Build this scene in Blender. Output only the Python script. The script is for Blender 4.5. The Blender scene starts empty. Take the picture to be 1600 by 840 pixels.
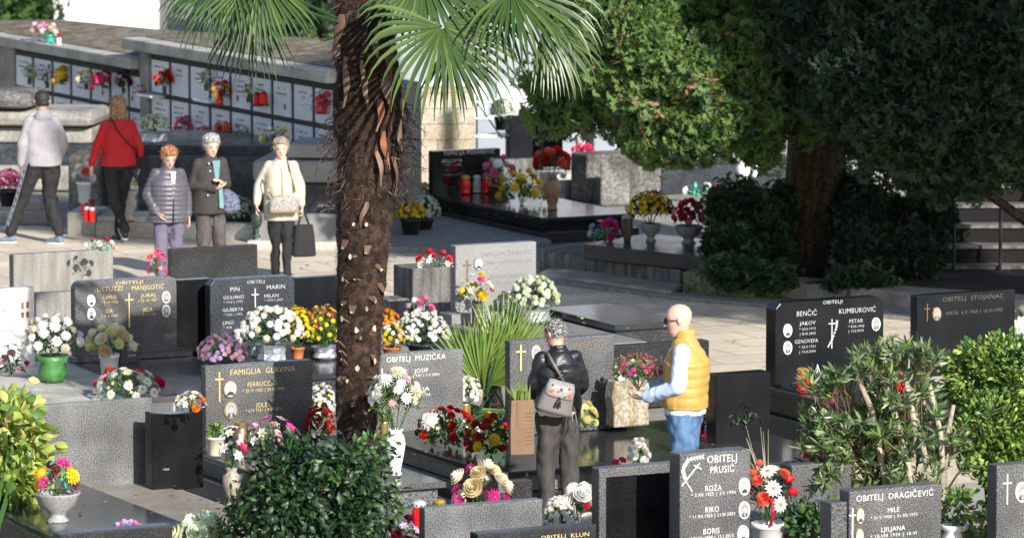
import bpy, math, random
import numpy as np
from mathutils import Vector, Matrix, noise
random.seed(7); RNG = np.random.default_rng(7)
SC = bpy.context.scene
COL = SC.collection

# ---------------------------------------------------------------- camera, sky, sun, exposure
F = 7800.0; CAMH = 6.4; PITCH = math.radians(6.68)
cam_d = bpy.data.cameras.new('camera'); cam = bpy.data.objects.new('camera', cam_d); COL.objects.link(cam)
cam.location = (0, 0, CAMH); cam.rotation_euler = (math.pi/2 - PITCH, 0, 0)
cam_d.sensor_width = 36; cam_d.lens = F/1600*36; cam_d.clip_end = 900; cam_d.clip_start = 1
cam_d.dof.use_dof = True; cam_d.dof.focus_distance = 38.5; cam_d.dof.aperture_fstop = 4.5
SC.camera = cam
SUN_AZ = (0.48, -0.877); SUN_EL = math.radians(27)
W = bpy.data.worlds.new('World'); SC.world = W; W.use_nodes = True
nt = W.node_tree; bg = nt.nodes['Background']
sky = nt.nodes.new('ShaderNodeTexSky'); sky.sky_type = 'NISHITA'; sky.sun_disc = False
sky.sun_elevation = SUN_EL; sky.sun_rotation = math.atan2(SUN_AZ[0], SUN_AZ[1])
nt.links.new(sky.outputs[0], bg.inputs[0]); bg.inputs[1].default_value = 0.10
sl = bpy.data.lights.new('sun', 'SUN'); so = bpy.data.objects.new('sun', sl); COL.objects.link(so)
sl.energy = 5.0; sl.angle = math.radians(0.5); sl.color = (1.0, 0.95, 0.875)
sv = Vector((SUN_AZ[0]*math.cos(SUN_EL), SUN_AZ[1]*math.cos(SUN_EL), math.sin(SUN_EL)))
so.rotation_euler = sv.to_track_quat('Z', 'Y').to_euler(); so.location = (20, 0, 30)
SC.view_settings.view_transform = 'Standard'; SC.view_settings.look = 'None'; SC.view_settings.gamma = 1
SC.view_settings.exposure = 0.68
SC.cycles.max_bounces = 6; SC.cycles.transparent_max_bounces = 6

# ---------------------------------------------------------------- geometry of the place
TH = math.radians(26.6)
A = Vector((math.cos(TH), math.sin(TH), 0)); B = Vector((math.sin(TH), -math.cos(TH), 0))   # along the rows / out of the headstones
C0 = Vector((0, 0, CAMH)); FW = Vector((0, math.cos(PITCH), -math.sin(PITCH))); UP = Vector((0, math.sin(PITCH), math.cos(PITCH))); RT = Vector((1, 0, 0))
def ray(u, v): return FW + RT*((u-800)/F) + UP*(-(v-420)/F)
def at(u, v, z=0.0):
    d = ray(u, v); return C0 + d*((z-CAMH)/d.z)
def atd(u, v, depth):
    d = ray(u, v); return C0 + d*depth
def proj(P):
    r = Vector(P)-C0; dz = r.dot(FW); return (800+F*r.dot(RT)/dz, 420-F*r.dot(UP)/dz, dz)
def onplane(u, v, P0, n):
    d = ray(u, v); return C0 + d*((Vector(P0)-C0).dot(n)/d.dot(n))
def ppm(P): return F/proj(P)[2]

# ---------------------------------------------------------------- materials
def _mat(name):
    m = bpy.data.materials.new(name); m.use_nodes = True
    return m, m.node_tree, m.node_tree.nodes['Principled BSDF']
def plain(name, col, rough=.6, metal=0, trans=0, noise_amt=.15, nscale=30, sheen=0, emis=None, sss=0, bump=0, coords='Object'):
    m, t, p = _mat(name)
    p.inputs['Roughness'].default_value = rough; p.inputs['Metallic'].default_value = metal
    if trans: p.inputs['Transmission Weight'].default_value = trans
    if noise_amt or bump:
        tc = t.nodes.new('ShaderNodeTexCoord'); n = t.nodes.new('ShaderNodeTexNoise'); n.inputs['Scale'].default_value = nscale; n.inputs['Detail'].default_value = 4
        t.links.new(tc.outputs[coords], n.inputs['Vector'])
        r = t.nodes.new('ShaderNodeValToRGB'); t.links.new(n.outputs[0], r.inputs[0])
        r.color_ramp.elements[0].position = .3; r.color_ramp.elements[1].position = .7
        r.color_ramp.elements[0].color = [c*(1-noise_amt) for c in col]+[1]; r.color_ramp.elements[1].color = [min(1, c*(1+noise_amt)) for c in col]+[1]
        t.links.new(r.outputs[0], p.inputs['Base Color'])
        if bump:
            b = t.nodes.new('ShaderNodeBump'); b.inputs['Strength'].default_value = bump; b.inputs['Distance'].default_value = .01
            t.links.new(n.outputs[0], b.inputs['Height']); t.links.new(b.outputs[0], p.inputs['Normal'])
    else: p.inputs['Base Color'].default_value = (*col, 1)
    return m
def leafmat(name, col, rough=.45, trans=.25):
    m, t, p = _mat(name)
    p.inputs['Base Color'].default_value = (*col, 1); p.inputs['Roughness'].default_value = rough
    tr = t.nodes.new('ShaderNodeBsdfTranslucent'); tr.inputs[0].default_value = (*[min(1, c*1.3) for c in col], 1)
    mx = t.nodes.new('ShaderNodeMixShader'); mx.inputs[0].default_value = trans
    t.links.new(p.outputs[0], mx.inputs[1]); t.links.new(tr.outputs[0], mx.inputs[2])
    t.links.new(mx.outputs[0], t.nodes['Material Output'].inputs[0])
    return m
def granite(name, c1, c2, rough, scale=190, dirt=None, stain=0.22, streak=False, bump=0):
    """speckled stone: two tones mixed by fine noise, wide stains on top"""
    m, t, p = _mat(name); N = t.nodes.new; L = t.links.new
    tc = N('ShaderNodeTexCoord'); n = N('ShaderNodeTexNoise'); n.inputs['Scale'].default_value = scale; n.inputs['Detail'].default_value = 2; n.inputs['Roughness'].default_value = .8
    L(tc.outputs['Object'], n.inputs['Vector'])
    r = N('ShaderNodeValToRGB'); L(n.outputs[0], r.inputs[0]); r.color_ramp.elements[0].position = .42; r.color_ramp.elements[1].position = .60
    r.color_ramp.elements[0].color = (*c1, 1); r.color_ramp.elements[1].color = (*c2, 1)
    n2 = N('ShaderNodeTexNoise'); n2.inputs['Scale'].default_value = 2.6; n2.inputs['Detail'].default_value = 6
    mp = N('ShaderNodeMapping'); L(tc.outputs['Object'], mp.inputs[0]); L(mp.outputs[0], n2.inputs['Vector'])
    if streak: mp.inputs['Scale'].default_value = (5, 5, .8)
    r2 = N('ShaderNodeValToRGB'); L(n2.outputs[0], r2.inputs[0]); r2.color_ramp.elements[0].position = .35; r2.color_ramp.elements[1].position = .65
    d = dirt or (1-stain*2, 1-stain*2, 1-stain*2); r2.color_ramp.elements[0].color = (*d, 1); r2.color_ramp.elements[1].color = (1, 1, 1, 1)
    mx = N('ShaderNodeMixRGB'); mx.blend_type = 'MULTIPLY'; mx.inputs[0].default_value = 1; L(r.outputs[0], mx.inputs[1]); L(r2.outputs[0], mx.inputs[2])
    L(mx.outputs[0], p.inputs['Base Color']); p.inputs['Roughness'].default_value = rough
    if rough > .19 or max(c2) < .03: p.inputs['Specular IOR Level'].default_value = .25
    if rough < .3:
        mr = N('ShaderNodeMapRange'); mr.inputs[3].default_value = rough*1.9; mr.inputs[4].default_value = rough*.7; L(n2.outputs[0], mr.inputs[0]); L(mr.outputs[0], p.inputs['Roughness'])
    if bump:
        b = N('ShaderNodeBump'); b.inputs['Strength'].default_value = bump; b.inputs['Distance'].default_value = .02; L(n2.outputs[0], b.inputs['Height']); L(b.outputs[0], p.inputs['Normal'])
    return m
M = {}
M['granite_mid'] = granite('granite_mid', (.022,.023,.026), (.235,.238,.24), .28, 115)
M['granite_light'] = granite('granite_light', (.045,.046,.048), (.31,.315,.32), .32, 120)
M['granite_dark'] = granite('granite_dark', (.016,.017,.019), (.075,.077,.08), .2, 80)
M['granite_blue'] = granite('granite_blue', (.02,.024,.031), (.085,.096,.112), .2, 80)
M['black'] = granite('black', (.008,.008,.009), (.016,.016,.018), .12, 120)
M['black_matte'] = granite('black_matte', (.007,.008,.010), (.022,.024,.028), .14, 120)
M['pol_dark'] = granite('polished_dark', (.02,.022,.024), (.06,.063,.066), .10, 150)
M['pol_mid'] = granite('polished_mid', (.04,.042,.045), (.16,.16,.158), .14, 80)
M['marble_dark'] = granite('marble_dark', (.035,.042,.05), (.07,.082,.095), .25, 12, stain=.2)
M['marble_white'] = granite('marble_white', (.72,.70,.66), (.80,.78,.74), .4, 20, stain=.05)
M['limestone'] = granite('limestone', (.42,.40,.36), (.55,.53,.48), .7, 40, stain=.2, bump=.2)
M['limestone_old'] = granite('limestone_old', (.30,.28,.25), (.42,.40,.36), .85, 30, stain=.22, streak=False, bump=.4)
M['greystone'] = granite('greystone', (.19,.19,.195), (.27,.27,.27), .55, 70, stain=.06)
M['concrete'] = granite('concrete', (.22,.21,.195), (.30,.29,.27), .9, 60, stain=.16, streak=True, bump=.3)
M['concrete_dark'] = granite('concrete_dark', (.14,.135,.13), (.22,.21,.20), .9, 50, stain=.3, streak=True, bump=.3)
M['lichen'] = granite('lichen_stone', (.12,.118,.112), (.25,.245,.235), .9, 22, dirt=(.35,.33,.3), bump=.5)
M['moss'] = granite('mossy_stone', (.14,.15,.07), (.30,.28,.20), .95, 20, dirt=(.45,.42,.25), bump=.5)
M['brownstone'] = granite('worn_brown_stone', (.22,.20,.175), (.33,.31,.28), .6, 60, dirt=(.7,.62,.5), bump=.1)
M['roof'] = granite('roof_concrete', (.14,.125,.10), (.27,.24,.20), .95, 9, dirt=(.62,.55,.42), bump=.6)
M['straw_rock'] = granite('rough_rock', (.24,.21,.165), (.44,.40,.32), .9, 34, dirt=(.7,.6,.42), streak=True, bump=.9)
M['gold'] = plain('gilt_letter', (.78,.60,.26), .4, .15, noise_amt=0)
M['silver'] = plain('silver_letter', (.62,.63,.64), .4, .2, noise_amt=0)
M['white_letter'] = plain('white_letter', (.8,.8,.78), .6, noise_amt=0)
M['grey_letter'] = plain('grey_letter', (.16,.155,.15), .6, noise_amt=0)
M['faint_letter'] = plain('faint_letter', (.11,.10,.09), .5, noise_amt=0)
M['white'] = plain('white_plastic', (.78,.78,.76), .35, noise_amt=.03)
M['cream'] = plain('cream_plastic', (.62,.58,.45), .5, noise_amt=.05)
M['porcelain'] = plain('porcelain', (.80,.80,.80), .15, noise_amt=.02)
M['photo_grey'] = plain('photo_grey', (.30,.30,.30), .3, noise_amt=.1)
M['photo_dark'] = plain('photo_dark', (.05,.05,.055), .3, noise_amt=0)
M['photo_skin'] = plain('photo_tone', (.42,.37,.34), .3, noise_amt=.05)
M['bronze'] = plain('bronze', (.30,.20,.10), .4, .7, nscale=50)
M['brass'] = plain('brass', (.55,.38,.16), .35, .7, nscale=60)
M['red_glass'] = plain('red_glass', (.70,.012,.012), .15, noise_amt=0)
M['red_dark'] = plain('dark_red_glass', (.28,.008,.01), .12, noise_amt=0)
M['clear'] = plain('clear_glass', (.75,.77,.78), .1, trans=.55, noise_amt=0)
M['foil'] = plain('silver_foil', (.62,.64,.70), .22, .7, nscale=60, bump=.8)
M['film'] = plain('cellophane', (.8,.82,.84), .08, trans=.85, noise_amt=0)
M['terracotta'] = plain('terracotta', (.46,.16,.06), .7)
M['clay_brown'] = plain('brown_clay', (.33,.17,.10), .5)
M['pot_black'] = plain('black_plastic', (.018,.018,.018), .4, noise_amt=0)
M['pot_green'] = plain('green_wrap', (.06,.20,.05), .4, bump=.6, nscale=25)
M['teal'] = plain('teal_plastic', (.05,.50,.36), .4, noise_amt=0)
M['stone_vase'] = granite('stone_vase', (.42,.40,.37), (.60,.58,.54), .7, 60, stain=.2)
M['grey_vase'] = granite('grey_vase', (.26,.26,.26), (.40,.40,.40), .5, 60, stain=.12)
M['dark_vase'] = granite('dark_vase', (.05,.045,.03), (.17,.15,.11), .4, 60, stain=.2, streak=True)
M['beige_vase'] = granite('beige_vase', (.33,.27,.22), (.50,.44,.37), .4, 20, stain=.2)
M['gold_cap'] = plain('gold_cap', (.60,.38,.07), .3, .6, noise_amt=0)
M['white_cap'] = plain('white_cap', (.6,.6,.58), .4, .3, noise_amt=0)
M['hole'] = plain('vent_hole', (.01,.01,.01), .8, noise_amt=0)
M['paint_white'] = plain('white_paint', (.72,.72,.70), .6, noise_amt=.05, nscale=3)
M['paint_blue_shaded'] = plain('pale_paint_shaded', (.26,.285,.33), .7, noise_amt=.06, nscale=3)  # shade on the pale house is put into this darker bluish colour
M['metal_dark'] = plain('dark_metal', (.03,.03,.03), .5, .3, noise_amt=.1)
M['metal_grey'] = plain('grey_metal', (.22,.23,.24), .5, .3, noise_amt=.1)
M['kraft'] = plain('kraft_paper', (.175,.108,.062), .8, noise_amt=.10, nscale=14, bump=.5)
M['soil'] = granite('soil', (.03,.022,.016), (.08,.055,.04), .95, 30, bump=.6)
M['bark'] = granite('bark', (.045,.032,.022), (.11,.08,.055), .95, 30, streak=True, stain=.3, bump=.8)
# plants
M['lf_dark'] = leafmat('leaf_dark_green', (.022,.055,.018), .48, .15)
M['lf_dark2'] = leafmat('leaf_deep_green', (.012,.036,.018), .48, .15)
M['lf_mid'] = leafmat('leaf_mid_green', (.06,.14,.03), .45, .25)
M['lf_mid2'] = leafmat('leaf_fresh_green', (.10,.20,.04), .45, .3)
M['lf_light'] = leafmat('leaf_light_green', (.20,.29,.06), .45, .3)
M['lf_lime'] = leafmat('leaf_lime', (.36,.44,.10), .45, .3)
M['lf_yellow'] = leafmat('leaf_yellow', (.55,.52,.18), .5, .3)
M['lf_brown'] = leafmat('leaf_brown', (.20,.12,.06), .7, .2)
M['lf_blue'] = leafmat('leaf_blue_green', (.05,.10,.075), .45, .2)
M['cy1'] = leafmat('cypress_bright', (.14,.24,.06), .6, .35)
M['cy2'] = leafmat('cypress_mid', (.10,.18,.05), .6, .3)
M['cy3'] = leafmat('cypress_cone_brown', (.25,.18,.10), .8, .1)
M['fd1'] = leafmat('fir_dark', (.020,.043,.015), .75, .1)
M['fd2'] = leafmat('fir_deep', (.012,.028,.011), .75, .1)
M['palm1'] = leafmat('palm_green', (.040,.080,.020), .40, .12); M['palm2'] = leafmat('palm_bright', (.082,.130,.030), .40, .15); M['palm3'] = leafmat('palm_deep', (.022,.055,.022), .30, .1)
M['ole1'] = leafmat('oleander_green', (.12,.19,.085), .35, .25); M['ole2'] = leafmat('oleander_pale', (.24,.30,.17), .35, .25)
M['straw'] = leafmat('straw', (.50,.45,.33), .6, .2)
def pet(name, c, tr=.3):
    M[name] = leafmat('petal_'+name, c, .55, tr)
    if name.startswith('p_'): M[name+'_v'] = leafmat('petal_faded_'+name, (c[0]*.80+.02, c[1]*.74+.02, c[2]*.62), .6, tr)
pet('p_white', (.80,.80,.76)); pet('p_cream', (.80,.74,.58)); pet('p_green_white', (.62,.70,.55)); pet('p_yellow', (.80,.60,.02)); pet('p_gold', (.72,.42,.01))
pet('p_paleyellow', (.78,.76,.38)); pet('p_orange', (.78,.25,.02)); pet('p_red', (.62,.012,.02)); pet('p_crimson', (.52,.02,.09)); pet('p_magenta', (.62,.03,.26))
pet('p_pink', (.75,.22,.42)); pet('p_lightpink', (.78,.48,.62)); pet('p_lilac', (.55,.42,.68)); pet('p_purple', (.22,.12,.42)); pet('p_burgundy', (.13,.008,.03)); pet('p_hot', (.72,.06,.16)); pet('p_coral', (.78,.16,.10)); pet('p_blue', (.22,.42,.6))

# ---------------------------------------------------------------- mesh helpers
class MB:
    def __init__(s): s.v = []; s.f = []; s.m = []
    def add(s, vs, fs, mi=0):
        b = len(s.v); s.v += [tuple(x) for x in vs]; s.f += [tuple(i+b for i in f) for f in fs]; s.m += [mi]*len(fs); return s
    def box(s, x0, x1, y0, y1, z0, z1, mi=0):
        v = [(x0,y0,z0),(x1,y0,z0),(x1,y1,z0),(x0,y1,z0),(x0,y0,z1),(x1,y0,z1),(x1,y1,z1),(x0,y1,z1)]
        return s.add(v, [(0,3,2,1),(4,5,6,7),(0,1,5,4),(1,2,6,5),(2,3,7,6),(3,0,4,7)], mi)
    def prism(s, pts, y0, y1, mi=0):            # pts: outline in x,z, counter-clockwise seen from -y
        n = len(pts); v = [(x, y0, z) for x, z in pts]+[(x, y1, z) for x, z in pts]
        f = [tuple(range(n)), tuple(range(2*n-1, n-1, -1))]+[(i, i+n, (i+1) % n+n, (i+1) % n) for i in range(n)]
        return s.add(v, f, mi)
    def slab(s, pts, z0, z1, mi=0):             # pts: outline in x,y
        n = len(pts); v = [(x, y, z0) for x, y in pts]+[(x, y, z1) for x, y in pts]
        return s.add(v, [tuple(range(n-1, -1, -1)), tuple(range(n, 2*n))]+[(i, (i+1) % n, (i+1) % n+n, i+n) for i in range(n)], mi)
    def lathe(s, prof, c=(0,0,0), seg=20, mi=0, jit=0):
        b = []; n = len(prof); cx, cy, cz = c
        for r, z in prof:
            for k in range(seg):
                a = 2*math.pi*k/seg; rr = r*(1+jit*random.uniform(-1, 1)); b.append((cx+rr*math.cos(a), cy+rr*math.sin(a), cz+z))
        f = [(i*seg+k, i*seg+(k+1) % seg, (i+1)*seg+(k+1) % seg, (i+1)*seg+k) for i in range(n-1) for k in range(seg)]
        f += [tuple(range(seg-1, -1, -1)), tuple(range((n-1)*seg, n*seg))]
        return s.add(b, f, mi)
    def tube(s, pts, r, seg=6, mi=0):
        pts = [Vector(p) for p in pts]; n = len(pts); rs = r if hasattr(r, '__len__') else [r]*n; b = []
        for i, p in enumerate(pts):
            d = (pts[min(i+1, n-1)]-pts[max(i-1, 0)]).normalized(); u = d.cross(Vector((0.13, .2, 1)) if abs(d.z) < .95 else Vector((1, 0, 0))).normalized(); w = d.cross(u)
            for k in range(seg):
                a = 2*math.pi*k/seg; b.append(p+(u*math.cos(a)+w*math.sin(a))*rs[i])
        f = [(i*seg+k, i*seg+(k+1) % seg, (i+1)*seg+(k+1) % seg, (i+1)*seg+k) for i in range(n-1) for k in range(seg)]
        f += [tuple(range(seg-1, -1, -1)), tuple(range((n-1)*seg, n*seg))]
        return s.add(b, f, mi)
    def loft(s, st, X=(1,0,0), Y=(0,1,0), seg=16, mi=0, pw=2.2):   # stations (center, rx, ry), superellipse sections
        X = Vector(X); Y = Vector(Y); b = []
        for c, rx, ry in st:
            for k in range(seg):
                a = 2*math.pi*k/seg; ca, sa = math.cos(a), math.sin(a)
                b.append(Vector(c)+X*rx*math.copysign(abs(ca)**(2/pw), ca)+Y*ry*math.copysign(abs(sa)**(2/pw), sa))
        n = len(st)
        f = [(i*seg+k, i*seg+(k+1) % seg, (i+1)*seg+(k+1) % seg, (i+1)*seg+k) for i in range(n-1) for k in range(seg)]
        f += [tuple(range(seg-1, -1, -1)), tuple(range((n-1)*seg, n*seg))]
        return s.add(b, f, mi)
    def ball(s, c, r, seg=12, mi=0):
        rx, ry, rz = r if hasattr(r, '__len__') else (r, r, r); st = []; k = max(5, seg//2)
        for i in range(k+1):
            a = math.pi*(i/k)-math.pi/2; q = max(.02, math.cos(a)); st.append((Vector(c)+Vector((0, 0, rz*math.sin(a))), rx*q, ry*q))
        return s.loft(st, seg=seg, mi=mi, pw=2)
    def xf(s, fn): s.v = [tuple(fn(Vector(p))) for p in s.v]; return s
    def build(s, name, mats, parent=None, smooth=False, bevel=0, seg=2, **kw):
        me = bpy.data.meshes.new(name); me.from_pydata(s.v, [], s.f)
        mats = mats if isinstance(mats, (list, tuple)) else [mats]
        for m in mats: me.materials.append(M[m] if isinstance(m, str) else m)
        if len(mats) > 1: me.polygons.foreach_set('material_index', s.m)
        if smooth: me.polygons.foreach_set('use_smooth', [True]*len(s.f))
        me.update(); o = link(name, me, parent, **kw)
        if bevel:
            b = o.modifiers.new('bevel', 'BEVEL'); b.width = bevel; b.segments = seg; b.limit_method = 'ANGLE'
        return o
def link(name, data, parent=None, loc=None, rot=None, **kw):
    o = bpy.data.objects.new(name, data); COL.objects.link(o)
    if parent is not None: o.parent = parent
    if loc is not None: o.location = loc
    if rot is not None: o.rotation_euler = rot
    for k, x in kw.items():
        if x: o[k] = x
    return o
def thing(name, label, cat, loc=(0,0,0), rz=0, group=None):
    o = link(name, None, None, loc, (0, 0, rz), label=label, category=cat, group=group); o.empty_display_size = .1
    return o
def struct(name, mb, mats, **kw): return mb.build(name, mats, kind='structure', **kw)
def npmesh(name, V, faces, mi, mats, parent=None, smooth=False, **kw):
    """V (n,3) array; faces: list of (k,m) int arrays of equal arity; mi: list of arrays"""
    me = bpy.data.meshes.new(name); me.vertices.add(len(V)); me.vertices.foreach_set('co', np.ascontiguousarray(V, dtype=np.float32).ravel())
    lt = np.concatenate([np.full(len(f), f.shape[1]) for f in faces]); li = np.concatenate([f.ravel() for f in faces]).astype(np.int32)
    ls = np.concatenate([[0], np.cumsum(lt)[:-1]]).astype(np.int32)
    me.loops.add(len(li)); me.loops.foreach_set('vertex_index', li)
    me.polygons.add(len(lt)); me.polygons.foreach_set('loop_start', ls); me.polygons.foreach_set('loop_total', lt.astype(np.int32))
    for m in mats: me.materials.append(M[m] if isinstance(m, str) else m)
    me.polygons.foreach_set('material_index', np.concatenate(mi).astype(np.int32))
    if smooth: me.polygons.foreach_set('use_smooth', np.ones(len(lt), dtype=bool))
    me.update(calc_edges=True); return link(name, me, parent, **kw)
def frames(D, up=None, roll=None, scale=1.0):
    """columns side, dir, normal"""
    D = D/np.linalg.norm(D, axis=1, keepdims=True); n = len(D)
    U = RNG.normal(size=(n, 3)) if up is None else np.broadcast_to(up, (n, 3)) + RNG.normal(size=(n, 3))*(roll or 0)
    S = np.cross(D, U); S /= (np.linalg.norm(S, axis=1, keepdims=True)+1e-9); Nn = np.cross(S, D)
    R = np.stack([S, D, Nn], axis=2); sc = np.broadcast_to(np.asarray(scale, dtype=float), (n,)); return R*sc[:, None, None]
def scatter(name, T, TF, R, P, mats, parent=None, mi=None, tmi=None, smooth=False, **kw):
    """T (k,3) template verts; TF list of faces; R (n,3,3), P (n,3); mi (n,) material per instance or tmi per face"""
    T = np.asarray(T, float); n = len(P); k = len(T)
    V = (np.einsum('nij,kj->nki', R, T)+P[:, None, :]).reshape(-1, 3); off = (np.arange(n)*k)
    by = {}
    for j, f in enumerate(TF): by.setdefault(len(f), []).append((f, j))
    faces = []; mis = []
    for a, lst in by.items():
        fa = np.array([f for f, _ in lst]); faces.append((fa[None]+off[:, None, None]).reshape(-1, a))
        if tmi is not None: mis.append(np.tile(np.array([tmi[j] for _, j in lst]), n))
        else: mis.append(np.repeat(mi if mi is not None else np.zeros(n, int), len(lst)))
    return npmesh(name, V, faces, mis, mats, parent, smooth, **kw)
def merge_scatter(parts):
    pass
LEAF = ([(0,0,0),(.5,.35,-.06),(.42,.72,-.08),(0,1,-.14),(-.42,.72,-.08),(-.5,.35,-.06),(0,.35,.05),(0,.72,.02)], [(0,1,6),(6,1,2,7),(7,2,3),(7,3,4),(6,7,4,5),(0,6,5)])
def leaft(w, curl=1): T, Fc = LEAF; return [(x*w, y, z*w*2*curl) for x, y, z in T], Fc
def blade(w): return [(0,0,0),(w*.5,.3,0),(w*.4,.7,-.04),(0,1,-.12),(-w*.4,.7,-.04),(-w*.5,.3,0)], [(0,1,5),(5,1,2,4),(4,2,3)]
def rnd_dirs(n, zmin=-1):
    d = RNG.normal(size=(n*3, 3)); d /= np.linalg.norm(d, axis=1, keepdims=True); d = d[d[:, 2] > zmin][:n]
    while len(d) < n: d = np.concatenate([d, d])[:n]
    return d
def W_(v): return np.array(v, float)
# ---------------------------------------------------------------- ground, paths
def groundpoly(pix, z): return [(lambda p: (p.x, p.y))(at(u, v, 0)) for u, v in pix]
def mat_ground():
    m, t, p = _mat('ground_concrete'); N = t.nodes.new; L = t.links.new
    tc = N('ShaderNodeTexCoord'); n = N('ShaderNodeTexNoise'); n.inputs['Scale'].default_value = .9; n.inputs['Detail'].default_value = 9; L(tc.outputs['Object'], n.inputs['Vector'])
    r = N('ShaderNodeValToRGB'); L(n.outputs[0], r.inputs[0]); r.color_ramp.elements[0].color = (.17,.155,.135,1); r.color_ramp.elements[1].color = (.33,.31,.27,1); r.color_ramp.elements[0].position = .3; r.color_ramp.elements[1].position = .7
    L(r.outputs[0], p.inputs['Base Color']); p.inputs['Roughness'].default_value = .9; return m
def mat_paver():
    m, t, p = _mat('paving'); N = t.nodes.new; L = t.links.new
    tc = N('ShaderNodeTexCoord'); mp = N('ShaderNodeMapping'); mp.inputs['Rotation'].default_value = (0, 0, -TH); L(tc.outputs['Object'], mp.inputs[0])
    b = N('ShaderNodeTexBrick'); b.inputs['Scale'].default_value = 1; b.inputs['Brick Width'].default_value = .8; b.inputs['Row Height'].default_value = .5; b.inputs['Mortar Size'].default_value = .012; b.inputs['Mortar Smooth'].default_value = .3
    b.inputs['Color1'].default_value = (.68,.60,.485,1); b.inputs['Color2'].default_value = (.58,.51,.41,1); b.inputs['Mortar'].default_value = (.30,.25,.20,1); L(mp.outputs[0], b.inputs['Vector'])
    n = N('ShaderNodeTexNoise'); n.inputs['Scale'].default_value = 1.3; n.inputs['Detail'].default_value = 9; n.inputs['Roughness'].default_value = .7; L(tc.outputs['Object'], n.inputs['Vector'])
    r = N('ShaderNodeValToRGB'); L(n.outputs[0], r.inputs[0]); r.color_ramp.elements[0].position = .33; r.color_ramp.elements[1].position = .66; r.color_ramp.elements[0].color = (.72,.70,.66,1); r.color_ramp.elements[1].color = (1.05,1.03,1.0,1)
    mx = N('ShaderNodeMixRGB'); mx.blend_type = 'MULTIPLY'; mx.inputs[0].default_value = 1; L(b.outputs[0], mx.inputs[1]); L(r.outputs[0], mx.inputs[2])
    L(mx.outputs[0], p.inputs['Base Color']); p.inputs['Roughness'].default_value = .8
    bp = N('ShaderNodeBump'); bp.inputs['Strength'].default_value = .3; bp.inputs['Distance'].default_value = .01; L(b.outputs['Fac'], bp.inputs['Height']); bp.invert = True; L(bp.outputs[0], p.inputs['Normal'])
    return m
M['ground'] = mat_ground(); M['paver'] = mat_paver()
g = MB(); g.add([(-300,-60,0),(300,-60,0),(300,700,0),(-300,700,0)], [(0,1,2,3)]); struct('ground', g, 'ground')
pth = MB(); pp = groundpoly([(-500,352),(0,352),(520,372),(700,388),(850,440),(1160,468),(1700,512),(2100,540),(2100,700),(1200,612),(900,520),(640,500),(0,450),(-500,440)], 0)
pth.add([(x, y, .005) for x, y in pp], [tuple(range(len(pp)-1, -1, -1))]); struct('path', pth, 'paver')

def kerb(name, pix, h, wd, mat, z=0):
    pts = [at(u, v, z) for u, v in pix]; m = MB()
    for a, b in zip(pts[:-1], pts[1:]):
        d = (b-a).normalized(); n = Vector((-d.y, d.x, 0)); n = n if n.y > 0 else -n
        m.slab([(a.x, a.y), (b.x, b.y), (b.x+n.x*wd, b.y+n.y*wd), (a.x+n.x*wd, a.y+n.y*wd)], z-.05, z+h)
    return m

# ---------------------------------------------------------------- tombs
TOMB = {}
def loc_of(P0, u, v):
    X = onplane(u, v, P0, B); return (X-P0).dot(A), X.z
def outline(w, z0, h, kind, k=.05, wb=0):
    if kind == 'flat': return [(-wb,z0),(w+wb,z0),(w,z0+h),(0,z0+h)]
    if kind == 'chamfer': return [(0,z0),(w,z0),(w,z0+h-k),(w-k,z0+h),(k,z0+h),(0,z0+h-k)]
    if kind == 'round':
        p = [(0,z0),(w,z0)]
        for a in range(0, 91, 15): p.append((w-k+k*math.cos(math.radians(a)), z0+h-k+k*math.sin(math.radians(a))))
        for a in range(90, 181, 15): p.append((k+k*math.cos(math.radians(a)), z0+h-k+k*math.sin(math.radians(a))))
        return p
    if kind == 'dip':
        p = [(0,z0),(w,z0)]
        for i in range(13):
            q = 1-i/12; p.append((w*q, z0+h-k*math.sin(math.pi*min(1, max(0, q)))))
        return p
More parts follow.
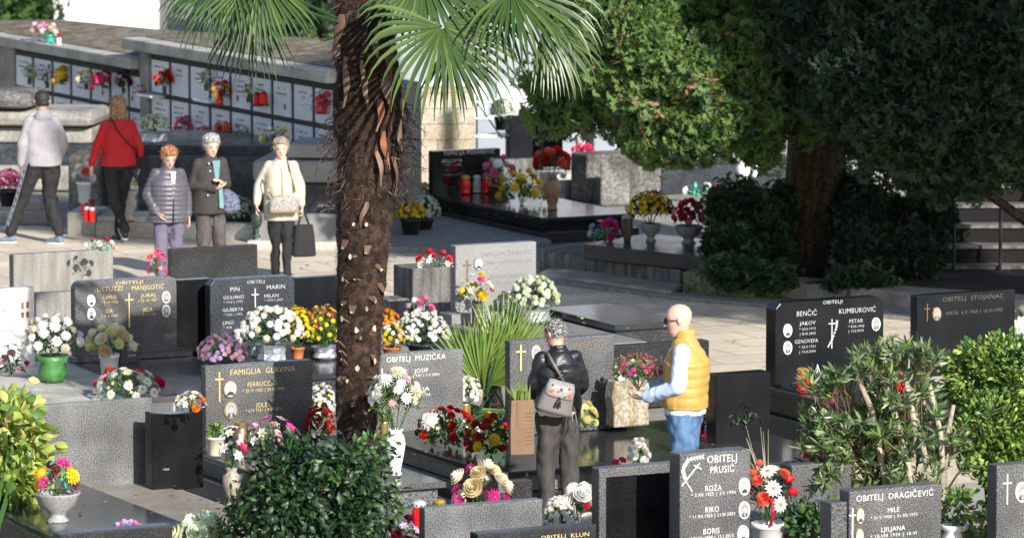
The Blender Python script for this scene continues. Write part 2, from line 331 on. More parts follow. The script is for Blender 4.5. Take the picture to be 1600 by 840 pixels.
def tomb(key, label, u0, u1, vt, vb, z0, mat, thick=.10, shape='flat', k=.05, slab=None, cat='grave', plinth=None, name='tomb', group=None, bevel=.008, lb=None):
    """headstone spans u0..u1 px, front-bottom-left at (u0,vb) at height z0, top-left at vt. slab=(left,right,length,material,tiers)"""
    P = at(u0, vb, z0); P0 = Vector((P.x, P.y, 0)); s = ppm(P)
    lo, hi = 0, 8
    for _ in range(40):
        w = (lo+hi)/2
        if proj(P+A*w)[0] < u1: lo = w
        else: hi = w
    h = 0; lo, hi = 0, 6
    for _ in range(40):
        h = (lo+hi)/2
        if proj(P+Vector((0, 0, h)))[1] > vt: lo = h
        else: hi = h
    t = thing(name, label, cat, P0, TH, group)
    T = TOMB[key] = dict(t=t, P0=P0, w=w, h=h, z0=z0, th=thick, s=s, label=label)
    hs = MB().prism(outline(w, z0-(.02 if slab else 0), h, shape, k), 0, thick).build('headstone', mat, t, bevel=bevel, label=lb); T['hs'] = hs
    if plinth:
        pl, pr, pf, ph, pm = plinth
        MB().box(-pl, w+pr, -pf, thick+.04, z0-ph, z0-.003).build('plinth', pm, t, bevel=.006)
    if slab:
        sl_, sr_, L_, sm, tiers = slab; y1 = thick+.06; zt = z0 if not plinth else z0-plinth[3]
        top = .05
        MB().box(-sl_, w+sr_, -L_, y1, zt-top, zt-.004).build('slab', sm, t, bevel=.008)
        b = MB()
        if tiers == 2:
            b.box(-sl_+.05, w+sr_-.05, -L_+.05, y1-.02, zt*.45, zt-top-.002); bb = MB().box(-sl_-.03, w+sr_+.03, -L_-.05, y1+.03, -.05, zt*.45-.003); bb.build('kerb', sm if sm != 'pol_mid' else 'granite_mid', t, bevel=.006)
        else: b.box(-sl_+.03, w+sr_-.03, -L_+.03, y1-.02, -.05, zt-top-.002)
        b.build('base', mat if isinstance(mat, str) and tiers != 3 else sm, t, bevel=.004)
    return T
def font_mesh(txt, width, height, x, z, y, mb, align='L', slant=0, mi=0):
    """place txt so its box is width x height with lower left at x,z on plane y"""
    c = bpy.data.curves.new('t', 'FONT'); c.body = txt; c.offset = -.012; c.space_character = 1.05; c.resolution_u = 2
    o = bpy.data.objects.new('t', c); COL.objects.link(o); dg = bpy.context.evaluated_depsgraph_get(); me = bpy.data.meshes.new_from_object(o.evaluated_get(dg))
    if len(me.vertices):
        co = np.array([v.co[:] for v in me.vertices]); x0, x1 = co[:, 0].min(), co[:, 0].max(); H = .70
        sx = width/(x1-x0); sz = height/H
        mb.add([(x+(p[0]-x0)*sx+slant*p[1]*sz, y, z+p[1]*sz) for p in co], [tuple(p.vertices) for p in me.polygons], mi)
    bpy.data.objects.remove(o); bpy.data.curves.remove(c); bpy.data.meshes.remove(me)
def inscribe(key, lines, mat, name='inscription', dy=-.0025, slant=0):
    """lines: (text, uL, uR, v baseline at uL, cap height px)"""
    T = TOMB[key]
    for txt, a, b, v, hp in lines:
        mb = MB()
        x0, z = loc_of(T['P0'], a, v); vr = v-(b-a)*.06; x1, _ = loc_of(T['P0'], b, vr); s = T['s']
        font_mesh(txt, x1-x0, hp/s, x0, z, dy, mb, slant=slant); mb.build(name, mat, T['hs'])
def cross(key, u, vt, vb, va, hw, mat, thick=1.6, style='plain'):
    T = TOMB[key]; P0 = T['P0']; s = T['s']; x, zt = loc_of(P0, u, vt); _, zb = loc_of(P0, u, vb); _, za = loc_of(P0, u, va); q = thick/2/s; w = hw/s
    m = MB().box(x-q, x+q, -.012, 0, zb, zt).box(x-w, x-q-.0005, -.011, 0, za-q, za+q).box(x+q+.0005, x+w, -.011, 0, za-q, za+q)
    if style == 'drop': m.box(x-q*1.6, x+q*1.6, -.016, -.0125, za-q*1.6, za+q*1.6)
    m.build('cross', mat, T['hs'])
def portrait(key, u, v, ru, rv, frame='silver', tone=0):
    """oval ceramic photo of a head and shoulders in a ring"""
    T = TOMB[key]; s = T['s']; x, z = loc_of(T['P0'], u, v); a, b = ru/s/.9, rv/s; m = MB()
    def ell(cx, cz, rx, rz, y, mi, n=20, a0=0, a1=360, flat=None):
        p = [(cx, y, cz)]+[(cx+rx*math.cos(math.radians(a0+(a1-a0)*i/n)), y, cz+rz*math.sin(math.radians(a0+(a1-a0)*i/n))) for i in range(n+1)]
        m.add(p, [(0, i+1, i+2) for i in range(n)], mi)
    def disc(rx, rz, y0, y1, mi):
        m.prism([(x+rx*math.cos(2*math.pi*i/22), z+rz*math.sin(2*math.pi*i/22)) for i in range(22)], y1, y0, mi)
    disc(a, b, 0, -.012, 0); disc(a*.80, b*.84, -.0125, -.015, 1)
    ell(x, z-b*.72, a*.55, b*.48, -.0165, 3, 10, 0, 180); ell(x, z+b*.06, a*.30, b*.36, -.017, 2)
    ell(x, z+b*.14, a*.34, b*.34, -.0168, 3, 12, 0, 180)
    if tone: ell(x, z-b*.5, a*.2, b*.2, -.0172, 1)
    m.build('portrait', [frame, 'porcelain' if tone == 0 else 'photo_grey', 'photo_skin', 'photo_dark'], T['hs'])
def wheat(key, pix, mat, n=11, L=7):
    T = TOMB[key]; s = T['s']; pts = [loc_of(T['P0'], u, v) for u, v in pix]; m = MB()
    m.tube([(x, -.006, z) for x, z in pts], .006, 5)
    ps = []
    for i in range(n):
        q = i/(n-1)*.72+.28; f = q*(len(pts)-1); j = min(int(f), len(pts)-2); fr = f-j
        p = Vector((pts[j][0]*(1-fr)+pts[j+1][0]*fr, 0, pts[j][1]*(1-fr)+pts[j+1][1]*fr)); d = Vector((pts[j+1][0]-pts[j][0], 0, pts[j+1][1]-pts[j][1])).normalized(); nn = Vector((-d.z, 0, d.x))
        for sgn in (1, -1):
            e = (d+nn*sgn*.9).normalized(); f_ = Vector((-e.z, 0, e.x)); l = L/s
            a = p+Vector((0, -.008, 0)); m.add([a, a+e*l*.5+f_*l*.22, a+e*l, a+e*l*.5-f_*l*.22], [(0,1,2,3)])
    m.build('wheat_relief', mat, T['hs'])

# front and middle rows, from the photograph
tomb('dari', 'white marble family grave at the left edge with three red engraved squares on its headstone', -75, 55, 452, 578, .32, 'marble_white', .10, slab=(.05,.42,2.35,'limestone',1))
inscribe('dari', [('DARI', 0, 24, 474, 7), ('ARI', 0, 11, 488, 5), ('1963', 0, 14, 497, 3.5), ('1933 † 2017', -2, 29, 519, 3.5)], 'grey_letter')
Td = TOMB['dari']
_m = MB()
for _u, _v, _w, _h in ((35,477,4.5,10),(43,476,4.5,10),(35,492,4.5,9),(43,491,4.5,9),(40,516,3.5,5)):
    _x, _z = loc_of(Td['P0'], _u, _v+_h/2); _m.box(_x-_w/2/Td['s'], _x+_w/2/Td['s'], -.006, 0, _z, _z+_h/Td['s'])
_m.build('portrait', plain('sepia_photo', (.32,.08,.06), .4, noise_amt=.6, nscale=60), Td['hs'])

tomb('listuzzi', 'dark granite headstone with gold lettering, a tall gold cross and four oval portraits', 118, 277, 437, 556, .38, 'granite_mid', .11, 'round', .07, slab=(.10,.12,2.3,'pol_mid',1), plinth=(.03,.10,.10,.05,'pol_mid'))
inscribe('listuzzi', [('OBITELJI', 181, 223, 444.5, 5), ('LISTUZZI', 152, 191, 455.5, 7.5), ('MANJGOTIĆ', 206, 256, 453.5, 7.5), ('CARLO', 160, 182, 467.5, 6), ('* 2. III 1956', 158, 184, 474.5, 4),
    ('JURAJ', 220, 242, 464.5, 6), ('† 20. XI 1967', 216, 245, 471.5, 4), ('IDA', 165, 176, 489, 6), ('† 6. II 1963', 158, 184, 496, 4), ('JELA', 223, 238, 486.5, 6), ('† 10. IV 1994', 216, 244, 493.5, 4)], 'gold')
cross('listuzzi', 201, 458, 511, 468, 7, 'gold')
for u, v in ((142,469),(142,490),(259,464),(259,485)): portrait('listuzzi', u, v, 6.2, 9.5, 'porcelain', 1 if u > 200 else 0)
tomb('back3', 'black polished headstone between the two lettered granite stones on the left', 277, 332, 438, 575, .1, 'black', .12)
tomb('marin', 'blue grey granite headstone with silver lettering and a small cross, chamfered top corners', 329, 461, 434, 545, .30, 'granite_blue', .13, 'chamfer', .05, slab=(.05,.10,2.0,'pol_dark',1))
inscribe('marin', [('OBITELJ', 386, 413, 443, 5), ('PIN', 360, 374, 455, 6.5), ('MARIN', 417, 445, 452, 7), ('GIULIANO', 349, 381, 467.5, 5.5), ('* 1915 † 1995', 349, 379, 474, 3.5), ('GILBERTA', 348, 380, 487, 5.5), ('* 1922 † 1992', 349, 378, 493.5, 3.5),
    ('LINO', 348, 365, 507, 5.5), ('* 1928', 349, 362, 513.5, 3.5), ('MILAN', 413, 435, 465, 5.5), ('* 1930 † 2007', 413, 442, 471, 3.5)], 'silver')
cross('marin', 398, 450, 480, 460, 6, 'silver')
tomb('back5', 'black granite headstone just left of the palm trunk, next to the blue grey stone', 462, 585, 431, 560, .1, 'black_matte', .12, slab=(.05,.1,1.6,'pol_dark',1))
tomb('concrete6', 'weathered plain concrete headstone by the path with artificial flowers lying on top', 22, 178, 398, 497, .02, 'concrete', .13, bevel=.012)
tomb('concrete6b', 'low brown grey concrete slab stone between the white marble and the gold lettered headstone', 57, 132, 459, 560, .05, 'concrete', .16, bevel=.01)
tomb('dark7', 'plain dark granite slab seen from behind, in front of the lady in the black coat', 267, 403, 389, 480, .02, 'granite_dark', .09)
tomb('ziv', 'light grey marble headstone with grey lettering, a bronze cross and one oval portrait', 712, 838, 381, 488, .42, 'greystone', .12, slab=(.12,.15,2.0,'greystone',1), plinth=(.10,.04,.12,.10,'greystone'))
inscribe('ziv', [('FAMIGLIA ŽIVKOVIĆ', 752, 831, 401, 7), ('ŽIVKO  20.II.1912 † 5.XI.1980', 757, 831, 413, 5), ('MARUCI BERNES', 766, 822, 436, 6.5), ('* 20.III.1928 † 9.I.2002', 770, 822, 444, 4)], 'grey_letter')
cross('ziv', 730, 406, 446, 413.5, 7, 'bronze', 2.2); portrait('ziv', 747, 412, 7, 10, 'grey_letter', 0)
tomb('brown9', 'streaked brown grey stone block beside the light marble headstone', 645, 712, 420, 520, .02, 'concrete_dark', .45, bevel=.01)
tomb('small9', 'short grey stone stub just right of the palm trunk', 606, 640, 468, 525, .02, 'concrete_dark', .3, bevel=.01)
tomb('glavina', 'speckled granite headstone left of the palm trunk with gilt lettering and two bronze framed portraits', 322, 489, 569, 700, .33, 'granite_mid', .10, slab=(.14,.06,2.35,'pol_mid',2))
inscribe('glavina', [('FAMIGLIA  GLAVINA', 360, 461, 586, 9), ('FERRUCCIO', 387, 432, 604, 7.5), ('* 20 VI 1920 † 24 VI 1998', 379, 444, 613, 5), ('JOLE', 400, 417, 636, 7.5), ('* 6 IV 1921 † 9 XI 2011', 384, 440, 644, 5)], 'gold')
cross('glavina', 342, 581, 627, 592, 7, 'gold', 2); portrait('glavina', 359, 607, 11, 14, 'bronze', 0); portrait('glavina', 360, 640, 11, 15, 'bronze', 1)
tomb('muzicka', 'lighter granite headstone right of the palm trunk with pale lettering and a flower covered slab', 582, 724, 551, 676, .32, 'granite_light', .10, slab=(.02,.12,2.3,'pol_dark',2))
inscribe('muzicka', [('OBITELJ  MUZIČKA', 604, 696, 566, 8.5), ('JOSIP', 647, 669, 582, 6.5), ('* 4 XII 1930 † 9 II 2004', 628, 686, 590, 4.5), ('IVANA', 636, 671, 612, 6.5), ('* 2 V 1934', 640, 672, 620, 4.5)], 'white_letter')
portrait('muzicka', 615, 583, 8.5, 12, 'brass', 1)
cross('muzicka', 596, 575, 600, 588, 6, 'silver', 2)
tomb('julid', 'granite headstone with a bronze script name and gold cross before the woman in leather', 797, 960, 529, 668, .34, 'granite_mid', .10, slab=(.04,.95,2.25,'pol_dark',2), plinth=(.04,.06,.12,.05,'pol_mid'))
inscribe('julid', [('Julid', 903, 932, 543, 9), ('11', 914, 921, 555, 6)], 'bronze', slant=.35)
cross('julid', 813, 538, 579, 549, 9, 'gold', 2.2); portrait('julid', 837, 551, 7, 12, 'porcelain', 1)
tomb('grey13', 'plain dark grey granite tomb wall behind the bald man, by the sunlit path', 960, 1108, 541, 640, .02, 'granite_dark', .14, bevel=.01)
tomb('bencic', 'black headstone on the right with silver lettering, a carved wheat ear and three portraits', 1211, 1380, 470, 604, .42, 'black_matte', .17, 'chamfer', .05, slab=(.05,.35,1.9,'granite_dark',2))
inscribe('bencic', [('OBITELJI', 1286, 1316, 475, 5.5), ('BENČIĆ', 1245, 1276, 494, 8), ('KUMBUROVIĆ', 1311, 1368, 490, 8), ('JAKOV', 1249, 1274, 508, 6), ('* 20.II.1915', 1249, 1274, 516, 4), ('† 8.IX.2003', 1249, 1274, 523.5, 4), ('GENOVEFA', 1242, 1278, 536.5, 6), ('* 22.II.1921', 1248, 1274, 544, 4), ('† 15.II.2004', 1248, 1274, 551.5, 4),
    ('PETAR', 1327, 1348, 504.5, 6), ('* 8.III.1945', 1325, 1350, 512, 4), ('† 13.II.2010', 1325, 1349, 519, 4)], 'silver')
cross('bencic', 1299, 498, 544, 505, 6, 'silver', 1.5); wheat('bencic', [(1293,542),(1300,528),(1306,512),(1307,502)], 'silver', 8, 3.6)
portrait('bencic', 1230, 516, 7, 10.5, 'porcelain', 0); portrait('bencic', 1230, 543, 7, 10.5, 'porcelain', 1); portrait('bencic', 1368, 506, 7, 10.5, 'porcelain', 1)
tomb('stojanac', 'black headstone with faint lettering and a single oval portrait at the right by the hedge', 1432, 1585, 462, 590, .3, 'black_matte', .12)
inscribe('stojanac', [('OBITELJ  STOJANAC', 1473, 1568, 471, 7), ('NIKŠA  6.X.1960 † 16.VI.1990', 1478, 1566, 492, 6)], 'faint_letter')
cross('stojanac', 1448, 474, 502, 482, 5, 'bronze', 1.5); portrait('stojanac', 1463, 490, 7, 10.5, 'brass', 1)
tomb('black16', 'black polished headstone seen from behind, right of the bald man', 1118, 1203, 586, 730, .1, 'black', .16, bevel=.006)
tomb('black10', 'black polished headstone with a dipped top behind the plain granite stone', 238, 318, 645, 768, .2, 'black', .14, 'dip', .02)
inscribe('black10', [('1926', 255, 264, 734, 2.5)], 'white_letter')
tomb('plain11', 'plain speckled granite headstone without writing, lower left, with a brown stone slab in front', 66, 239, 629, 765, .22, 'granite_light', .08, slab=(-.22,.02,2.3,'brownstone',3))
tomb('prusic', 'tall granite headstone at the bottom right with silver lettering, wheat wreath and three portraits', 1062, 1172, 705, 905, .25, 'granite_mid', .16, slab=(.05,.05,1.6,'pol_mid',1))
inscribe('prusic', [('OBITELJ', 1105, 1151, 723, 12), ('PRUSIĆ', 1110, 1147, 739, 11), ('ROŽA', 1102, 1127, 767, 9), ('* 3.XII 1925 † 2.V 1994', 1080, 1149, 776, 5.5), ('RIKO', 1102, 1123, 800, 9), ('* 11.XII 1920 † 11.III 2003', 1077, 1148, 810, 5.5), ('BORIS', 1099, 1124, 834, 9), ('* 20.IX 1948 † 12.I 2015', 1078, 1146, 844, 5.5)], 'white_letter')
portrait('prusic', 1162, 759, 9, 14, 'porcelain', 0); portrait('prusic', 1162, 796, 9, 14, 'porcelain', 1); portrait('prusic', 1160, 833, 9, 14, 'porcelain', 0)
wheat('prusic', [(1081,768),(1070,750),(1066,732),(1075,717),(1096,713)], 'silver', 14, 6)
T_ = TOMB['prusic']; _m = MB()
(_x0,_z0), (_x1,_z1), (_x2,_z2), (_x3,_z3) = [loc_of(T_['P0'], *q) for q in ((1064,759),(1093,722),(1083,726),(1095,732))]
_m.tube([(_x0,-.006,_z0),(_x1,-.006,_z1)], .006, 5).tube([(_x2,-.007,_z2),(_x3,-.007,_z3)], .006, 5); _m.build('cross', 'silver', T_['hs'])
tomb('frame18', 'dark headstone with a wide granite frame around a blank polished panel', 936, 1060, 732, 900, .2, 'granite_mid', .12)
T_ = TOMB['frame18']; _x, _z = loc_of(T_['P0'], 947, 745); _x2, _z2 = loc_of(T_['P0'], 1062, 738)
MB().box(_x, T_['w']-.01, -.004, .02, .25, _z).build('panel', 'black', T_['hs'])
tomb('drag', 'granite headstone at the bottom right with a stepped left shoulder, a cross and two portraits', 1326, 1470, 767, 930, .2, 'granite_mid', .14)
T_ = TOMB['drag']; MB().box(-.13, -.003, .02, .18, .1, T_['z0']+T_['h']-.075).build('side_block', 'granite_mid', T_['t'], bevel=.008)
inscribe('drag', [('OBITELJ  DRAGIČEVIĆ', 1338, 1458, 783, 9.5), ('MILE', 1387, 1405, 800, 7.5), ('* 31.V 1900 † 31.XII 1973', 1360, 1433, 811, 5), ('LJILJANA', 1377, 1414, 830, 7.5), ('* 10.VIII 1934 † 18.VI', 1360, 1432, 840, 5)], 'white_letter')
cross('drag', 1331, 793, 845, 804, 6, 'white_letter', 2); portrait('drag', 1343, 805, 6.5, 13, 'brass', 0); portrait('drag', 1342, 837, 6.5, 13, 'brass', 0)
tomb('right20', 'granite headstone cut off by the right edge with cross and white oval portrait', 1556, 1690, 727, 900, .2, 'granite_mid', .13)
inscribe('right20', [('OBITELJ', 1584, 1640, 748, 9)], 'grey_letter'); cross('right20', 1573, 740, 787, 754, 8, 'silver', 2.4); portrait('right20', 1596, 768, 11, 16, 'porcelain', 1)
tomb('low21', 'low speckled granite stone at the bottom, with red votive lanterns standing behind it', 664, 848, 794, 930, .1, 'granite_light', .10)
tomb('low22', 'dark stone top edge at the bottom centre with the tips of gold letters', 747, 932, 834, 960, .1, 'granite_dark', .13)
inscribe('low22', [('OBITELJ  KLUN', 845, 920, 843, 7)], 'gold')
tomb('black23', 'dark granite stone top at the bottom left corner below the polished slab', 95, 271, 834, 960, .1, 'granite_dark', .14)
tomb('grey24', 'grey granite block half hidden under the oleander with pink flowers on top', 1236, 1330, 727, 880, .1, 'granite_mid', .12)
tomb('edge25', 'small dark granite stone behind the leather jacket woman, low by the slab', 800, 832, 752, 850, .1, 'granite_dark', .1)

# polished ledger slabs without a visible headstone
def ledger(label, pix0, z, xw, L, mat, base='granite_dark', cat='grave', tiers=1, name='tomb', rot=None, group=None):
    """back-left top corner at pix0 on height z, xw along the row, L toward the front"""
    P = at(*pix0, z); t = thing(name, label, cat, (P.x, P.y, 0), TH if rot is None else rot, group)
    MB().box(0, xw, -L, 0, z-.06, z).build('slab', mat, t, bevel=.008)
    MB().box(.04, xw-.04, -L+.04, -.04, -.05, z-.063).build('base', base, t, bevel=.004)
    if tiers == 2: MB().box(-.06, xw+.06, -L-.06, .05, -.06, z*.4).build('kerb', base, t, bevel=.006)
    return t
ledger('glossy dark slab in the bottom left corner reflecting the yellow green shrub', (-95, 762), .35, 1.05, 2.6, 'pol_dark')
ledger('glossy grave slab mirroring the path behind the script lettered headstone', (848, 480), .40, .74, 1.5, 'pol_dark')
# stepped base right of the bald man and beige kerb below the black headstone
kb = at(1120, 700, .1)
t = thing('stone_kerb', 'beige worn stone kerb around the black headstone base on the right', 'kerb', (at(1140,668,.2).x, at(1140,668,.2).y, 0), TH)
MB().box(0, 1.1, -2.3, -2.1, -.03, .2).box(0,.16,-2.09,0,-.03,.19).build('kerb_stone', 'brownstone', t, bevel=.01)
# ---------------------------------------------------------------- background masonry
def solve_w(P, ax, u1):
    lo, hi = 0, 40
    for _ in range(50):
        w = (lo+hi)/2
        if proj(P+ax*w)[0] < u1: lo = w
        else: hi = w
    return w
def solve_h(P, vt):
    lo, hi = 0, 12
    for _ in range(50):
        h = (lo+hi)/2
        if proj(P+Vector((0, 0, h)))[1] > vt: lo = h
        else: hi = h
    return h
def blk(t, name, u0, u1, vt, vb, z0, D, mat, yaw=TH, bevel=.015, ins=0, **kw):
    """block part of thing t: front-bottom-left corner seen at (u0,vb) at height z0"""
    P = at(u0, vb, z0); ax = Vector((math.cos(yaw), math.sin(yaw), 0)); w = solve_w(P, ax, u1); h = solve_h(P, vt)
    R = Matrix.Rotation(yaw, 4, 'Z'); Tm = t.matrix_basis.inverted() if t else Matrix()
    base = Matrix.Translation(P) @ R
    m = MB().box(0, w, 0, D, 0, h).xf(lambda p: Tm @ (base @ p)); return m.build(name, mat, t, bevel=bevel, **kw)
def at_thing(name, label, cat, u, v, z=0, group=None): 
    P = at(u, v, z); t = thing(name, label, cat, (P.x, P.y, 0), 0, group); t.matrix_basis = Matrix.Translation((P.x, P.y, 0)); return t

tomb('pos', 'black headstone with blurred lettering and long dark slab by the beige wall', 676, 782, 234, 303, .30, 'black_matte', .12, slab=(.02,.25,3.0,'pol_dark',2))
inscribe('pos', [('FAMILIJA POSAREVIC', 694, 773, 243, 6.5), ('APOLONIJA', 690, 722, 255, 6), ('* 1922 † 1988', 693, 720, 260, 3.5), ('IVO', 697, 706, 268, 5), ('* 1920 † 1999', 693, 720, 275, 3)], 'silver')
t = at_thing('tomb', 'black polished headstone pair standing behind the terracotta vase', 'grave', 797, 262)
blk(t, 'headstone', 797, 842, 181, 258, .15, .15, 'black_matte'); blk(t, 'headstone', 845, 880, 186, 262, .12, .15, 'black')
blk(t, 'base', 785, 850, 250, 278, 0, .5, 'concrete_dark')
t = at_thing('tomb', 'old lichen stained stone tomb end with a mottled upright slab leaning in front', 'grave', 917, 318)
blk(t, 'headstone', 917, 1034, 242, 318, 0, .45, 'lichen', bevel=.03); blk(t, 'leaning_slab', 940, 985, 254, 324, 0, .06, 'lichen', bevel=.04)
t = at_thing('tomb', 'pale blue grey upright stone panel rising above the lichen stained tomb', 'grave', 928, 290)
blk(t, 'headstone', 928, 1024, 160, 290, 0, .25, 'paint_blue_shaded')
t = at_thing('tomb', 'long dark granite tomb wall between the lichen stained stone and the big tree trunk', 'grave', 1034, 305)
blk(t, 'base', 1034, 1240, 262, 305, 0, 1.4, 'granite_blue'); 
P = at(1030, 262, .33); blk(t, 'slab', 1028, 1245, 252, 262, .345, 1.5, 'pol_dark')
t = at_thing('post', 'dark square iron post among the graves beside the white vases', 'post', 1124, 290); blk(t, 'shaft', 1123, 1130, 212, 286, .0, .06, 'metal_dark', bevel=.003); blk(t, 'foot_plate', 1121, 1132, 284.5, 288, .0, .10, 'metal_dark', bevel=.003)
t = at_thing('tomb', 'pale stone tomb front behind the big tree trunk on its left', 'grave', 1175, 285)
blk(t, 'base', 1195, 1238, 240, 262, 0, 1.2, 'greystone'); blk(t, 'slab', 1160, 1236, 272, 283, .1, 1.5, 'paint_blue_shaded')
t = at_thing('broken_trough', 'dark broken stone trough lying left of the lichen stained tomb', 'trough', 888, 312)
blk(t, 'trough_side', 888, 932, 283, 312, 0, .12, 'concrete_dark', bevel=.03); blk(t, 'trough_end', 930, 938, 280, 318, 0, .35, 'concrete_dark', bevel=.02)
blk(at_thing('kerb_block', 'pale stone step between the black headstone pair and the lichen stained tomb', 'kerb', 878, 302), 'block', 870, 918, 272, 302, 0, .5, 'limestone')
# plinths with flower pots in front of the shrubs
def poly_z(pix, z0, z1, mat, name, t, bevel=.015):
    pts = [at(u, v, z1) for u, v in pix]; o = t.matrix_basis.translation
    return MB().slab([(p.x-o.x, p.y-o.y) for p in pts], z0, z1).build(name, mat, t, bevel=bevel)
t = at_thing('tomb', 'low two step dark plinth with four flower containers, left of the shrub bed', 'grave', 850, 430)
poly_z([(842,392),(1062,422),(1190,400),(960,372)], -.04, .22, 'concrete_dark', 'kerb', t, .02)
poly_z([(1066,424),(838,428),(842,412),(1075,400)][::1] if False else [(841,426),(1048,455),(1075,440),(870,410)], -.04, .07, 'limestone_old', 'step', t, .02)
poly_z([(911,381),(1106,402),(1215,384),(1010,364)], .225, .385, 'granite_dark', 'slab', t, .012)
t = at_thing('kerb_block', 'long mossy stone kerb block with an orange stain at the corner of the path', 'kerb', 1066, 462)
poly_z([(1066,424),(1178,434),(1205,426),(1090,416)], -.04, .25, 'moss', 'kerb_stone', t, .02)
t = at_thing('bed_kerb', 'pale concrete kerb running right from the mossy block along the shrub bed', 'kerb', 1182, 470)
poly_z([(1182,437),(1420,456),(1800,484),(1800,474),(1430,447),(1200,428)], -.04, .16, 'limestone_old', 'kerb_stone', t, .02)
t = at_thing('bed_kerb', 'low flat stone edging strip between the sunlit path and the mossy block', 'kerb', 1182, 470)
poly_z([(842,436),(1050,462),(1180,474),(1430,496),(1800,522),(1800,505),(1430,482),(1180,464),(1050,456),(870,426)], -.04, .045, 'concrete', 'kerb_stone', t, .01)
m = MB(); pp = [at(u, v, .12) for u, v in [(1075,424),(1180,436),(1430,455),(1900,490),(1900,330),(1240,330),(1100,380)]]
m.add([tuple(p) for p in pp], [tuple(range(len(pp)-1, -1, -1))]); struct('soil', m, 'soil')
m = MB(); pp = [(p.x, p.y) for p in (at(u, v, .07) for u, v in [(590,384),(705,390),(862,376),(820,352),(690,318),(590,330)])]
m.slab(pp, -.03, .07); m.build('pavement', 'concrete', None, kind='structure', bevel=.01)

# left: dark marble tomb, grey tomb, old stone tiers
Y1 = -.13
t = at_thing('tomb', 'large raised dark marble tomb behind the walking ladies', 'grave', 213, 345)
blk(t, 'base', 216, 505, 245, 349, 0, 1.9, 'marble_dark', Y1); blk(t, 'slab', 207, 512, 226, 243, .77, 2.05, 'marble_dark', Y1, ins=0)
blk(t, 'kerb', 150, 396, 347, 372, 0, .22, 'limestone', Y1)
t = at_thing('tomb', 'grey stone tomb with a rounded cap behind the lady in the cream coat', 'grave', 395, 386)
blk(t, 'base', 398, 560, 333, 380, .02, 1.6, 'greystone', Y1, .03); blk(t, 'body', 410, 560, 286, 331, .37, 1.5, 'marble_dark', Y1); blk(t, 'cap', 394, 562, 250, 285, .72, 1.6, 'greystone', Y1, .06); blk(t, 'kerb', 386, 575, 376, 390, 0, .14, 'limestone', Y1)
blk(t, 'upright_slab', 448, 520, 225, 247, 1.0, .9, 'greystone', Y1, .02)
t = at_thing('tomb', 'old stepped limestone tomb at the left edge behind the man in the grey hoodie', 'grave', -80, 290)
blk(t, 'base', -80, 142, 258, 296, .02, 1.4, 'limestone_old', Y1, .03); blk(t, 'slab', -90, 147, 224, 256, .33, 1.6, 'marble_dark', Y1, .02)
blk(t, 'block_course', -80, 143, 198, 222, .6, 1.1, 'limestone_old', Y1, .03); blk(t, 'moulded_beam', -90, 146, 172, 197, .82, 1.15, 'limestone_old', Y1, .09); blk(t, 'capstone', -90, 50, 143, 170, 1.05, 1.0, 'lichen', Y1, .10)
t = at_thing('rough_stone', 'rough worn stone block between the man in the hoodie and the woman in red', 'stone', 106, 330); blk(t, 'block', 106, 158, 240, 335, 0, .5, 'lichen', Y1, .06)
t = at_thing('kerb_block', 'pale grey stone kerb under the white urn and the red lanterns', 'kerb', 105, 368); blk(t, 'block', 105, 150, 331, 368, 0, .7, 'limestone', Y1, .015); blk(t, 'block', 152, 228, 338, 371, 0, .7, 'limestone', Y1, .015)
t = at_thing('kerb_block', 'small worn stone block and kerb at the left edge behind the striped trousers', 'kerb', 0, 350); blk(t, 'block', 26, 78, 310, 345, 0, .5, 'limestone_old', Y1, .03); blk(t, 'kerb_stone', -60, 86, 328, 350, 0, .16, 'concrete', Y1, .02)

# ---------------------------------------------------------------- columbarium (wall of niches), running along B
Pw = at(20, 236, 0); YW = math.atan2(B.y, B.x)
cw = thing('columbarium', 'long low columbarium wall of pale niche plaques in dark frames with a flat stone roof', 'wall', (Pw.x, Pw.y, 0), YW)
def wl(u, v): X = onplane(u, v, Pw, A); return (X-Pw).dot(B), X.z
xe = wl(600, 150)[0]; zt1 = wl(100, 71)[1]; zt2 = wl(240, 78)[1]
x0s = wl(26, 100)[0]; xm0 = wl(224, 100)[0]; xm1 = wl(237, 100)[0]; xe2 = wl(528, 150)[0]
ztop1 = wl(26, 73)[1]; ztop2 = wl(240, 84)[1]
MB().box(-3, xm0-.005, .04, 1.1, -.3, ztop1).box(xm1+.005, xe2, .04, 1.1, -.3, ztop2).build('wall', 'concrete', cw, bevel=.01)
MB().box(xm0, xm1, -.06, .5, -.3, ztop2+.02).build('pillar', 'limestone_old', cw, bevel=.02)
MB().box(-.35, x0s-.02, -.04, .5, -.3, ztop1).build('pillar', 'limestone_old', cw, bevel=.02)
MB().box(-3.2, xm0-.05, -.18, .6, ztop1+.003, ztop1+.14).build('cornice', 'limestone', cw, bevel=.015)
MB().box(xm0-.35, xe2, -.16, .6, ztop2+.023, ztop2+.17).build('cornice', 'limestone', cw, bevel=.015)
rf = MB(); zr = ztop1+.15; zr2 = ztop2+.18
def wr_(u, v, off): X = onplane(u, v, Pw+A*off, A); return (X-Pw).dot(B), X.z
ridge = [wr_(-80, 42, 1.3), wr_(95, 31, 1.3), wr_(255, 47, 1.3), wr_(560, 64, 1.3)]
lo_ = [(-3.2, zr), (xm0-.2, zr), (xm0-.19, zr2), (xe2, zr2)]
q_ = [(lo_[0][0], .1, lo_[0][1]), (lo_[1][0], .1, lo_[1][1]), (lo_[2][0], .12, lo_[2][1]), (lo_[3][0], .12, lo_[3][1])]+[(x, 1.3, z) for x, z in ridge]
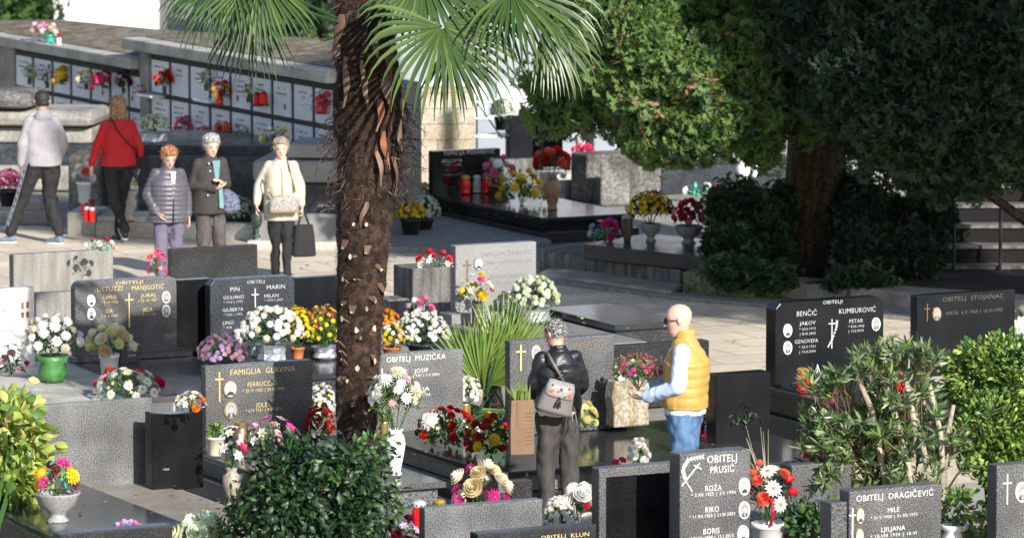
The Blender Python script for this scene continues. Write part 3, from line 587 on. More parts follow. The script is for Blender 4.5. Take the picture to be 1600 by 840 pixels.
rf.add(q_, [(0,1,6,5),(0,5,4),(1,2,6),(2,3,7,6)]); b_ = len(rf.v); rf.add([(x, 1.3, z) for x, z in ridge]+[(x, 1.3, zr-1.2) for x, z in ridge], [(1,0,4,5),(2,1,5,6),(3,2,6,7)])
rf.build('roof', 'roof', cw)
M['plaque'] = granite('plaque_marble', (.70,.73,.79), (.78,.80,.85), .35, 20, stain=.05)
ue1 = [26,54,84,113,144,174,203,224]; ue2 = [237,268,298,330,362,395,427,459,492,523]
rows = [(ue1, (28,86), (28,132), (28,139), (28,180)), (ue2, (240,93), (240,143), (240,151), (240,204))]
fr = MB(); NICHE = []
for ue, a, b, c, d in rows:
    zs = [wl(*q)[1] for q in (a, b, c, d)]
    xa = [wl(u, 140)[0] for u in ue]
    fr.box(xa[0]-.06, xa[-1], -.0, .035, zs[3]-.25, zs[0]+.06)
    for i in range(len(xa)-1):
        for zhi, zlo in ((zs[0], zs[1]), (zs[2], zs[3])):
            x1, x2 = xa[i]+.05, xa[i+1]-.05
            q = MB().box(x1, x2, -.02, -.003, zlo, zhi).build('niche_plaque', 'plaque', cw)
            wds = MB(); 
            for k in range(random.randint(2, 4)):
                L_ = (x2-x1)*random.uniform(.35, .7); xx = (x1+x2)/2-L_/2; zz = zhi-.09-k*.065
                for j in range(int(L_/.03)): 
                    if random.random() < .8: wds.box(xx+j*.03, xx+j*.03+.018, -.023, -.0205, zz, zz+.022)
            cxp = (x1+x2)/2+random.choice((-.09, .09)); 
            if random.random() < .6: wds.lathe([(.03,0),(.03,.004)], (0,0,0), 10); n_ = 20; wds.v[-n_:] = [(cxp+p[0]*1, -.024-p[2], zlo+.12+p[1]*1.3) for p in wds.v[-n_:]]
            wds.build('inscription', 'grey_letter', q); NICHE.append((x1, x2, zlo, zhi, q))
fr.build('frame', plain('charcoal_frame', (.022,.022,.024), .7, noise_amt=.2), cw, bevel=.003)
for u, v in ((249,147),(338,155)):
    x, z = wl(u, v); MB().box(x-.24, x+.24, -.22, -.022, z-.03, z).build('shelf', 'porcelain', cw, bevel=.004)

# ---------------------------------------------------------------- buildings and walls behind
def bld(name, label, u0, u1, vt, vb, D, mat, yaw, depth=None, cat='building'):
    P = at(u0, vb, 0); t = thing(name, label, cat, (P.x, P.y, 0), yaw); ax = Vector((math.cos(yaw), math.sin(yaw), 0)); w = solve_w(P, ax, u1); h = solve_h(P, vt)
    MB().box(0, w, 0, D, -.1, h).build('wall', mat, t, bevel=.02); return t, w, h
t, w, h = bld('white_house', 'bright white plastered house wall behind the columbarium roof', 84, 262, -420, 62, 6, 'paint_white', TH)
MB().box(-.3, w+.3, -.3, 6.3, h, h+.25).build('roof', 'roof', t)
for i in range(2): MB().box(.6+i*1.4, 1.2+i*1.4, -.03, -.003, h-2, h-1).build('window', 'granite_blue', t)
t, w, h = bld('stone_building', 'grey brown stone building corner behind the palm trunk', 478, 590, -330, 78, 4, 'limestone_old', TH); MB().box(-.2, w+.2, -.2, 4.2, h, h+.2).build('roof', 'roof', t)
t, w, h = bld('pale_house', 'long pale house wall, shade in its blue grey paint, behind the palm fronds and evergreens', 600, 1900, -330, 250, 6, 'paint_blue_shaded', .12); MB().box(-.3, w+.3, -.3, 6.3, h, h+.25).build('roof', 'roof', t)
for i in range(9):
    q = MB().box(1+i*1.9, 2+i*1.9, -.03, -.003, 2.4, 3.6).build('window', 'granite_blue', t)
for i in range(14): MB().box(.3+i*.62, .78+i*.62, -.035, -.003, .55, 1.05).build('niche_plaque', 'plaque', t)
t = thing('stone_wall', 'sunlit beige wall of large stone blocks right of the palm trunk', 'wall', (lambda p: (p.x, p.y, 0))(at(628, 292)), .05)
P = at(628, 292); w = solve_w(P, Vector((math.cos(.05), math.sin(.05), 0)), 742); h = solve_h(P, 138)
M['blockstone'] = granite('beige_block', (.38,.34,.28), (.54,.49,.41), .85, 25, dirt=(.75,.68,.58), bump=.4)
m = MB(); z = 0; r = 0
while z < h:
    hh = min(.2, h-z); x = -random.uniform(0, .3)
    while x < w:
        L_ = random.uniform(.35, .6); a, b = max(0, x), min(w, x+L_); 
        if b-a > .02: m.box(a+.002, b-.002, random.uniform(0, .012), .35, z+.002, z+hh-.002)
        x += L_
    z += .2
m.build('wall', 'blockstone', t, bevel=.008); MB().box(.01, w-.01, .03, .34, 0, h-.01).build('mortar', 'limestone_old', t)
# white metal shelf rack
t = at_thing('plant_rack', 'white metal plant rack with diagonal braces beside the beige block wall', 'rack', 745, 272); s = ppm(at(745, 272)); 
k = 1/s; m = MB()
for x in (0, 84): 
    for y in (0, .4): m.tube([(x*k, y, 0), (x*k, y, 118*k)], .012)
m.build('frame', 'metal_dark', t)
for z in (58, 86, 112): MB().box(-.02, 86*k, -.02, .42, z*k, z*k+.025).build('shelf', 'paint_white', t)
MB().tube([(0,-.01,112*k),(40*k,-.01,56*k)], .012).tube([(84*k,-.01,112*k),(44*k,-.01,56*k)], .012).build('brace', 'metal_dark', t)
M['riser_shade'] = plain('dark_iron_riser_shade', (.015,.015,.015), .9, noise_amt=.2); M['riser_shade'].node_tree.nodes['Principled BSDF'].inputs['Specular IOR Level'].default_value = .1  # dark iron, blackened with the shade the sunlit stair lacks; treads darkened too
P = at(1472, 440); t = thing('iron_stair', 'dark open iron stair with pale tread edges at the right behind the shrubs', 'stairs', (P.x, P.y, 0), .03)
for i in range(5): MB().box(.10*i if i < 3 else .25, 1.5, .30*i, .30*i+.27, .13+.19*i, .17+.19*i).build('tread', 'concrete_dark', t, bevel=.004)
for x in (.12, .62, 1.45): MB().tube([(x,-.04,0),(x,-.04,1.0)], .02).tube([(x,-.04,1.0),(x,1.2,1.75)], .018).build('handrail', 'metal_dark', t)
[MB().box(.10*i+.03 if i < 3 else .28, 1.49, .30*i+.03, .30*i+.298, 0, .128+.19*i).build('riser', 'riser_shade', t) for i in range(5)]
MB().box(1.51, 1.55, 0, 1.5, 0, .12).build('stringer', 'metal_dark', t); MB().add([(0,1.5,0),(1.5,1.5,0),(1.5,1.5,1.0),(0,1.5,1.0)], [(0,1,2,3)]).build('riser_panel', 'metal_dark', t)
# white post near the trunk
t = at_thing('post', 'pale square marble post just right of the big tree trunk', 'post', 1320, 300); blk(t, 'shaft', 1318, 1328, 222, 300, 0, .12, 'greystone', bevel=.01); blk(t, 'foot', 1315, 1331, 297, 304, 0, .16, 'greystone', bevel=.01)
t = at_thing('garden_wall', 'low pale wall seen between the tree trunk and the drooping branches', 'wall', 1330, 300); blk(t, 'wall', 1305, 1430, 262, 300, 0, .3, 'limestone', .05)
# ---------------------------------------------------------------- trees and shrubs
def fan_spray(n, spread, l, w):
    """small flat spray of n leaflets"""
    V = []; Fc = []
    for i in range(n):
        a = (i/(n-1)-.5)*spread; b = .25+.5*abs(math.cos(a))*random.uniform(.6, 1); d = Vector((math.sin(a), math.cos(a), random.uniform(-.25, .25))); sd = Vector((d.y, -d.x, random.uniform(-.6, .6)))
        p = Vector((math.sin(a)*.12, b*.5, 0)); L_ = l*random.uniform(.7, 1.1); k = len(V)
        V += [p, p+d*L_*.5+sd*w, p+d*L_, p+d*L_*.5-sd*w]; Fc.append((k, k+1, k+2, k+3))
    return [tuple(v) for v in V], Fc
def crown(name, blobs, nclump, per, tuft, tmpl, mats, wts, parent, droop=.3, size=(.8, 1.3), fill=.35, out=1.0, seed=None, lobes=0):
    """blobs: (center, (rx,ry,rz)) ; clumps sit near blob surfaces, each a bundle of sprays pointing outwards"""
    if lobes:
        nb = []
        for c_, r_ in blobs:
            nb.append((c_, tuple(x*.72 for x in r_)))
            for d_ in rnd_dirs(lobes):
                q_ = random.uniform(.62, .92); s_ = random.uniform(.26, .42); nb.append((c_+Vector((d_[0]*r_[0]*q_, d_[1]*r_[1]*q_, d_[2]*r_[2]*q_)), (max(r_)*s_*1.1, max(r_)*s_*1.1, max(r_)*s_)))
        blobs = nb
    vol = np.array([b[1][0]*b[1][1]+b[1][0]*b[1][2] for b in blobs]); idx = RNG.choice(len(blobs), nclump, p=vol/vol.sum())
    Cc = np.array([b[0][:] for b in blobs])[idx]; Rr = np.array([b[1] for b in blobs])[idx]
    d = rnd_dirs(nclump); rad = 1-fill*RNG.random(nclump)**1.7; rad *= 1+.13*np.sin(d[:, 0]*7+Cc[:, 0]*3)*np.cos(d[:, 2]*6+Cc[:, 2])
    P = Cc+d*Rr*rad[:, None]; Pn = np.repeat(P, per, 0)+RNG.normal(size=(nclump*per, 3))*tuft*.55
    D = np.repeat(d, per, 0)*out+RNG.normal(size=(nclump*per, 3))*.55; D[:, 2] -= droop*RNG.random(len(D))
    sc = tuft*RNG.uniform(size[0], size[1], len(D))*np.repeat(RNG.uniform(.75, 1.25, nclump), per)
    mi = np.repeat(RNG.choice(len(mats), nclump, p=wts), per); sw = RNG.random(len(D)) < .2; mi[sw] = RNG.choice(len(mats), sw.sum(), p=wts)
    return scatter(name, tmpl[0], tmpl[1], frames(D, scale=sc), Pn, mats, parent, mi=mi)
def limb(pts, r0, r1, seg=8, jit=.02):
    n = len(pts); return pts, [r0+(r1-r0)*i/(n-1) for i in range(n)]
def trunk_mesh(name, t, H, r0, r1, seg=22, lean=(0,0), flare=1.4, mat='bark'):
    m = MB(); st = []; N_ = 24
    prof = []
    for i in range(N_+1):
        q = i/N_; z = H*q-.1; r = (r0+(r1-r0)*q)*(1+(flare-1)*math.exp(-q*9)); b = len(m.v)
        for k in range(seg):
            a = 2*math.pi*k/seg; rr = r*(1+.09*math.sin(a*5+.6*math.sin(z*1.3))+.05*noise.noise(Vector((a*2, z*.8, 3))))
            m.v.append((lean[0]*q+rr*math.cos(a), lean[1]*q+rr*math.sin(a), z))
    for i in range(N_):
        for k in range(seg): m.f.append((i*seg+k, i*seg+(k+1) % seg, (i+1)*seg+(k+1) % seg, (i+1)*seg+k)); m.m.append(0)
    return m
SPR = fan_spray(11, 2.6, .5, .065); SPR0 = fan_spray(9, 2.4, .6, .10)
def px_blob(u, v, depth, ru, rv, rd=None):
    P = atd(u, v, depth); s = F/depth; a, b = ru/s, rv/s; return (P, (a, rd or (a+b)/2, b))

# big cypress with the thick trunk
P = at(1272, 436); t = thing('cypress_tree', 'big cypress with a thick dark trunk and sunlit yellow green crown', 'tree', (P.x, P.y, 0)); D0 = P.y
tm = trunk_mesh('trunk', t, 9, .29, .22, lean=(.1, .1))
for az, z0, L_ in ((3.4,2.2,2.4),(2.9,3.0,2.2),(4.4,2.6,1.6),(5.3,3.2,1.5),(.3,3.4,1.6)):
    d = Vector((math.cos(az), math.sin(az), .25)); tm.tube([Vector((.05,0,z0))+d*L_*q+Vector((0,0,.1*math.sin(q*5))) for q in (0,.3,.6,1)], [.09,.07,.045,.015], 7)
tm.build('trunk', 'bark', t, smooth=True)
bl = [px_blob(*b) for b in ((1010,50,D0-1.3,110,85),(1090,110,D0-1.6,100,80),(940,20,D0-1,80,80),(1155,170,D0-1.5,65,65),(1060,170,D0-1.5,95,62),(975,130,D0-.7,75,80),(1130,30,D0-1,90,80),(1235,60,D0-1,60,90),
     (1275,130,D0-1.1,55,55),(1180,110,D0-.8,70,90),(1250,170,D0-.6,60,35),(900,150,D0+.1,70,50),(1000,-80,D0-.6,150,90),(1150,-90,D0-.6,150,100),(1290,-60,D0-.6,130,100),(1180,215,D0-1.6,32,38),(1040,215,D0-1.1,60,30))]
bl = [(b[0]-P.xyz*0-Vector((P.x, P.y, 0)), b[1]) for b in bl]
crown('crown', bl, 7500, 9, .115, SPR, ['cy1','cy2','cy3','lf_dark2'], [.55,.29,.05,.11], t, fill=.35, lobes=9)
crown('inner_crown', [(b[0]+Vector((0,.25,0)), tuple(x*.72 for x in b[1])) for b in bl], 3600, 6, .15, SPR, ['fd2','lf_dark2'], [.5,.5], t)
# dark fir at the right, shaded by an unseen tree added on the right
def evergreen(label, base, blobs, H, r, nc, per, tuft, mats, wts, name='fir_tree', droop=.4, inner=True, tr=True, limbs=True):
    t = thing(name, label, 'tree', (base.x, base.y, 0)); b0 = Vector((base.x, base.y, 0))
    m = trunk_mesh('trunk', t, H, r, r*.4, seg=12)
    bb = [(b[0]-b0, b[1]) for b in blobs]
    for c, rr in bb:
        zr = max(.5, c.z-.9); m.tube([Vector((0,0,zr)), Vector((c.x*.5, c.y*.5, (zr+c.z)/2+.1)), c], [r*.3, r*.2, r*.06], 6)
    m.build('trunk', 'bark', t, smooth=True); crown('crown', bb, nc, per, tuft, SPR, mats, wts, t, droop=droop, fill=.4, lobes=9)
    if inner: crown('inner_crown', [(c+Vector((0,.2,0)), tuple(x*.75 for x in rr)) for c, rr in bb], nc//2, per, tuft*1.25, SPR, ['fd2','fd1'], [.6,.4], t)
    return t
P = at(1655, 470); dd = P.y-.6
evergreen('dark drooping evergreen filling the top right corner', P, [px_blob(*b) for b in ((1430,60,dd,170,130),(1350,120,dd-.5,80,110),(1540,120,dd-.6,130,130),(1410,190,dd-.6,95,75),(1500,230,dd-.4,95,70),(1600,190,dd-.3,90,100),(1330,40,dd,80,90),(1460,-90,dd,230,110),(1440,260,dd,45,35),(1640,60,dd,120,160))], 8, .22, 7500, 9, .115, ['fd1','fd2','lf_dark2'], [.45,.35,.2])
# trees far left behind the columbarium
P = at(30, 60); evergreen('round green tree behind the columbarium roof in the top left corner', P, [px_blob(*b) for b in ((20,10,P.y,60,30),(62,14,P.y,24,24),(0,-40,P.y,90,50),(60,-30,P.y,30,30))], 5, .2, 900, 7, .25, ['cy2','lf_dark','lf_mid'], [.4,.4,.2], name='tree')
P = at(455, 85); evergreen('dark bushy evergreen between the house and the palm trunk', P, [px_blob(*b) for b in ((455,30,P.y,48,38),(470,0,P.y,40,40),(430,-10,P.y,50,40))], 5, .2, 900, 7, .22, ['cy2','lf_dark','lf_dark2'], [.2,.5,.3], name='tree')
# shrubs in the bed
def shrub(label, name, base, blobs, nc, per, tuft, mats, wts, tmpl=None, cat='shrub', nst=9, fill=.6, size=(.8,1.3), droop=.2, stem='bark', out=1.):
    t = thing(name, label, cat, (base.x, base.y, base.z)); bb = [(b[0]-base, b[1]) for b in blobs]; m = MB()
    for i in range(nst):
        c, r = random.choice(bb); e = c+Vector([random.uniform(-.6, .6)*x for x in r]); m.tube([(random.uniform(-.06,.06), random.uniform(-.06,.06), -.05), (e.x*.4, e.y*.4, e.z*.5), e], [.018, .013, .004], 5)
    m.build('stem', stem, t)
    crown('foliage', bb, nc, per, tuft, tmpl or SPR, mats, wts, t, fill=fill, size=size, droop=droop, out=out, lobes=0 if tuft == .05 else (6 if nc > 1000 else 0)); return t
P = at(1165, 440, .12); d_ = P.y
shrub('dark dense juniper left of the big tree trunk, beside the flower bowl', 'juniper_shrub', P, [px_blob(*b) for b in ((1165,345,d_+1.0,60,55),(1150,395,d_+.5,42,38),(1195,390,d_+.8,40,45),(1215,330,d_+1.4,40,36))], 1700, 8, .10, ['lf_dark2','lf_dark','fd1'], [.4,.35,.25])
P = at(1350, 436, .12); d_ = P.y+.3
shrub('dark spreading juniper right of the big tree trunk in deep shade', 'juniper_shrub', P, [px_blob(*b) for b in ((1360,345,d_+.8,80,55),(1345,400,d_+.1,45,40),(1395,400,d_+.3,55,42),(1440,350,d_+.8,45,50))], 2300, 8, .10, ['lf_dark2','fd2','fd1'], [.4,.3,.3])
P = at(1240, 446, .12); d_ = P.y
shrub('low mid green ground shrub along the kerb at the foot of the big tree', 'low_shrub', P, [px_blob(*b) for b in ((1150,425,d_,45,16),(1205,434,d_,36,12),(1340,436,d_,46,14))], 600, 8, .07, ['lf_dark','lf_mid','lf_dark2'], [.5,.2,.3])
P = at(1560, 385, .0); d_ = P.y+1.6  # added shrub mass, darkens the sunlit ground behind the stair as shade would
shrub('dark shrub mass added behind the iron stair in place of shaded ground', 'hedge_bush', P, [px_blob(*b) for b in ((1500,325,d_,70,50),(1580,320,d_,90,62),(1680,330,d_,80,70),(1440,340,d_,40,40),(1540,290,d_,60,50))], 2200, 7, .12, ['lf_dark2','fd2','fd1'], [.4,.3,.3])
# foreground shrubs
LT = leaft(.5)
P = at(485, 925); d_ = P.y
shrub('glossy dark green rounded bush at the bottom centre in front of the palm trunk', 'laurel_bush', P, [px_blob(*b) for b in ((470,785,d_,100,82),(415,770,d_,50,62),(545,800,d_,52,90),(480,850,d_,118,80),(545,722,d_,44,34),(455,722,d_+.1,60,28),(395,840,d_,38,60),(520,735,d_-.2,40,40))], 1150, 4, .072, ['lf_dark','lf_dark2','lf_mid'], [.6,.28,.12], tmpl=LT, fill=.7, size=(.7,1.15), nst=22)
P = at(590, 905); d_ = P.y
shrub('loose fresh green leaf shoots at the right side of the dark bush', 'laurel_bush', P, [px_blob(*b) for b in ((575,700,d_+.2,38,28),(600,770,d_+.1,24,60),(570,790,d_,40,50))], 130, 4, .06, ['lf_mid','lf_dark'], [.6,.4], tmpl=LT, fill=.9, size=(.7,1.1), nst=8)
P = at(-20, 900); d_ = P.y+1.6
shrub('yellow green broad leaved shrub at the left edge beside the plain granite stone', 'hydrangea_shrub', P, [px_blob(*b) for b in ((10,690,d_,55,55),(40,730,d_,30,45),(-20,740,d_,70,60),(10,650,d_,35,25))], 330, 4, .115, ['lf_lime','lf_light','lf_mid2','lf_yellow'], [.45,.3,.15,.1], tmpl=leaft(.6), fill=.7, size=(.75,1.2), nst=7, stem='lf_mid')
P = at(1560, 850); d_ = P.y
shrub('clipped light green hedge bush at the right edge in sunlight', 'hedge_bush', P, [px_blob(*b) for b in ((1560,590,d_+.3,75,60),(1620,610,d_,60,90),(1520,600,d_+.4,45,45),(1550,680,d_,60,70),(1600,720,d_,70,70))], 3400, 4, .05, ['lf_light','lf_mid2','lf_mid','lf_lime'], [.36,.26,.26,.12], tmpl=LT, fill=.4, size=(.7,1.2), nst=20)
# oleander: cut pale stems and whorls of narrow leaves
P = at(1385, 872); t = thing('oleander', 'oleander with thick cut pale stems and narrow leaves above the stepped headstone', 'shrub', (P.x, P.y, 0)); d_ = P.y; o = Vector((P.x, P.y, 0)); tips = []
thick = [((1400,760),(1372,620,),(1352,570)),((1385,760),(1362,640),(1340,590)),((1430,770),(1400,655),(1380,590)),((1475,770),(1470,680),(1452,600)),((1475,740),(1482,670),(1490,632)),((1350,770),(1320,680),(1285,640)),((1420,760),(1432,680),(1410,560)),((1460,780),(1440,690),(1430,640))]
for k, pts in enumerate(thick):
    q = [atd(u, v, d_+random.uniform(-.15,.15))-o for u, v in pts]; r = random.uniform(.016,.027)
    b = q[0].copy(); b.z = 0; MB().tube([b*.6+Vector((0,0,0)), q[0], q[1], q[2]], [r*1.15, r*1.1, r, r*.75], 8).build('stem', granite('pale_bark%d' % k, (.34,.29,.22), (.50,.45,.36), .85, 30, bump=.4) if k == 0 else bpy.data.materials['pale_bark0'], t, smooth=True)
m = MB()
for i in range(210):
    q = random.random()
    u = random.gauss(1392, 64) if q < .87 else random.uniform(1255, 1330); v = random.uniform(530, 775); 
    if q >= .87: v = random.uniform(640, 745)
    if u > 1470: v = random.uniform(640, 830)
    if u < 1300 and v < 575: v += 50
    e = atd(u, v, d_+random.uniform(-.4, .45))-o; s0 = Vector((random.uniform(-.2,.2), random.uniform(-.1,.1), random.uniform(.3, .8)*e.z)); s0.x += e.x*.5
    m.tube([s0, (s0+e)/2+Vector((0,0,.02)), e], [.008,.006,.003], 4); tips.append((e, (e-s0).normalized()))
m.build('twig', 'lf_brown', t)
Ds = []; Ps = []; 
for e, d in tips:
    for k in range(25):
        w = d*random.uniform(.2, 1.1)+Vector((random.gauss(0,.7), random.gauss(0,.7), random.gauss(.1,.5))); Ds.append(w.normalized()[:]); Ps.append((e-d*random.uniform(0,.12))[:])
BL = blade(.17); n = len(Ds)
scatter('foliage', BL[0], BL[1], frames(np.array(Ds), scale=RNG.uniform(.07,.135,n)), np.array(Ps), ['ole1','lf_mid','ole2','lf_dark','lf_light'], t, mi=RNG.choice(5, n, p=[.34,.14,.30,.08,.14]))
# plants in front of low stones at the bottom
P = at(780, 900); d_ = P.y
shrub('small leafy shoots growing in front of the low speckled stone', 'small_shrub', P, [px_blob(*b) for b in ((740,825,d_,45,18),(800,820,d_,40,22),(700,835,d_,20,14))], 90, 4, .055, ['lf_mid','lf_dark','lf_mid2'], [.5,.3,.2], tmpl=LT, fill=.9, size=(.7,1.1), nst=12)
P = at(1255, 905); d_ = P.y
shrub('broad leaved green plant beside the white pot with gerberas', 'small_shrub', P, [px_blob(*b) for b in ((1260,815,d_,30,30),(1285,800,d_,20,20),(1300,830,d_,20,14))], 90, 4, .07, ['lf_mid','lf_dark','lf_blue'], [.5,.3,.2], tmpl=LT, fill=.9, size=(.7,1.2), nst=8)
P = at(1540, 905); d_ = P.y
shrub('ivy like light green leaves left of the right edge headstone', 'small_shrub', P, [px_blob(*b) for b in ((1545,800,d_,22,30),(1530,830,d_,30,14),(1495,790,d_+.4,30,30))], 100, 4, .055, ['lf_light','lf_mid2','lf_mid'], [.4,.3,.3], tmpl=LT, fill=.9, size=(.7,1.2), nst=8)
P = at(358, 905); d_ = P.y
shrub('bright green succulent like tuft at the bottom left of the dark bush', 'small_shrub', P, [px_blob(*b) for b in ((360,825,d_,24,20),(345,838,d_,16,10))], 80, 5, .035, ['lf_mid2','lf_mid'], [.6,.4], tmpl=LT, fill=.7, nst=5)
P = at(1150, 720, .1); d_ = P.y+.2
shrub('thin sprig of dark leaves over the beige kerb, right of the bald man', 'small_shrub', P, [px_blob(*b) for b in ((1150,646,d_,18,12),(1172,654,d_,14,10),(1140,638,d_,8,6))], 14, 3, .055, ['lf_dark','lf_mid'], [.6,.4], tmpl=LT, fill=1, nst=5)

# ---------------------------------------------------------------- palms
def fan_leaf(hub, axis, normal, R, nseg, spread, droop, w, parent, mats=('lf_mid','lf_mid2'), name='frond', petiole=None, bend=0, cup=.15):
    """palmate leaf: hub point, axis direction, blade normal; segments radiate over spread radians"""
    axis = Vector(axis).normalized(); normal = (Vector(normal)-axis*Vector(normal).dot(axis)).normalized(); sd = axis.cross(normal); m = MB(); hub = Vector(hub)
    for i in range(nseg):
        a = (i/(nseg-1)-.5)*spread; L_ = R*(.74+.26*math.cos(a*.7))*random.uniform(.92, 1.05); d = (axis*math.cos(a)+sd*math.sin(a)+normal*cup*random.uniform(.5, 1.2)).normalized()
        g = droop*random.uniform(.6, 1.5); n_ = 7; P_ = []; p = hub+d*.02; dirn = d.copy(); brk = random.uniform(.45, .8)
        for k in range(n_+1):
            q = k/n_; P_.append(p.copy()); dirn = (dirn+Vector((0,0,-1))*g*(.02+.5*max(0, q-.25)**1.5)*(2.2 if q > brk else 1)).normalized(); p = p+dirn*(L_/n_)
        mi = i % len(mats) if random.random() < .6 else 0
        W0 = w*random.uniform(.85, 1.1); V = []; 
        for k in range(n_+1):
            q = k/n_; ww = W0*(.30+1.1*q if q < .45 else .8*(1-((q-.45)/.56)**1.6)+.0)+.0008
            tdir = (P_[min(k+1, n_)]-P_[max(k-1, 0)]).normalized(); s_ = tdir.cross(normal); s_ = s_.normalized() if s_.length > .05 else sd; nn = s_.cross(tdir)
            V += [P_[k]-s_*ww+nn*ww*.5, P_[k], P_[k]+s_*ww+nn*ww*.5]
        fs = []
        for k in range(n_): fs += [(3*k, 3*k+1, 3*k+4, 3*k+3), (3*k+1, 3*k+2, 3*k+5, 3*k+4)]
        m.add(V, fs, mi)
    if petiole: m.tube(petiole+[hub], [.016]*len(petiole)+[.008], 6, len(mats)-1)
    return m.build(name, list(mats), parent)
Pp = at(556, 775); palm = thing('fan_palm', 'tall fan palm with a shaggy brown fibre trunk and drooping fronds at the top', 'palm', (Pp.x, Pp.y, 0)); dp = Pp.y; op = Vector((Pp.x, Pp.y, 0))
s_p = F/dp
def pl(u, v, dd=0): return atd(u, v, dp+dd)-op
# trunk: centre line and radius from the outline
M['fibre'] = granite('palm_fibre', (.018,.011,.008), (.065,.038,.028), .95, 14, streak=False, stain=.3, bump=1)
prof = [(800,557,32),(700,557,34),(600,558,38),(500,562,40),(400,566,45),(330,570,50),(260,578,56),(180,578,59),(100,574,55),(40,570,48),(0,565,48),(-80,562,46),(-160,560,30)]
m = MB(); seg = 40; rings = []
for i in range(90):
    v = 800-960*i/89
    for (v1, u1, r1), (v2, u2, r2) in zip(prof[:-1], prof[1:]):
        if v2 <= v <= v1: q = (v1-v)/(v1-v2); uc = u1+(u2-u1)*q; r = r1+(r2-r1)*q; break
    c = pl(uc, v); c.z = max(c.z, -.1) if i == 0 else c.z
    for k in range(seg):
        a = 2*math.pi*k/seg; zz = c.z; rr = r/s_p*.85*(1+.09*noise.noise(Vector((math.cos(a)*3, math.sin(a)*3, zz*6)))+.07*((zz*7.5+k*.37/seg*6) % 1))
        m.v.append((c.x+rr*math.cos(a), c.y+rr*math.sin(a), c.z))
for i in range(89):
    for k in range(seg): m.f.append((i*seg+k, i*seg+(k+1) % seg, (i+1)*seg+(k+1) % seg, (i+1)*seg+k)); m.m.append(0)
m.f.append(tuple(range(89*seg, 90*seg))); m.m.append(0)
tr_ = m.build('trunk', 'fibre', palm, smooth=True)
def trunk_pt(v, a, k=1.0):
    for (v1, u1, r1), (v2, u2, r2) in zip(prof[:-1], prof[1:]):
        if v2 <= v <= v1: q = (v1-v)/(v1-v2); uc = u1+(u2-u1)*q; r = r1+(r2-r1)*q; break
    c = pl(uc, v); n = Vector((math.cos(a), math.sin(a), 0)); return c+n*(r/s_p*k), n
Ds = []; Ps = []; Sc = []
for i in range(11500):
    v = random.uniform(-100, 790); a = random.uniform(math.pi*.9, math.pi*2.1); p, n = trunk_pt(v, a, .85); tg = Vector((-n.y, n.x, 0))
    up_ = random.uniform(-1.2, .9) if v > 320 else random.uniform(-1.6, .1)
    Ds.append((n*random.uniform(.25, 1.0)+tg*random.gauss(0, .8)+Vector((0, 0, up_)))[:]); Ps.append(p[:]); Sc.append(random.uniform(.03, .065 if v > 320 else .13))
HB = ([(-.018,0,0),(.018,0,0),(.012,.5,.08),(-.012,.5,.08),(0,1,.0)], [(0,1,2,3),(3,2,4)])
pet('fib1', (.058,.032,.023), .1); pet('fib2', (.026,.015,.012), .1); pet('fib3', (.12,.068,.045), .1); pet('fib4', (.22,.16,.12), .1); M['husk'] = plain('husk_orange', (.20,.08,.04), .85, noise_amt=.45, nscale=9); M['husk2'] = plain('husk_brown', (.16,.10,.07), .85, noise_amt=.5, nscale=9)
scatter('fibres', HB[0], HB[1], frames(np.array(Ds), scale=np.array(Sc)), np.array(Ps), ['fib1','fib2','fib3','fib4'], palm, mi=RNG.choice(4, len(Ds), p=[.42,.33,.19,.06]), kind='stuff')
# cut leaf bases, pale ended
for i, (u, v) in enumerate([(555,433),(592,410),(532,438),(585,460),(527,468),(548,474),(570,485),(535,500),(556,518),(565,528),(525,538),(590,520),(532,552),(560,575),(595,550),(530,585),(545,600),(527,600),(592,585),(555,625),(575,640),(535,565),(545,352),(568,348),(572,380),(548,395),(530,372),(602,440),(610,445),(520,640),(588,610)]):
    a = math.pi*1.5+(u-562)/48*1.05; p, n = trunk_pt(v, a, .88); e = p+n*random.uniform(.02,.055)+Vector((0,0,random.uniform(-.06,.06))); tg = Vector((-n.y, n.x, 0)); w = random.uniform(.016,.027)
    m = MB(); z1 = Vector((0,0,.007)); e = e+tg*random.uniform(-.02,.02); b = [p-tg*w*1.3-z1, p+tg*w*1.3-z1, e+tg*w*.8-z1, e-tg*w*.8-z1, p-tg*w*1.3+z1, p+tg*w*1.3+z1, e+tg*w*.8+z1, e-tg*w*.8+z1]
    m.add(b, [(0,1,2,3),(7,6,5,4),(0,4,5,1),(1,5,6,2),(3,7,4,0)], 0)
    hh = random.uniform(.012,.032); ee = e+n*.004; pts = [ee+tg*w*random.uniform(.4,1.0)*math.cos(a_)+Vector((0,0,hh*random.uniform(.5,1.1)*math.sin(a_)))+n*random.uniform(-.004,.006) for a_ in (0,.9,1.9,3.0,4.0,5.2)]
    m.add([ee]+pts, [(0,q+1,(q+1)%6+1) for q in range(6)], 1)
    m.build('leaf_base', ['fib3', 'straw' if i % 3 else 'fib4'], palm)
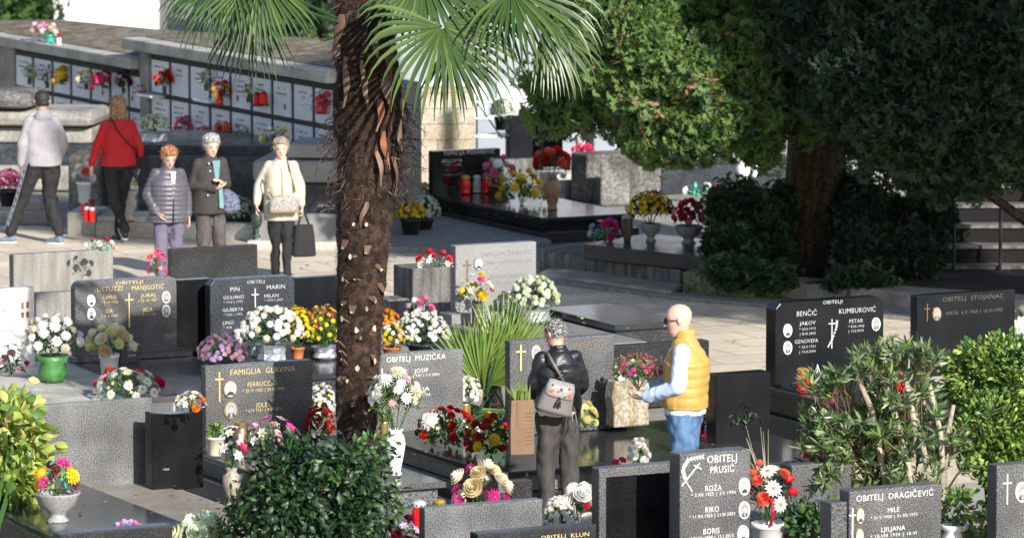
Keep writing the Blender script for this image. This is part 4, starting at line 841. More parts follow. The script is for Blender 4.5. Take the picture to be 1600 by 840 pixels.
# dead husks: long curled orange brown strips
hs_ = [(535,20,75,9),(528,60,50,8),(545,85,80,7),(538,140,45,8),(586,45,50,6),(606,110,60,8),(596,150,50,7),(640,95,70,6),(624,180,55,6),(528,30,45,6),(612,60,60,8),(603,40,45,6),(600,200,60,5),(550,180,60,6),(575,120,45,5),(560,60,40,5),(630,130,50,5),(565,190,50,4),(590,230,55,5),(540,230,50,5),(615,240,60,5),(608,290,90,5),(573,310,38,5),(556,320,30,4),(620,20,50,7),(552,20,45,6),(570,90,40,4),(533,190,45,5)]
for u, v, Lp, w in hs_[::2]+hs_[1:12:4]:
    w *= .8; m = MB(); V = []; n_ = 7; dr = random.uniform(-8, 8); cu = random.uniform(.2, .9)
    for j in range(n_+1):
        q = j/n_; uu = u+dr*q+2.5*math.sin(q*5+u); c_, n2 = trunk_pt(min(v+Lp*q, 780), math.pi*1.5, 1.0); p = pl(uu, v+Lp*q, 0)
        rr_ = (trunk_pt(min(v+Lp*q, 780), 0, 1)[0]-trunk_pt(min(v+Lp*q, 780), math.pi, 1)[0]).length/2; cx_ = (trunk_pt(min(v+Lp*q, 780), 0, 1)[0]+trunk_pt(min(v+Lp*q, 780), math.pi, 1)[0])/2
        dx = max(-.97, min(.97, (p.x-cx_.x)/rr_)); nrm = Vector((dx, -math.sqrt(1-dx*dx), 0)); tg = Vector((-nrm.y, nrm.x, 0)); ww = w/s_p*(.35+1.1*math.sin(math.pi*min(1, q*1.1+.12)))*.8
        c0 = Vector((cx_.x, cx_.y, p.z))+nrm*(rr_+.015+.05*q*cu); tw_ = nrm*ww*.5*math.sin(j*.6+u)
        V += [c0-tg*ww+tw_, c0+nrm*ww*.35, c0+tg*ww-tw_]
    fs = []
    for j in range(n_): fs += [(3*j,3*j+1,3*j+4,3*j+3),(3*j+1,3*j+2,3*j+5,3*j+4)]
    m.add(V, fs).build('husk', random.choice(['husk','husk2','fib3','husk2']), palm, smooth=True)
# stringy old flower stalks
for side, n_, u0, v0 in ((-1, 26, 520, 130), (1, 44, 628, 150)):
    for k in range(n_):
        v = random.uniform(v0, v0+160); 
        m = MB()
        u = u0+side*random.uniform(-10, 8); p = pl(u, v, -.18); pts = [p]; d = Vector((side*random.uniform(.3, 1), random.uniform(-.5,.2), random.uniform(-.7,.3)))
        for j in range(7): d = (d+Vector((random.gauss(0,.35), random.gauss(0,.2), -.28+random.gauss(0,.25)))).normalized(); p = p+d*random.uniform(.02,.038); pts.append(p)
        m.tube(pts, [.005*(1-j/10) for j in range(len(pts))], 4)
        for j in range(2, 7):
            if random.random() < .7: m.tube([pts[j], pts[j]+Vector((random.gauss(0,.03), random.gauss(0,.02), random.uniform(-.05,.02)))], [.003,.0015], 3)
        m.build('dry_flower_stalk', 'fib2', palm)
m = MB()
for k in range(10): p = pl(518+random.uniform(-4,6), 322+random.uniform(-6,6), -.15); m.tube([p, p+Vector((random.uniform(-.10,-.02), -.03, random.uniform(-.05,.05)))], [.012,.008], 5)
m.build('dry_flower_stalk', 'fib2', palm)
# fronds
cr = pl(562, -60)
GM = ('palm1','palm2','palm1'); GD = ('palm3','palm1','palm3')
fan_leaf(pl(690,42,-.7), (.15,-.35,-.75), (.2,-.6,.75), .86, 32, 4.0, .95, .023, palm, GM, petiole=[cr, pl(630,-20,-.4)])
fan_leaf(pl(660,-45,-.55), (.3,-.3,-.9), (.2,-.9,.3), .68, 28, 2.6, .3, .022, palm, GM, petiole=[cr, pl(610,-70,-.3)])
fan_leaf(pl(800,-15,-.5), (.75,-.3,-.5), (.2,-.6,.8), .86, 32, 3.2, 1.05, .022, palm, GM, petiole=[cr, pl(680,-80,-.3)])
fan_leaf(pl(760,-50,-.3), (.5,0,-.8), (.2,-.8,.4), .90, 28, 2.6, .8, .022, palm, GM, petiole=[cr, pl(650,-100,-.2)])
fan_leaf(pl(850,40,-.2), (.5,.1,-.8), (.4,-.7,.5), .62, 26, 2.2, .9, .018, palm, GM, petiole=[cr, pl(700,-60,0)])
fan_leaf(pl(360,-40,-.5), (-.45,-.3,-.75), (-.3,-.6,.7), .70, 28, 3.0, .85, .020, palm, ('palm1','palm3','palm1'), petiole=[cr, pl(450,-50,-.3)])
fan_leaf(pl(405,-45,-.6), (.0,-.3,-.9), (0,-.9,.2), .68, 24, 1.8, .3, .020, palm, GM, petiole=[cr, pl(470,-60,-.3)])
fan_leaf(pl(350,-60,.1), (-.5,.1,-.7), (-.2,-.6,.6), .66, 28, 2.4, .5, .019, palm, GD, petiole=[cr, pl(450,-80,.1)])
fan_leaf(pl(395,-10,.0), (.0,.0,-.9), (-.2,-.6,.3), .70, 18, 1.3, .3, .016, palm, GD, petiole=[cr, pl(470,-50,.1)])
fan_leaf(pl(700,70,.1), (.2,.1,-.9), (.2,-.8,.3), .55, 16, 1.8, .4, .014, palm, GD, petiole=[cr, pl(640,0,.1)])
m = MB()
for a, b in (((570,-20),(430,-12)),((530,35),(460,8)),((525,28),(440,-15)),((515,60),(500,62)),((560,20),(590,-5))): m.tube([pl(*a, -.2), pl((a[0]+b[0])/2, (a[1]+b[1])/2+2, -.28), pl(*b, -.3)], [.012,.010,.009], 6)
m.build('petiole', 'lf_dark', palm)
for k in range(7):   # crown above the frame
    a = 2*math.pi*k/7+.2; d = Vector((math.cos(a), math.sin(a), random.uniform(.2, .9))); fan_leaf(cr+d*.75+Vector((0,0,.2)), d, (-d.x*.5, -d.y*.5, 1), .6, 20, 3.6, .2, .022, palm, GM, petiole=[cr, cr+d*.4+Vector((0,0,.12))])
# young palm between the graves
P = at(770, 655); t = thing('young_fan_palm', 'young fan palm with upright sunlit fronds between two granite headstones', 'palm', (P.x, P.y, 0)); o = Vector((P.x, P.y, 0)); d_ = P.y
MB().lathe([(.08,-.05),(.09,.15),(.07,.3),(.03,.42)], seg=12, jit=.1).build('trunk', 'fibre', t)
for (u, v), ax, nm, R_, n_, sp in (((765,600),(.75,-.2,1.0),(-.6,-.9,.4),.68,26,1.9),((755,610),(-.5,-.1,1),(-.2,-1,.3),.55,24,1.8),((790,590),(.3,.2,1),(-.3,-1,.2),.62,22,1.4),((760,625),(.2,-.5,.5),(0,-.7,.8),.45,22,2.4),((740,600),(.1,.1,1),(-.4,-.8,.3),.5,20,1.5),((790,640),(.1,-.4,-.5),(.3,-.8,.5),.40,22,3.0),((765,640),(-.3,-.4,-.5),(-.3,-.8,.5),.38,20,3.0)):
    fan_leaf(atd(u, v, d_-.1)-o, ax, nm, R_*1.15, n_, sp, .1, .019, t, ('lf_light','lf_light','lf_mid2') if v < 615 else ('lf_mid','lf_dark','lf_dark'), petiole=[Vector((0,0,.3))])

# fallen leaves on the paving and the slabs
Ds = []; Ps = []
for (u0, u1, v0, v1, z, n_) in ((0,700,345,430,.012,40),(850,1600,440,590,.012,110),(690,860,395,470,.012,20),(0,250,590,625,.325,10),(130,230,770,800,.222,8),(300,600,560,600,.335,10),(860,1000,488,520,.425,10),(600,820,690,740,.325,10),(930,1200,680,720,.345,12),(30,250,780,830,.355,10),(250,340,760,800,.225,10),(700,850,315,345,.305,12)):
    for k in range(n_): Ps.append(at(random.uniform(u0,u1), random.uniform(v0,v1), z)[:]); a = random.uniform(0,6.28); Ds.append((math.cos(a), math.sin(a), random.uniform(.0,.3)))
n = len(Ds); scatter('fallen_leaves', LT[0], LT[1], frames(np.array(Ds), up=(0,0,1), roll=.3, scale=RNG.uniform(.03,.06,n)), np.array(Ps)+np.array([0,0,.008]), ['lf_brown','lf_yellow','husk2'], None, mi=RNG.choice(3, n, p=[.6,.15,.25]), kind='stuff')
# ---------------------------------------------------------------- blossoms
def petal_ring(m, n, r0, r1, w, z0, z1, mi=0, off=0, zm=None):
    for i in range(n):
        a = 2*math.pi*(i+off)/n+random.uniform(-.1, .1); d = Vector((math.cos(a), math.sin(a), 0)); s = Vector((-d.y, d.x, 0)); rr = r1*random.uniform(.9, 1.08); zz = (z0+z1)/2+.08 if zm is None else zm
        m.add([d*r0+Vector((0,0,z0)), d*(r0+rr)/2+s*w+Vector((0,0,zz)), d*rr+Vector((0,0,z1)), d*(r0+rr)/2-s*w+Vector((0,0,zz))], [(0,1,2,3)], mi)
def bloom(kind):
    m = MB()
    if kind == 'mum':
        petal_ring(m, 9, .12, 1, .24, .0, .10); petal_ring(m, 8, .1, .78, .22, .12, .36, off=.5); petal_ring(m, 6, .05, .48, .2, .3, .55); m.ball((0,0,.30), (.34,.34,.28), 6)
    elif kind == 'pom':
        for z, n, r in ((-.1,10,1),(.12,10,.98),(.36,9,.84),(.58,7,.6),(.74,5,.34)): petal_ring(m, n, r*.3, r, .26, z*.8+.1, z+.12, off=random.random())
        m.ball((0,0,.25), (.62,.62,.45), 8)
    elif kind == 'daisy':
        petal_ring(m, 13, .15, 1, .17, .12, .02, 0); petal_ring(m, 11, .15, .85, .15, .16, .16, 0, off=.5); m.ball((0,0,.14), (.24,.24,.12), 6, 1)
    elif kind == 'spider':
        petal_ring(m, 16, .1, 1, .09, .15, .0, 0); petal_ring(m, 14, .1, .85, .09, .25, .35, 0, off=.5); petal_ring(m, 9, .05, .5, .08, .3, .6, 0); m.ball((0,0,.2), (.2,.2,.15), 6, 1)
    elif kind in ('rose', 'carnation'):
        for j, (r, z, n, h) in enumerate(((.95,0,5,.50),(.78,.08,5,.66),(.55,.18,4,.78),(.32,.28,3,.86))):
            for i in range(n):
                a0 = 2*math.pi*(i+.5*j)/n; V = []
                for q in range(4):
                    a = a0+(q/3-.5)*2*math.pi/n*1.35; wob = (random.uniform(-.1, .1) if kind == 'carnation' else 0)
                    for k, (rk, zk) in enumerate(((.25,0),(.85,.55),(1.05+wob,1+wob))): V.append((r*rk*math.cos(a), r*rk*math.sin(a), z+h*zk*(1-.12*abs(q-1.5))))
                m.add(V, [(3*q+k, 3*q+3+k, 3*q+4+k, 3*q+1+k) for q in range(3) for k in range(2)], 0)
        m.ball((0,0,.6), (.2,.2,.3), 6)
    elif kind == 'lily':
        petal_ring(m, 3, .05, 1, .32, .1, .35, 0, zm=.45); petal_ring(m, 3, .05, 1, .28, .1, .3, 0, off=.5, zm=.4)
        for i in range(5): a = i*1.25; m.tube([(0,0,.1), (.22*math.cos(a), .22*math.sin(a), .6)], .025, 4, 1)
    elif kind == 'tiny':
        petal_ring(m, 5, .05, 1, .4, .05, .1); 
    elif kind == 'bud':
        m.lathe([(.15,0),(.5,.3),(.62,.8),(.5,1.4),(.12,1.7)], seg=8); petal_ring(m, 4, .2, .75, .2, 1.0, 1.7, 0, zm=1.2)
    return m
BL_T = {}; BL_M = {}
def bt(kind):
    if kind not in BL_T: m = bloom(kind); BL_T[kind] = (np.array(m.v), m.f, m.m)
    return BL_T[kind]
PART = {'mum':'chrysanthemum','pom':'chrysanthemum','daisy':'daisy','spider':'chrysanthemum','rose':'rose','carnation':'carnation','lily':'lily','tiny':'small_blossom','bud':'bud'}
def blossom_mesh(kind, col, cen):
    k = (kind, col, cen)
    if k not in BL_M:
        V, Fc, mi = bt(kind); me = bpy.data.meshes.new(PART[kind]); me.from_pydata([tuple(v) for v in V], [], Fc); me.materials.append(M[col]); me.materials.append(M[cen]); me.polygons.foreach_set('material_index', mi); me.update(); BL_M[k] = me
    return BL_M[k]
LF6 = leaft(.42)
def container(t, kind, h, w, mat):
    """pots, urns and vases; returns height of the rim"""
    r = w/2; m = MB(); P = {
     'pot': [(r*.72,0),(r*.76,.01),(r*.98,h*.86),(r*1.05,h*.87),(r*1.05,h),(r*.94,h),(r*.92,h*.9)],
     'bowl': [(r*.5,0),(r*.52,h*.06),(r*.34,h*.2),(r*.42,h*.32),(r*.85,h*.6),(r*1.0,h*.93),(r*1.04,h),(r*.92,h),(r*.85,h*.85)],
     'urn': [(r*.62,0),(r*.64,h*.04),(r*.34,h*.12),(r*.4,h*.2),(r*.78,h*.42),(r*.98,h*.64),(r*.92,h*.8),(r*.5,h*.9),(r*.62,h*.98),(r*.66,h),(r*.5,h),(r*.45,h*.92)],
     'urn2': [(r*.7,0),(r*.7,h*.08),(r*.5,h*.12),(r*.42,h*.2),(r*.8,h*.42),(r*.9,h*.6),(r*.66,h*.78),(r*.95,h*.88),(r*1.0,h),(r*.8,h),(r*.6,h*.9)],
     'vase': [(r*.6,0),(r*.62,h*.03),(r*.5,h*.1),(r*.8,h*.4),(r*1.0,h*.68),(r*.86,h*.84),(r*.6,h*.93),(r*.8,h),(r*.62,h),(r*.5,h*.93)],
     'cyl': [(r*.86,0),(r*.88,h*.02),(r*.95,h*.9),(r*1.0,h),(r*.86,h),(r*.82,h*.9)],
     'wrap': [(r*.55,0),(r*.8,h*.1),(r*.95,h*.4),(r*.72,h*.72),(r*1.1,h*1.0),(r*.9,h*.98),(r*.6,h*.8)],
     'crumple': [(r*.8,0),(r*1.0,h*.2),(r*.9,h*.5),(r*.95,h*.8),(r*1.15,h),(r*.9,h*.97),(r*.7,h*.8)]}[kind]
    m.lathe(P, seg=24 if kind not in ('wrap','crumple') else 18, jit=.10 if kind in ('crumple','wrap') else 0)
    m.build({'pot':'pot','bowl':'bowl','urn':'vase','urn2':'urn','vase':'vase','cyl':'vase','wrap':'pot_wrap','crumple':'pot_wrap'}[kind], mat, t, smooth=kind != 'crumple'); return h
def flowers(name, label, cat, u, v, z, W_px, H_px, spec, pot=None, pos=None, dens=None, leaves=('lf_mid','lf_dark'), nleaf=None, leafsize=.045, group=None, lean=(0,0), flat=.8, yaw=0, dz=0, base_open=.25, bush=True):
    """base at pixel (u,v) on height z; the flower head is W_px wide, H_px tall above the pot. spec: (kind, petal, centre, n, radius m). pot: (kind, h_px, w_px, mat)"""
    P = pos if pos is not None else at(u, v, z); s = ppm(P); t = thing(name, label, cat, P, yaw, group); h0 = 0
    if pot: h0 = container(t, pot[0], pot[1]/s, pot[2]/s, pot[3])
    rx, rz = W_px/s/2, H_px/s; ry = rx*flat; c = Vector((lean[0]/s, 0, h0+rz*base_open))
    tot = sum(x[3] for x in spec); dirs = []; ga = 2.39996
    for i in range(tot):
        q = (i+.5)/tot; zz = 1-q*1.12; zz = max(zz, -.15); rr = math.sqrt(max(0, 1-zz*zz)); a = i*ga+random.uniform(-.3,.3); dirs.append(Vector((rr*math.cos(a), rr*math.sin(a), zz)))
    kinds = []; [kinds.extend([x]*x[3]) for x in spec]; random.shuffle(kinds)
    big = {}
    def dome(d, k=1.0): return c+Vector((d.x*rx*k, d.y*ry*k, (d.z*rz*(1-base_open) if d.z > 0 else d.z*rz*.5)*k))
    for d, x in zip(dirs, kinds):
        if random.random() < .28 and x[1]+'_v' in M: x = (x[0], x[1]+'_v')+tuple(x[2:])
        jit = 1+random.uniform(-.10, .02); p = dome(d, jit); n = (d+Vector((random.gauss(0,.15), random.gauss(0,.15)-.10, random.gauss(.15,.1)))).normalized(); sc = x[4]*1.42*random.uniform(.85, 1.12)
        R = Matrix.Rotation(random.uniform(0, 6.28), 3, 'Z'); Q = (n.to_track_quat('Z', 'Y').to_matrix() @ R)
        if tot <= 16:
            o = link(PART[x[0]], blossom_mesh(x[0], x[1], x[2]), t); o.matrix_local = Matrix.Translation(p) @ Q.to_4x4() @ Matrix.Scale(sc, 4)
        else: big.setdefault((x[0], x[1], x[2]), []).append((np.array(Q)*sc, np.array(p)))
    if big:
        Vs = []; fb = {}; off = 0; mats = []
        for (kd, c1, c2), lst in big.items():
            for q in (c1, c2):
                if q not in mats: mats.append(q)
            T, Fc, mi = bt(kd)
            for R, p in lst:
                Vs.append(T @ R.T+p)
                for f, k in zip(Fc, mi): fb.setdefault(len(f), [[], []]); fb[len(f)][0].append([i+off for i in f]); fb[len(f)][1].append(mats.index(c2 if k else c1))
                off += len(T)
        ks = list(fb); npmesh('blossoms', np.concatenate(Vs), [np.array(fb[k][0]) for k in ks], [np.array(fb[k][1]) for k in ks], mats, t)
    # foliage
    n = int(nleaf*1.5) if nleaf is not None else int(80+tot*3)
    if n:
        D = rnd_dirs(n, -.35); K = RNG.uniform(.25, .95, n); Pn = np.array([dome(Vector(d), k)[:] for d, k in zip(D, K)]); DD = D+RNG.normal(size=D.shape)*.5
        scatter('foliage', LF6[0], LF6[1], frames(DD, scale=leafsize*RNG.uniform(.6, 1.2, n)), Pn, list(leaves), t, mi=RNG.integers(0, len(leaves), n))
    m = MB()
    for i in range(min(8, 3+tot//4)): d = random.choice(dirs); e = dome(d, .8); m.tube([Vector((random.uniform(-.2,.2)*rx*.3, 0, max(.0, h0*.8))), e], .004, 4)
    m.build('stem', 'lf_mid', t); return t
def lantern(label, u, v, z, wpx, hpx, glass='red_glass', cap='gold_cap', group=None, name='votive_lantern'):
    P = at(u, v, z); s = ppm(P); r = wpx/s/2; h = hpx/s; t = thing(name, label, 'lantern', P, 0, group)
    MB().lathe([(r*.7,0),(r*.95,h*.04),(r*.95,h*.12),(r*.8,h*.18),(r*.95,h*.35),(r*.98,h*.6),(r*.82,h*.72),(r*.8,h*.76)], seg=18).build('glass_body', glass, t, smooth=True)
    MB().lathe([(r*.84,h*.765),(r*.95,h*.78),(r*.95,h*.90),(r*.8,h*.95),(r*.4,h*.99),(r*.1,h)], seg=18).build('cap', cap, t)
    m = MB()
    for k in range(10): a = 2*math.pi*k/10; c = Vector((r*.955*math.cos(a), r*.955*math.sin(a), h*.84)); m.ball(c, (r*.10, r*.10, h*.03), 6)
    m.build('vent_hole', 'hole', t); return t
def spike_lantern(label, u, v, z, wpx, hpx):
    P = at(u, v, z); s = ppm(P); r = wpx/s/2; h = hpx/s; t = thing('votive_lantern', label, 'lantern', P)
    MB().lathe([(r,0),(r,h*.06),(r*.9,h*.08),(r*.9,h*.55),(r,h*.57)], seg=8).build('glass_body', 'clear', t); MB().lathe([(r*1.1,h*.573),(r*.9,h*.66),(r*.3,h*.86),(r*.08,h)], seg=8).build('cap', 'silver', t)
    MB().lathe([(r*.4,.001),(r*.4,h*.35)], seg=10).build('candle', 'porcelain', t); return t
Y = 'p_yellow'
# --- left foreground graves
flowers('potted_chrysanthemum', 'white chrysanthemums in a pot wrapped in green foil on the white marble slab', 'flower pot', 83, 596, .32, 86, 62, [('pom','p_white',Y,34,.036)], ('wrap',42,50,'pot_green'), leafsize=.05, nleaf=220)
flowers('bouquet', 'pale yellow roses in a straight white pot before the gold lettered headstone', 'bouquet', 171, 592, .32, 66, 40, [('rose','p_cream','p_cream',9,.044),('rose','p_paleyellow','p_paleyellow',7,.04)], ('pot',40,31,'white'), leaves=('lf_mid','teal'), nleaf=30)
flowers('bouquet', 'low spray of white daisies with crimson flowers and ferns lying on the pale slab', 'bouquet', 200, 622, .32, 108, 46, [('daisy','p_white',Y,26,.036),('carnation','p_crimson',Y,6,.035),('tiny','p_paleyellow',Y,14,.015)], None, leaves=('lf_mid2','lf_mid'), nleaf=160)
flowers('bouquet', 'pink and white artificial flowers with grey green leaves at the left picture edge', 'bouquet', 18, 584, .32, 44, 46, [('lily','p_white',Y,6,.04),('pom','p_magenta',Y,1,.035),('pom','p_lightpink',Y,2,.03),('lily','p_lightpink',Y,2,.03)], None, leaves=('lf_blue','lf_dark'), nleaf=40)
flowers('bouquet', 'orange and white small flowers on top of the dipped black headstone', 'bouquet', 298, 643, .85, 44, 30, [('lily','p_white',Y,9,.026),('rose','p_orange',Y,3,.022)], None, leaves=('lf_blue','straw'), nleaf=25, leafsize=.03)
P = at(190, 566, .33); t = thing('memorial_plaque', 'small tilted dark stone plaque with a leafy engraving on the slab beside the roses', 'plaque', P, TH)
m = MB().box(-.02,.17,-.02,.0,0,.20).xf(lambda p: Vector((p.x+.25*p.z, p.y+.35*p.z, p.z))); m.build('plate', 'granite_dark', t, bevel=.003)
m = MB(); font_mesh('GIORGIO', .12, .022, .03, .14, -.024, m); font_mesh('MARIA', .10, .022, .04, .10, -.024, m); font_mesh('1994', .07, .018, .05, .05, -.024, m); m.xf(lambda p: Vector((p.x+.25*p.z, p.y+.35*p.z, p.z))).build('inscription', 'silver', t)
flowers('potted_chrysanthemum', 'round dome of small pink chrysanthemums behind the gilt lettered granite headstone', 'flower pot', 346, 590, .32, 78, 48, [('mum','p_lightpink','p_pink',90,.019),('mum','p_lilac','p_pink',40,.017)], ('pot',22,48,'pot_black'), nleaf=200, leaves=('lf_mid2','lf_mid'), leafsize=.03)
flowers('potted_chrysanthemum', 'large white chrysanthemum in silver foil on the blue grey stone grave', 'flower pot', 425, 566, .3, 96, 58, [('pom','p_white','p_white',75,.026)], ('crumple',30,46,'foil'), leaves=('lf_dark','lf_mid'), nleaf=260)
flowers('bouquet', 'white carnations hanging beside the lettering of the blue grey headstone', 'bouquet', 396, 556, .3, 28, 36, [('pom','p_white','p_white',14,.024)], ('cyl',20,12,'foil'), nleaf=40)
flowers('potted_chrysanthemum', 'bushy golden yellow chrysanthemum in a small terracotta pot left of the palm', 'flower pot', 465, 560, .3, 58, 64, [('mum','p_yellow','p_gold',90,.017),('mum','p_gold','p_gold',40,.016)], ('pot',18,22,'terracotta'), leaves=('lf_mid2','lf_mid'), nleaf=320, leafsize=.035, base_open=.35)
flowers('potted_chrysanthemum', 'yellow and green chrysanthemum bush touching the left of the palm trunk', 'flower pot', 508, 560, .3, 60, 66, [('mum','p_yellow','p_gold',45,.016)], ('crumple',20,38,'foil'), leaves=('lf_mid2','lf_mid'), nleaf=420, leafsize=.04)
flowers('potted_chrysanthemum', 'crimson chrysanthemum dome behind the yellow ones, left of the palm', 'flower pot', 500, 535, .3, 64, 34, [('mum','p_crimson','p_crimson',90,.018)], ('pot',20,36,'pot_black'), nleaf=150)
flowers('potted_chrysanthemum', 'small orange chrysanthemum peeking out right of the palm trunk', 'flower pot', 603, 528, .3, 44, 30, [('mum','p_orange','p_gold',60,.016)], ('pot',16,30,'pot_black'), nleaf=100)
flowers('potted_chrysanthemum', 'big white chrysanthemum mound right of the palm trunk', 'flower pot', 660, 552, .3, 88, 50, [('mum','p_white','p_white',150,.019)], ('pot',16,50,'pot_black'), nleaf=220)
flowers('potted_chrysanthemum', 'small white and yellow chrysanthemums tucked beside the palm trunk', 'flower pot', 612, 556, .3, 40, 40, [('mum','p_white','p_white',26,.018),('mum','p_yellow','p_gold',16,.018),('mum','p_gold','p_gold',10,.018)], ('pot',14,30,'terracotta'), nleaf=90)
flowers('bouquet', 'lilac and pink pompom flowers on the short grey stone stub', 'bouquet', 657, 500, .35, 44, 34, [('pom','p_white','p_lilac',5,.034),('pom','p_lilac','p_lilac',3,.034),('rose','p_pink','p_pink',3,.034)], None, leaves=('lf_mid','pot_green'), nleaf=30)
lantern('glass globe lantern beside the portraitless blue grey headstone', 372, 545, .3, 15, 32, 'clear', 'silver')
# --- central graves
flowers('bouquet', 'white small blossomed bouquet against the palm trunk above red flowers', 'bouquet', 502, 655, .34, 52, 58, [('mum','p_white','p_white',60,.017),('tiny','p_lilac','p_lilac',16,.013),('tiny','p_yellow','p_yellow',12,.013)], None, nleaf=90)
flowers('bouquet', 'dark red small flowered bunch at the foot of the palm trunk', 'bouquet', 500, 692, .34, 48, 48, [('carnation','p_red','p_red',34,.016)], ('pot',10,26,'pot_black'), leaves=('lf_dark','lf_mid'), nleaf=110)
flowers('bouquet', 'mixed pink lilies and white flowers on the gilt lettered grave', 'bouquet', 428, 702, .34, 80, 50, [('lily','p_magenta','p_pink',4,.038),('lily','p_white','p_lightpink',8,.036),('rose','p_lightpink','p_pink',4,.026)], None, leaves=('lf_mid2','lf_mid'), nleaf=70)
lantern('small white bell shaped lamp behind the mixed pink flowers', 475, 655, .34, 14, 20, 'porcelain', 'porcelain')
flowers('potted_plant', 'green succulent in a ribbed white pot at the corner of the gilt lettered grave', 'plant pot', 337, 711, .34, 32, 24, [('tiny','lf_light','lf_mid2',14,.016)], ('pot',30,29,'cream'), leaves=('lf_mid2','lf_mid'), nleaf=110, leafsize=.03)
t = lantern('brown bronze grave lantern with an open window beside the white pot', 377, 700, .34, 24, 44, 'bronze', 'bronze', name='grave_lantern'); s_ = ppm(t.location)
MB().box(-.018, .022, -12.1/s_, -11.6/s_, .035, .13).build('window', 'clear', t)
flowers('flower_vase', 'rose and white orchids in a tall beige vase beside the dark bush', 'flower vase', 362, 790, .12, 34, 66, [('rose','p_hot','p_hot',1,.035),('lily','p_white','p_lilac',8,.036),('tiny','p_lilac','p_lilac',4,.02)], ('urn',60,30,'beige_vase'), leaves=('lf_blue','lf_mid'), nleaf=26)
flowers('flower_vase', 'tall bouquet of white chrysanthemums in a glossy white vase beside the palm trunk', 'flower vase', 618, 741, .34, 82, 92, [('spider','p_white','p_paleyellow',14,.048),('daisy','p_white','p_paleyellow',12,.034),('mum','p_lightpink','p_pink',5,.028)], ('vase',72,32,'porcelain'), leaves=('lf_mid2','lf_mid'), nleaf=260, leafsize=.045, base_open=.5)
flowers('flower_vase', 'white small chrysanthemums in a brass vase in front of the pale lettered headstone', 'flower vase', 727, 655, .34, 58, 42, [('mum','p_white','p_white',75,.018)], ('cyl',26,18,'brass'), nleaf=60)
flowers('flower_vase', 'brass vase with a few leaves in the shade right of the palm trunk', 'flower vase', 600, 685, .34, 20, 14, [('tiny','lf_light','lf_light',6,.014)], ('cyl',28,15,'brass'), leaves=('lf_mid',), nleaf=40)
flowers('flower_arrangement', 'red and white flower arrangement with two large white blooms on the glossy slab', 'arrangement', 697, 694, .34, 92, 58, [('carnation','p_red','p_red',22,.026),('pom','p_white','p_paleyellow',3,.06),('tiny','p_white','p_white',26,.013)], None, leaves=('lf_mid','lf_dark','lf_mid2'), nleaf=150, leafsize=.07)
flowers('flower_arrangement', 'red and yellow flower arrangement next to the brown paper bag', 'arrangement', 768, 708, .34, 74, 60, [('carnation','p_red','p_red',22,.024),('pom','p_yellow','p_gold',4,.04),('tiny','p_white','p_lilac',34,.010),('tiny','p_yellow','p_yellow',8,.016)], None, leaves=('lf_dark','lf_mid'), nleaf=150, leafsize=.06)
flowers('flower_arrangement', 'bright yellow spider chrysanthemums right of the leather jacket woman', 'arrangement', 914, 668, .36, 34, 42, [('spider','p_paleyellow','p_yellow',14,.030)], None, leaves=('lf_lime','lf_light'), nleaf=50)
t = flowers('flower_vase', 'yellow roses, lilies and a pink rose in a dark vase by the light marble stone', 'flower vase', 746, 507, .34, 48, 44, [('rose','p_yellow','p_yellow',5,.032),('lily','p_white','p_white',5,.04),('rose','p_pink','p_pink',2,.032)], ('cyl',36,19,'dark_vase'), leaves=('lf_mid','straw'), nleaf=30)
flowers('potted_chrysanthemum', 'greenish white chrysanthemum ball in silver foil before the light marble headstone', 'flower pot', 834, 503, .34, 82, 50, [('pom','p_green_white','p_white',80,.024)], ('crumple',22,52,'foil'), leaves=('lf_dark','lf_blue'), nleaf=240)
lantern('small glass candle lantern with a gold lid on the marble plinth', 787, 484, .42, 11, 27, 'clear', 'gold_cap')
flowers('bouquet', 'pink and white artificial flowers laid on the streaked stone block', 'bouquet', 683, 417, .85, 70, 22, [('rose','p_hot','p_hot',5,.028),('lily','p_white','p_blue',6,.03),('rose','p_red','p_red',3,.03)], None, leaves=('lf_blue','straw'), nleaf=24)
flowers('bouquet', 'white, green and crimson artificial flowers lying on the concrete headstone', 'bouquet', 158, 392, .72, 44, 18, [('rose','p_white','p_white',4,.026),('rose','p_crimson','p_crimson',3,.026)], None, leaves=('teal','lf_blue'), nleaf=30, leafsize=.035)
flowers('bouquet', 'upright hot pink gladiolus like flowers above the gold lettered headstone', 'bouquet', 245, 432, .7, 26, 40, [('lily','p_hot','p_hot',9,.034),('tiny','p_pink','p_pink',5,.018)], None, leaves=('lf_mid',), nleaf=10)
# --- front row
flowers('flower_bowl', 'grey footed stone bowl with yellow and magenta artificial flowers on the glossy slab', 'flower bowl', 90, 814, .35, 58, 48, [('pom','p_yellow','p_gold',4,.045),('spider','p_magenta','p_pink',4,.05),('pom','p_burgundy','p_pink',2,.034)], ('bowl',46,70,'grey_vase'), leaves=('teal','lf_dark'), nleaf=26, leafsize=.06)
flowers('bouquet', 'tuft of mauve pink cyclamen behind the bottom left dark stone', 'bouquet', 200, 836, .34, 38, 20, [('carnation','p_pink','p_lilac',10,.026),('carnation','p_lilac','p_lilac',6,.024)], None, nleaf=10)
flowers('bouquet', 'large white ruffled flowers at the bottom edge left of the dark bush', 'bouquet', 312, 850, .34, 60, 34, [('carnation','p_green_white','p_white',6,.062)], None, nleaf=10)
flowers('bouquet', 'cream roses with magenta chrysanthemums behind the low speckled stone', 'bouquet', 750, 800, .34, 80, 72, [('rose','p_cream','p_paleyellow',9,.052),('spider','p_magenta','p_pink',6,.048)], None, leaves=('lf_mid','lf_dark'), nleaf=40)
lantern('red votive lantern with a cross side and white perforated cap left of the low stone', 655, 826, .30, 24, 46, 'red_glass', 'white_cap')
lantern('red votive lantern with an orange perforated cap behind the low stone', 687, 822, .30, 20, 44, 'red_dark', 'gold_cap')
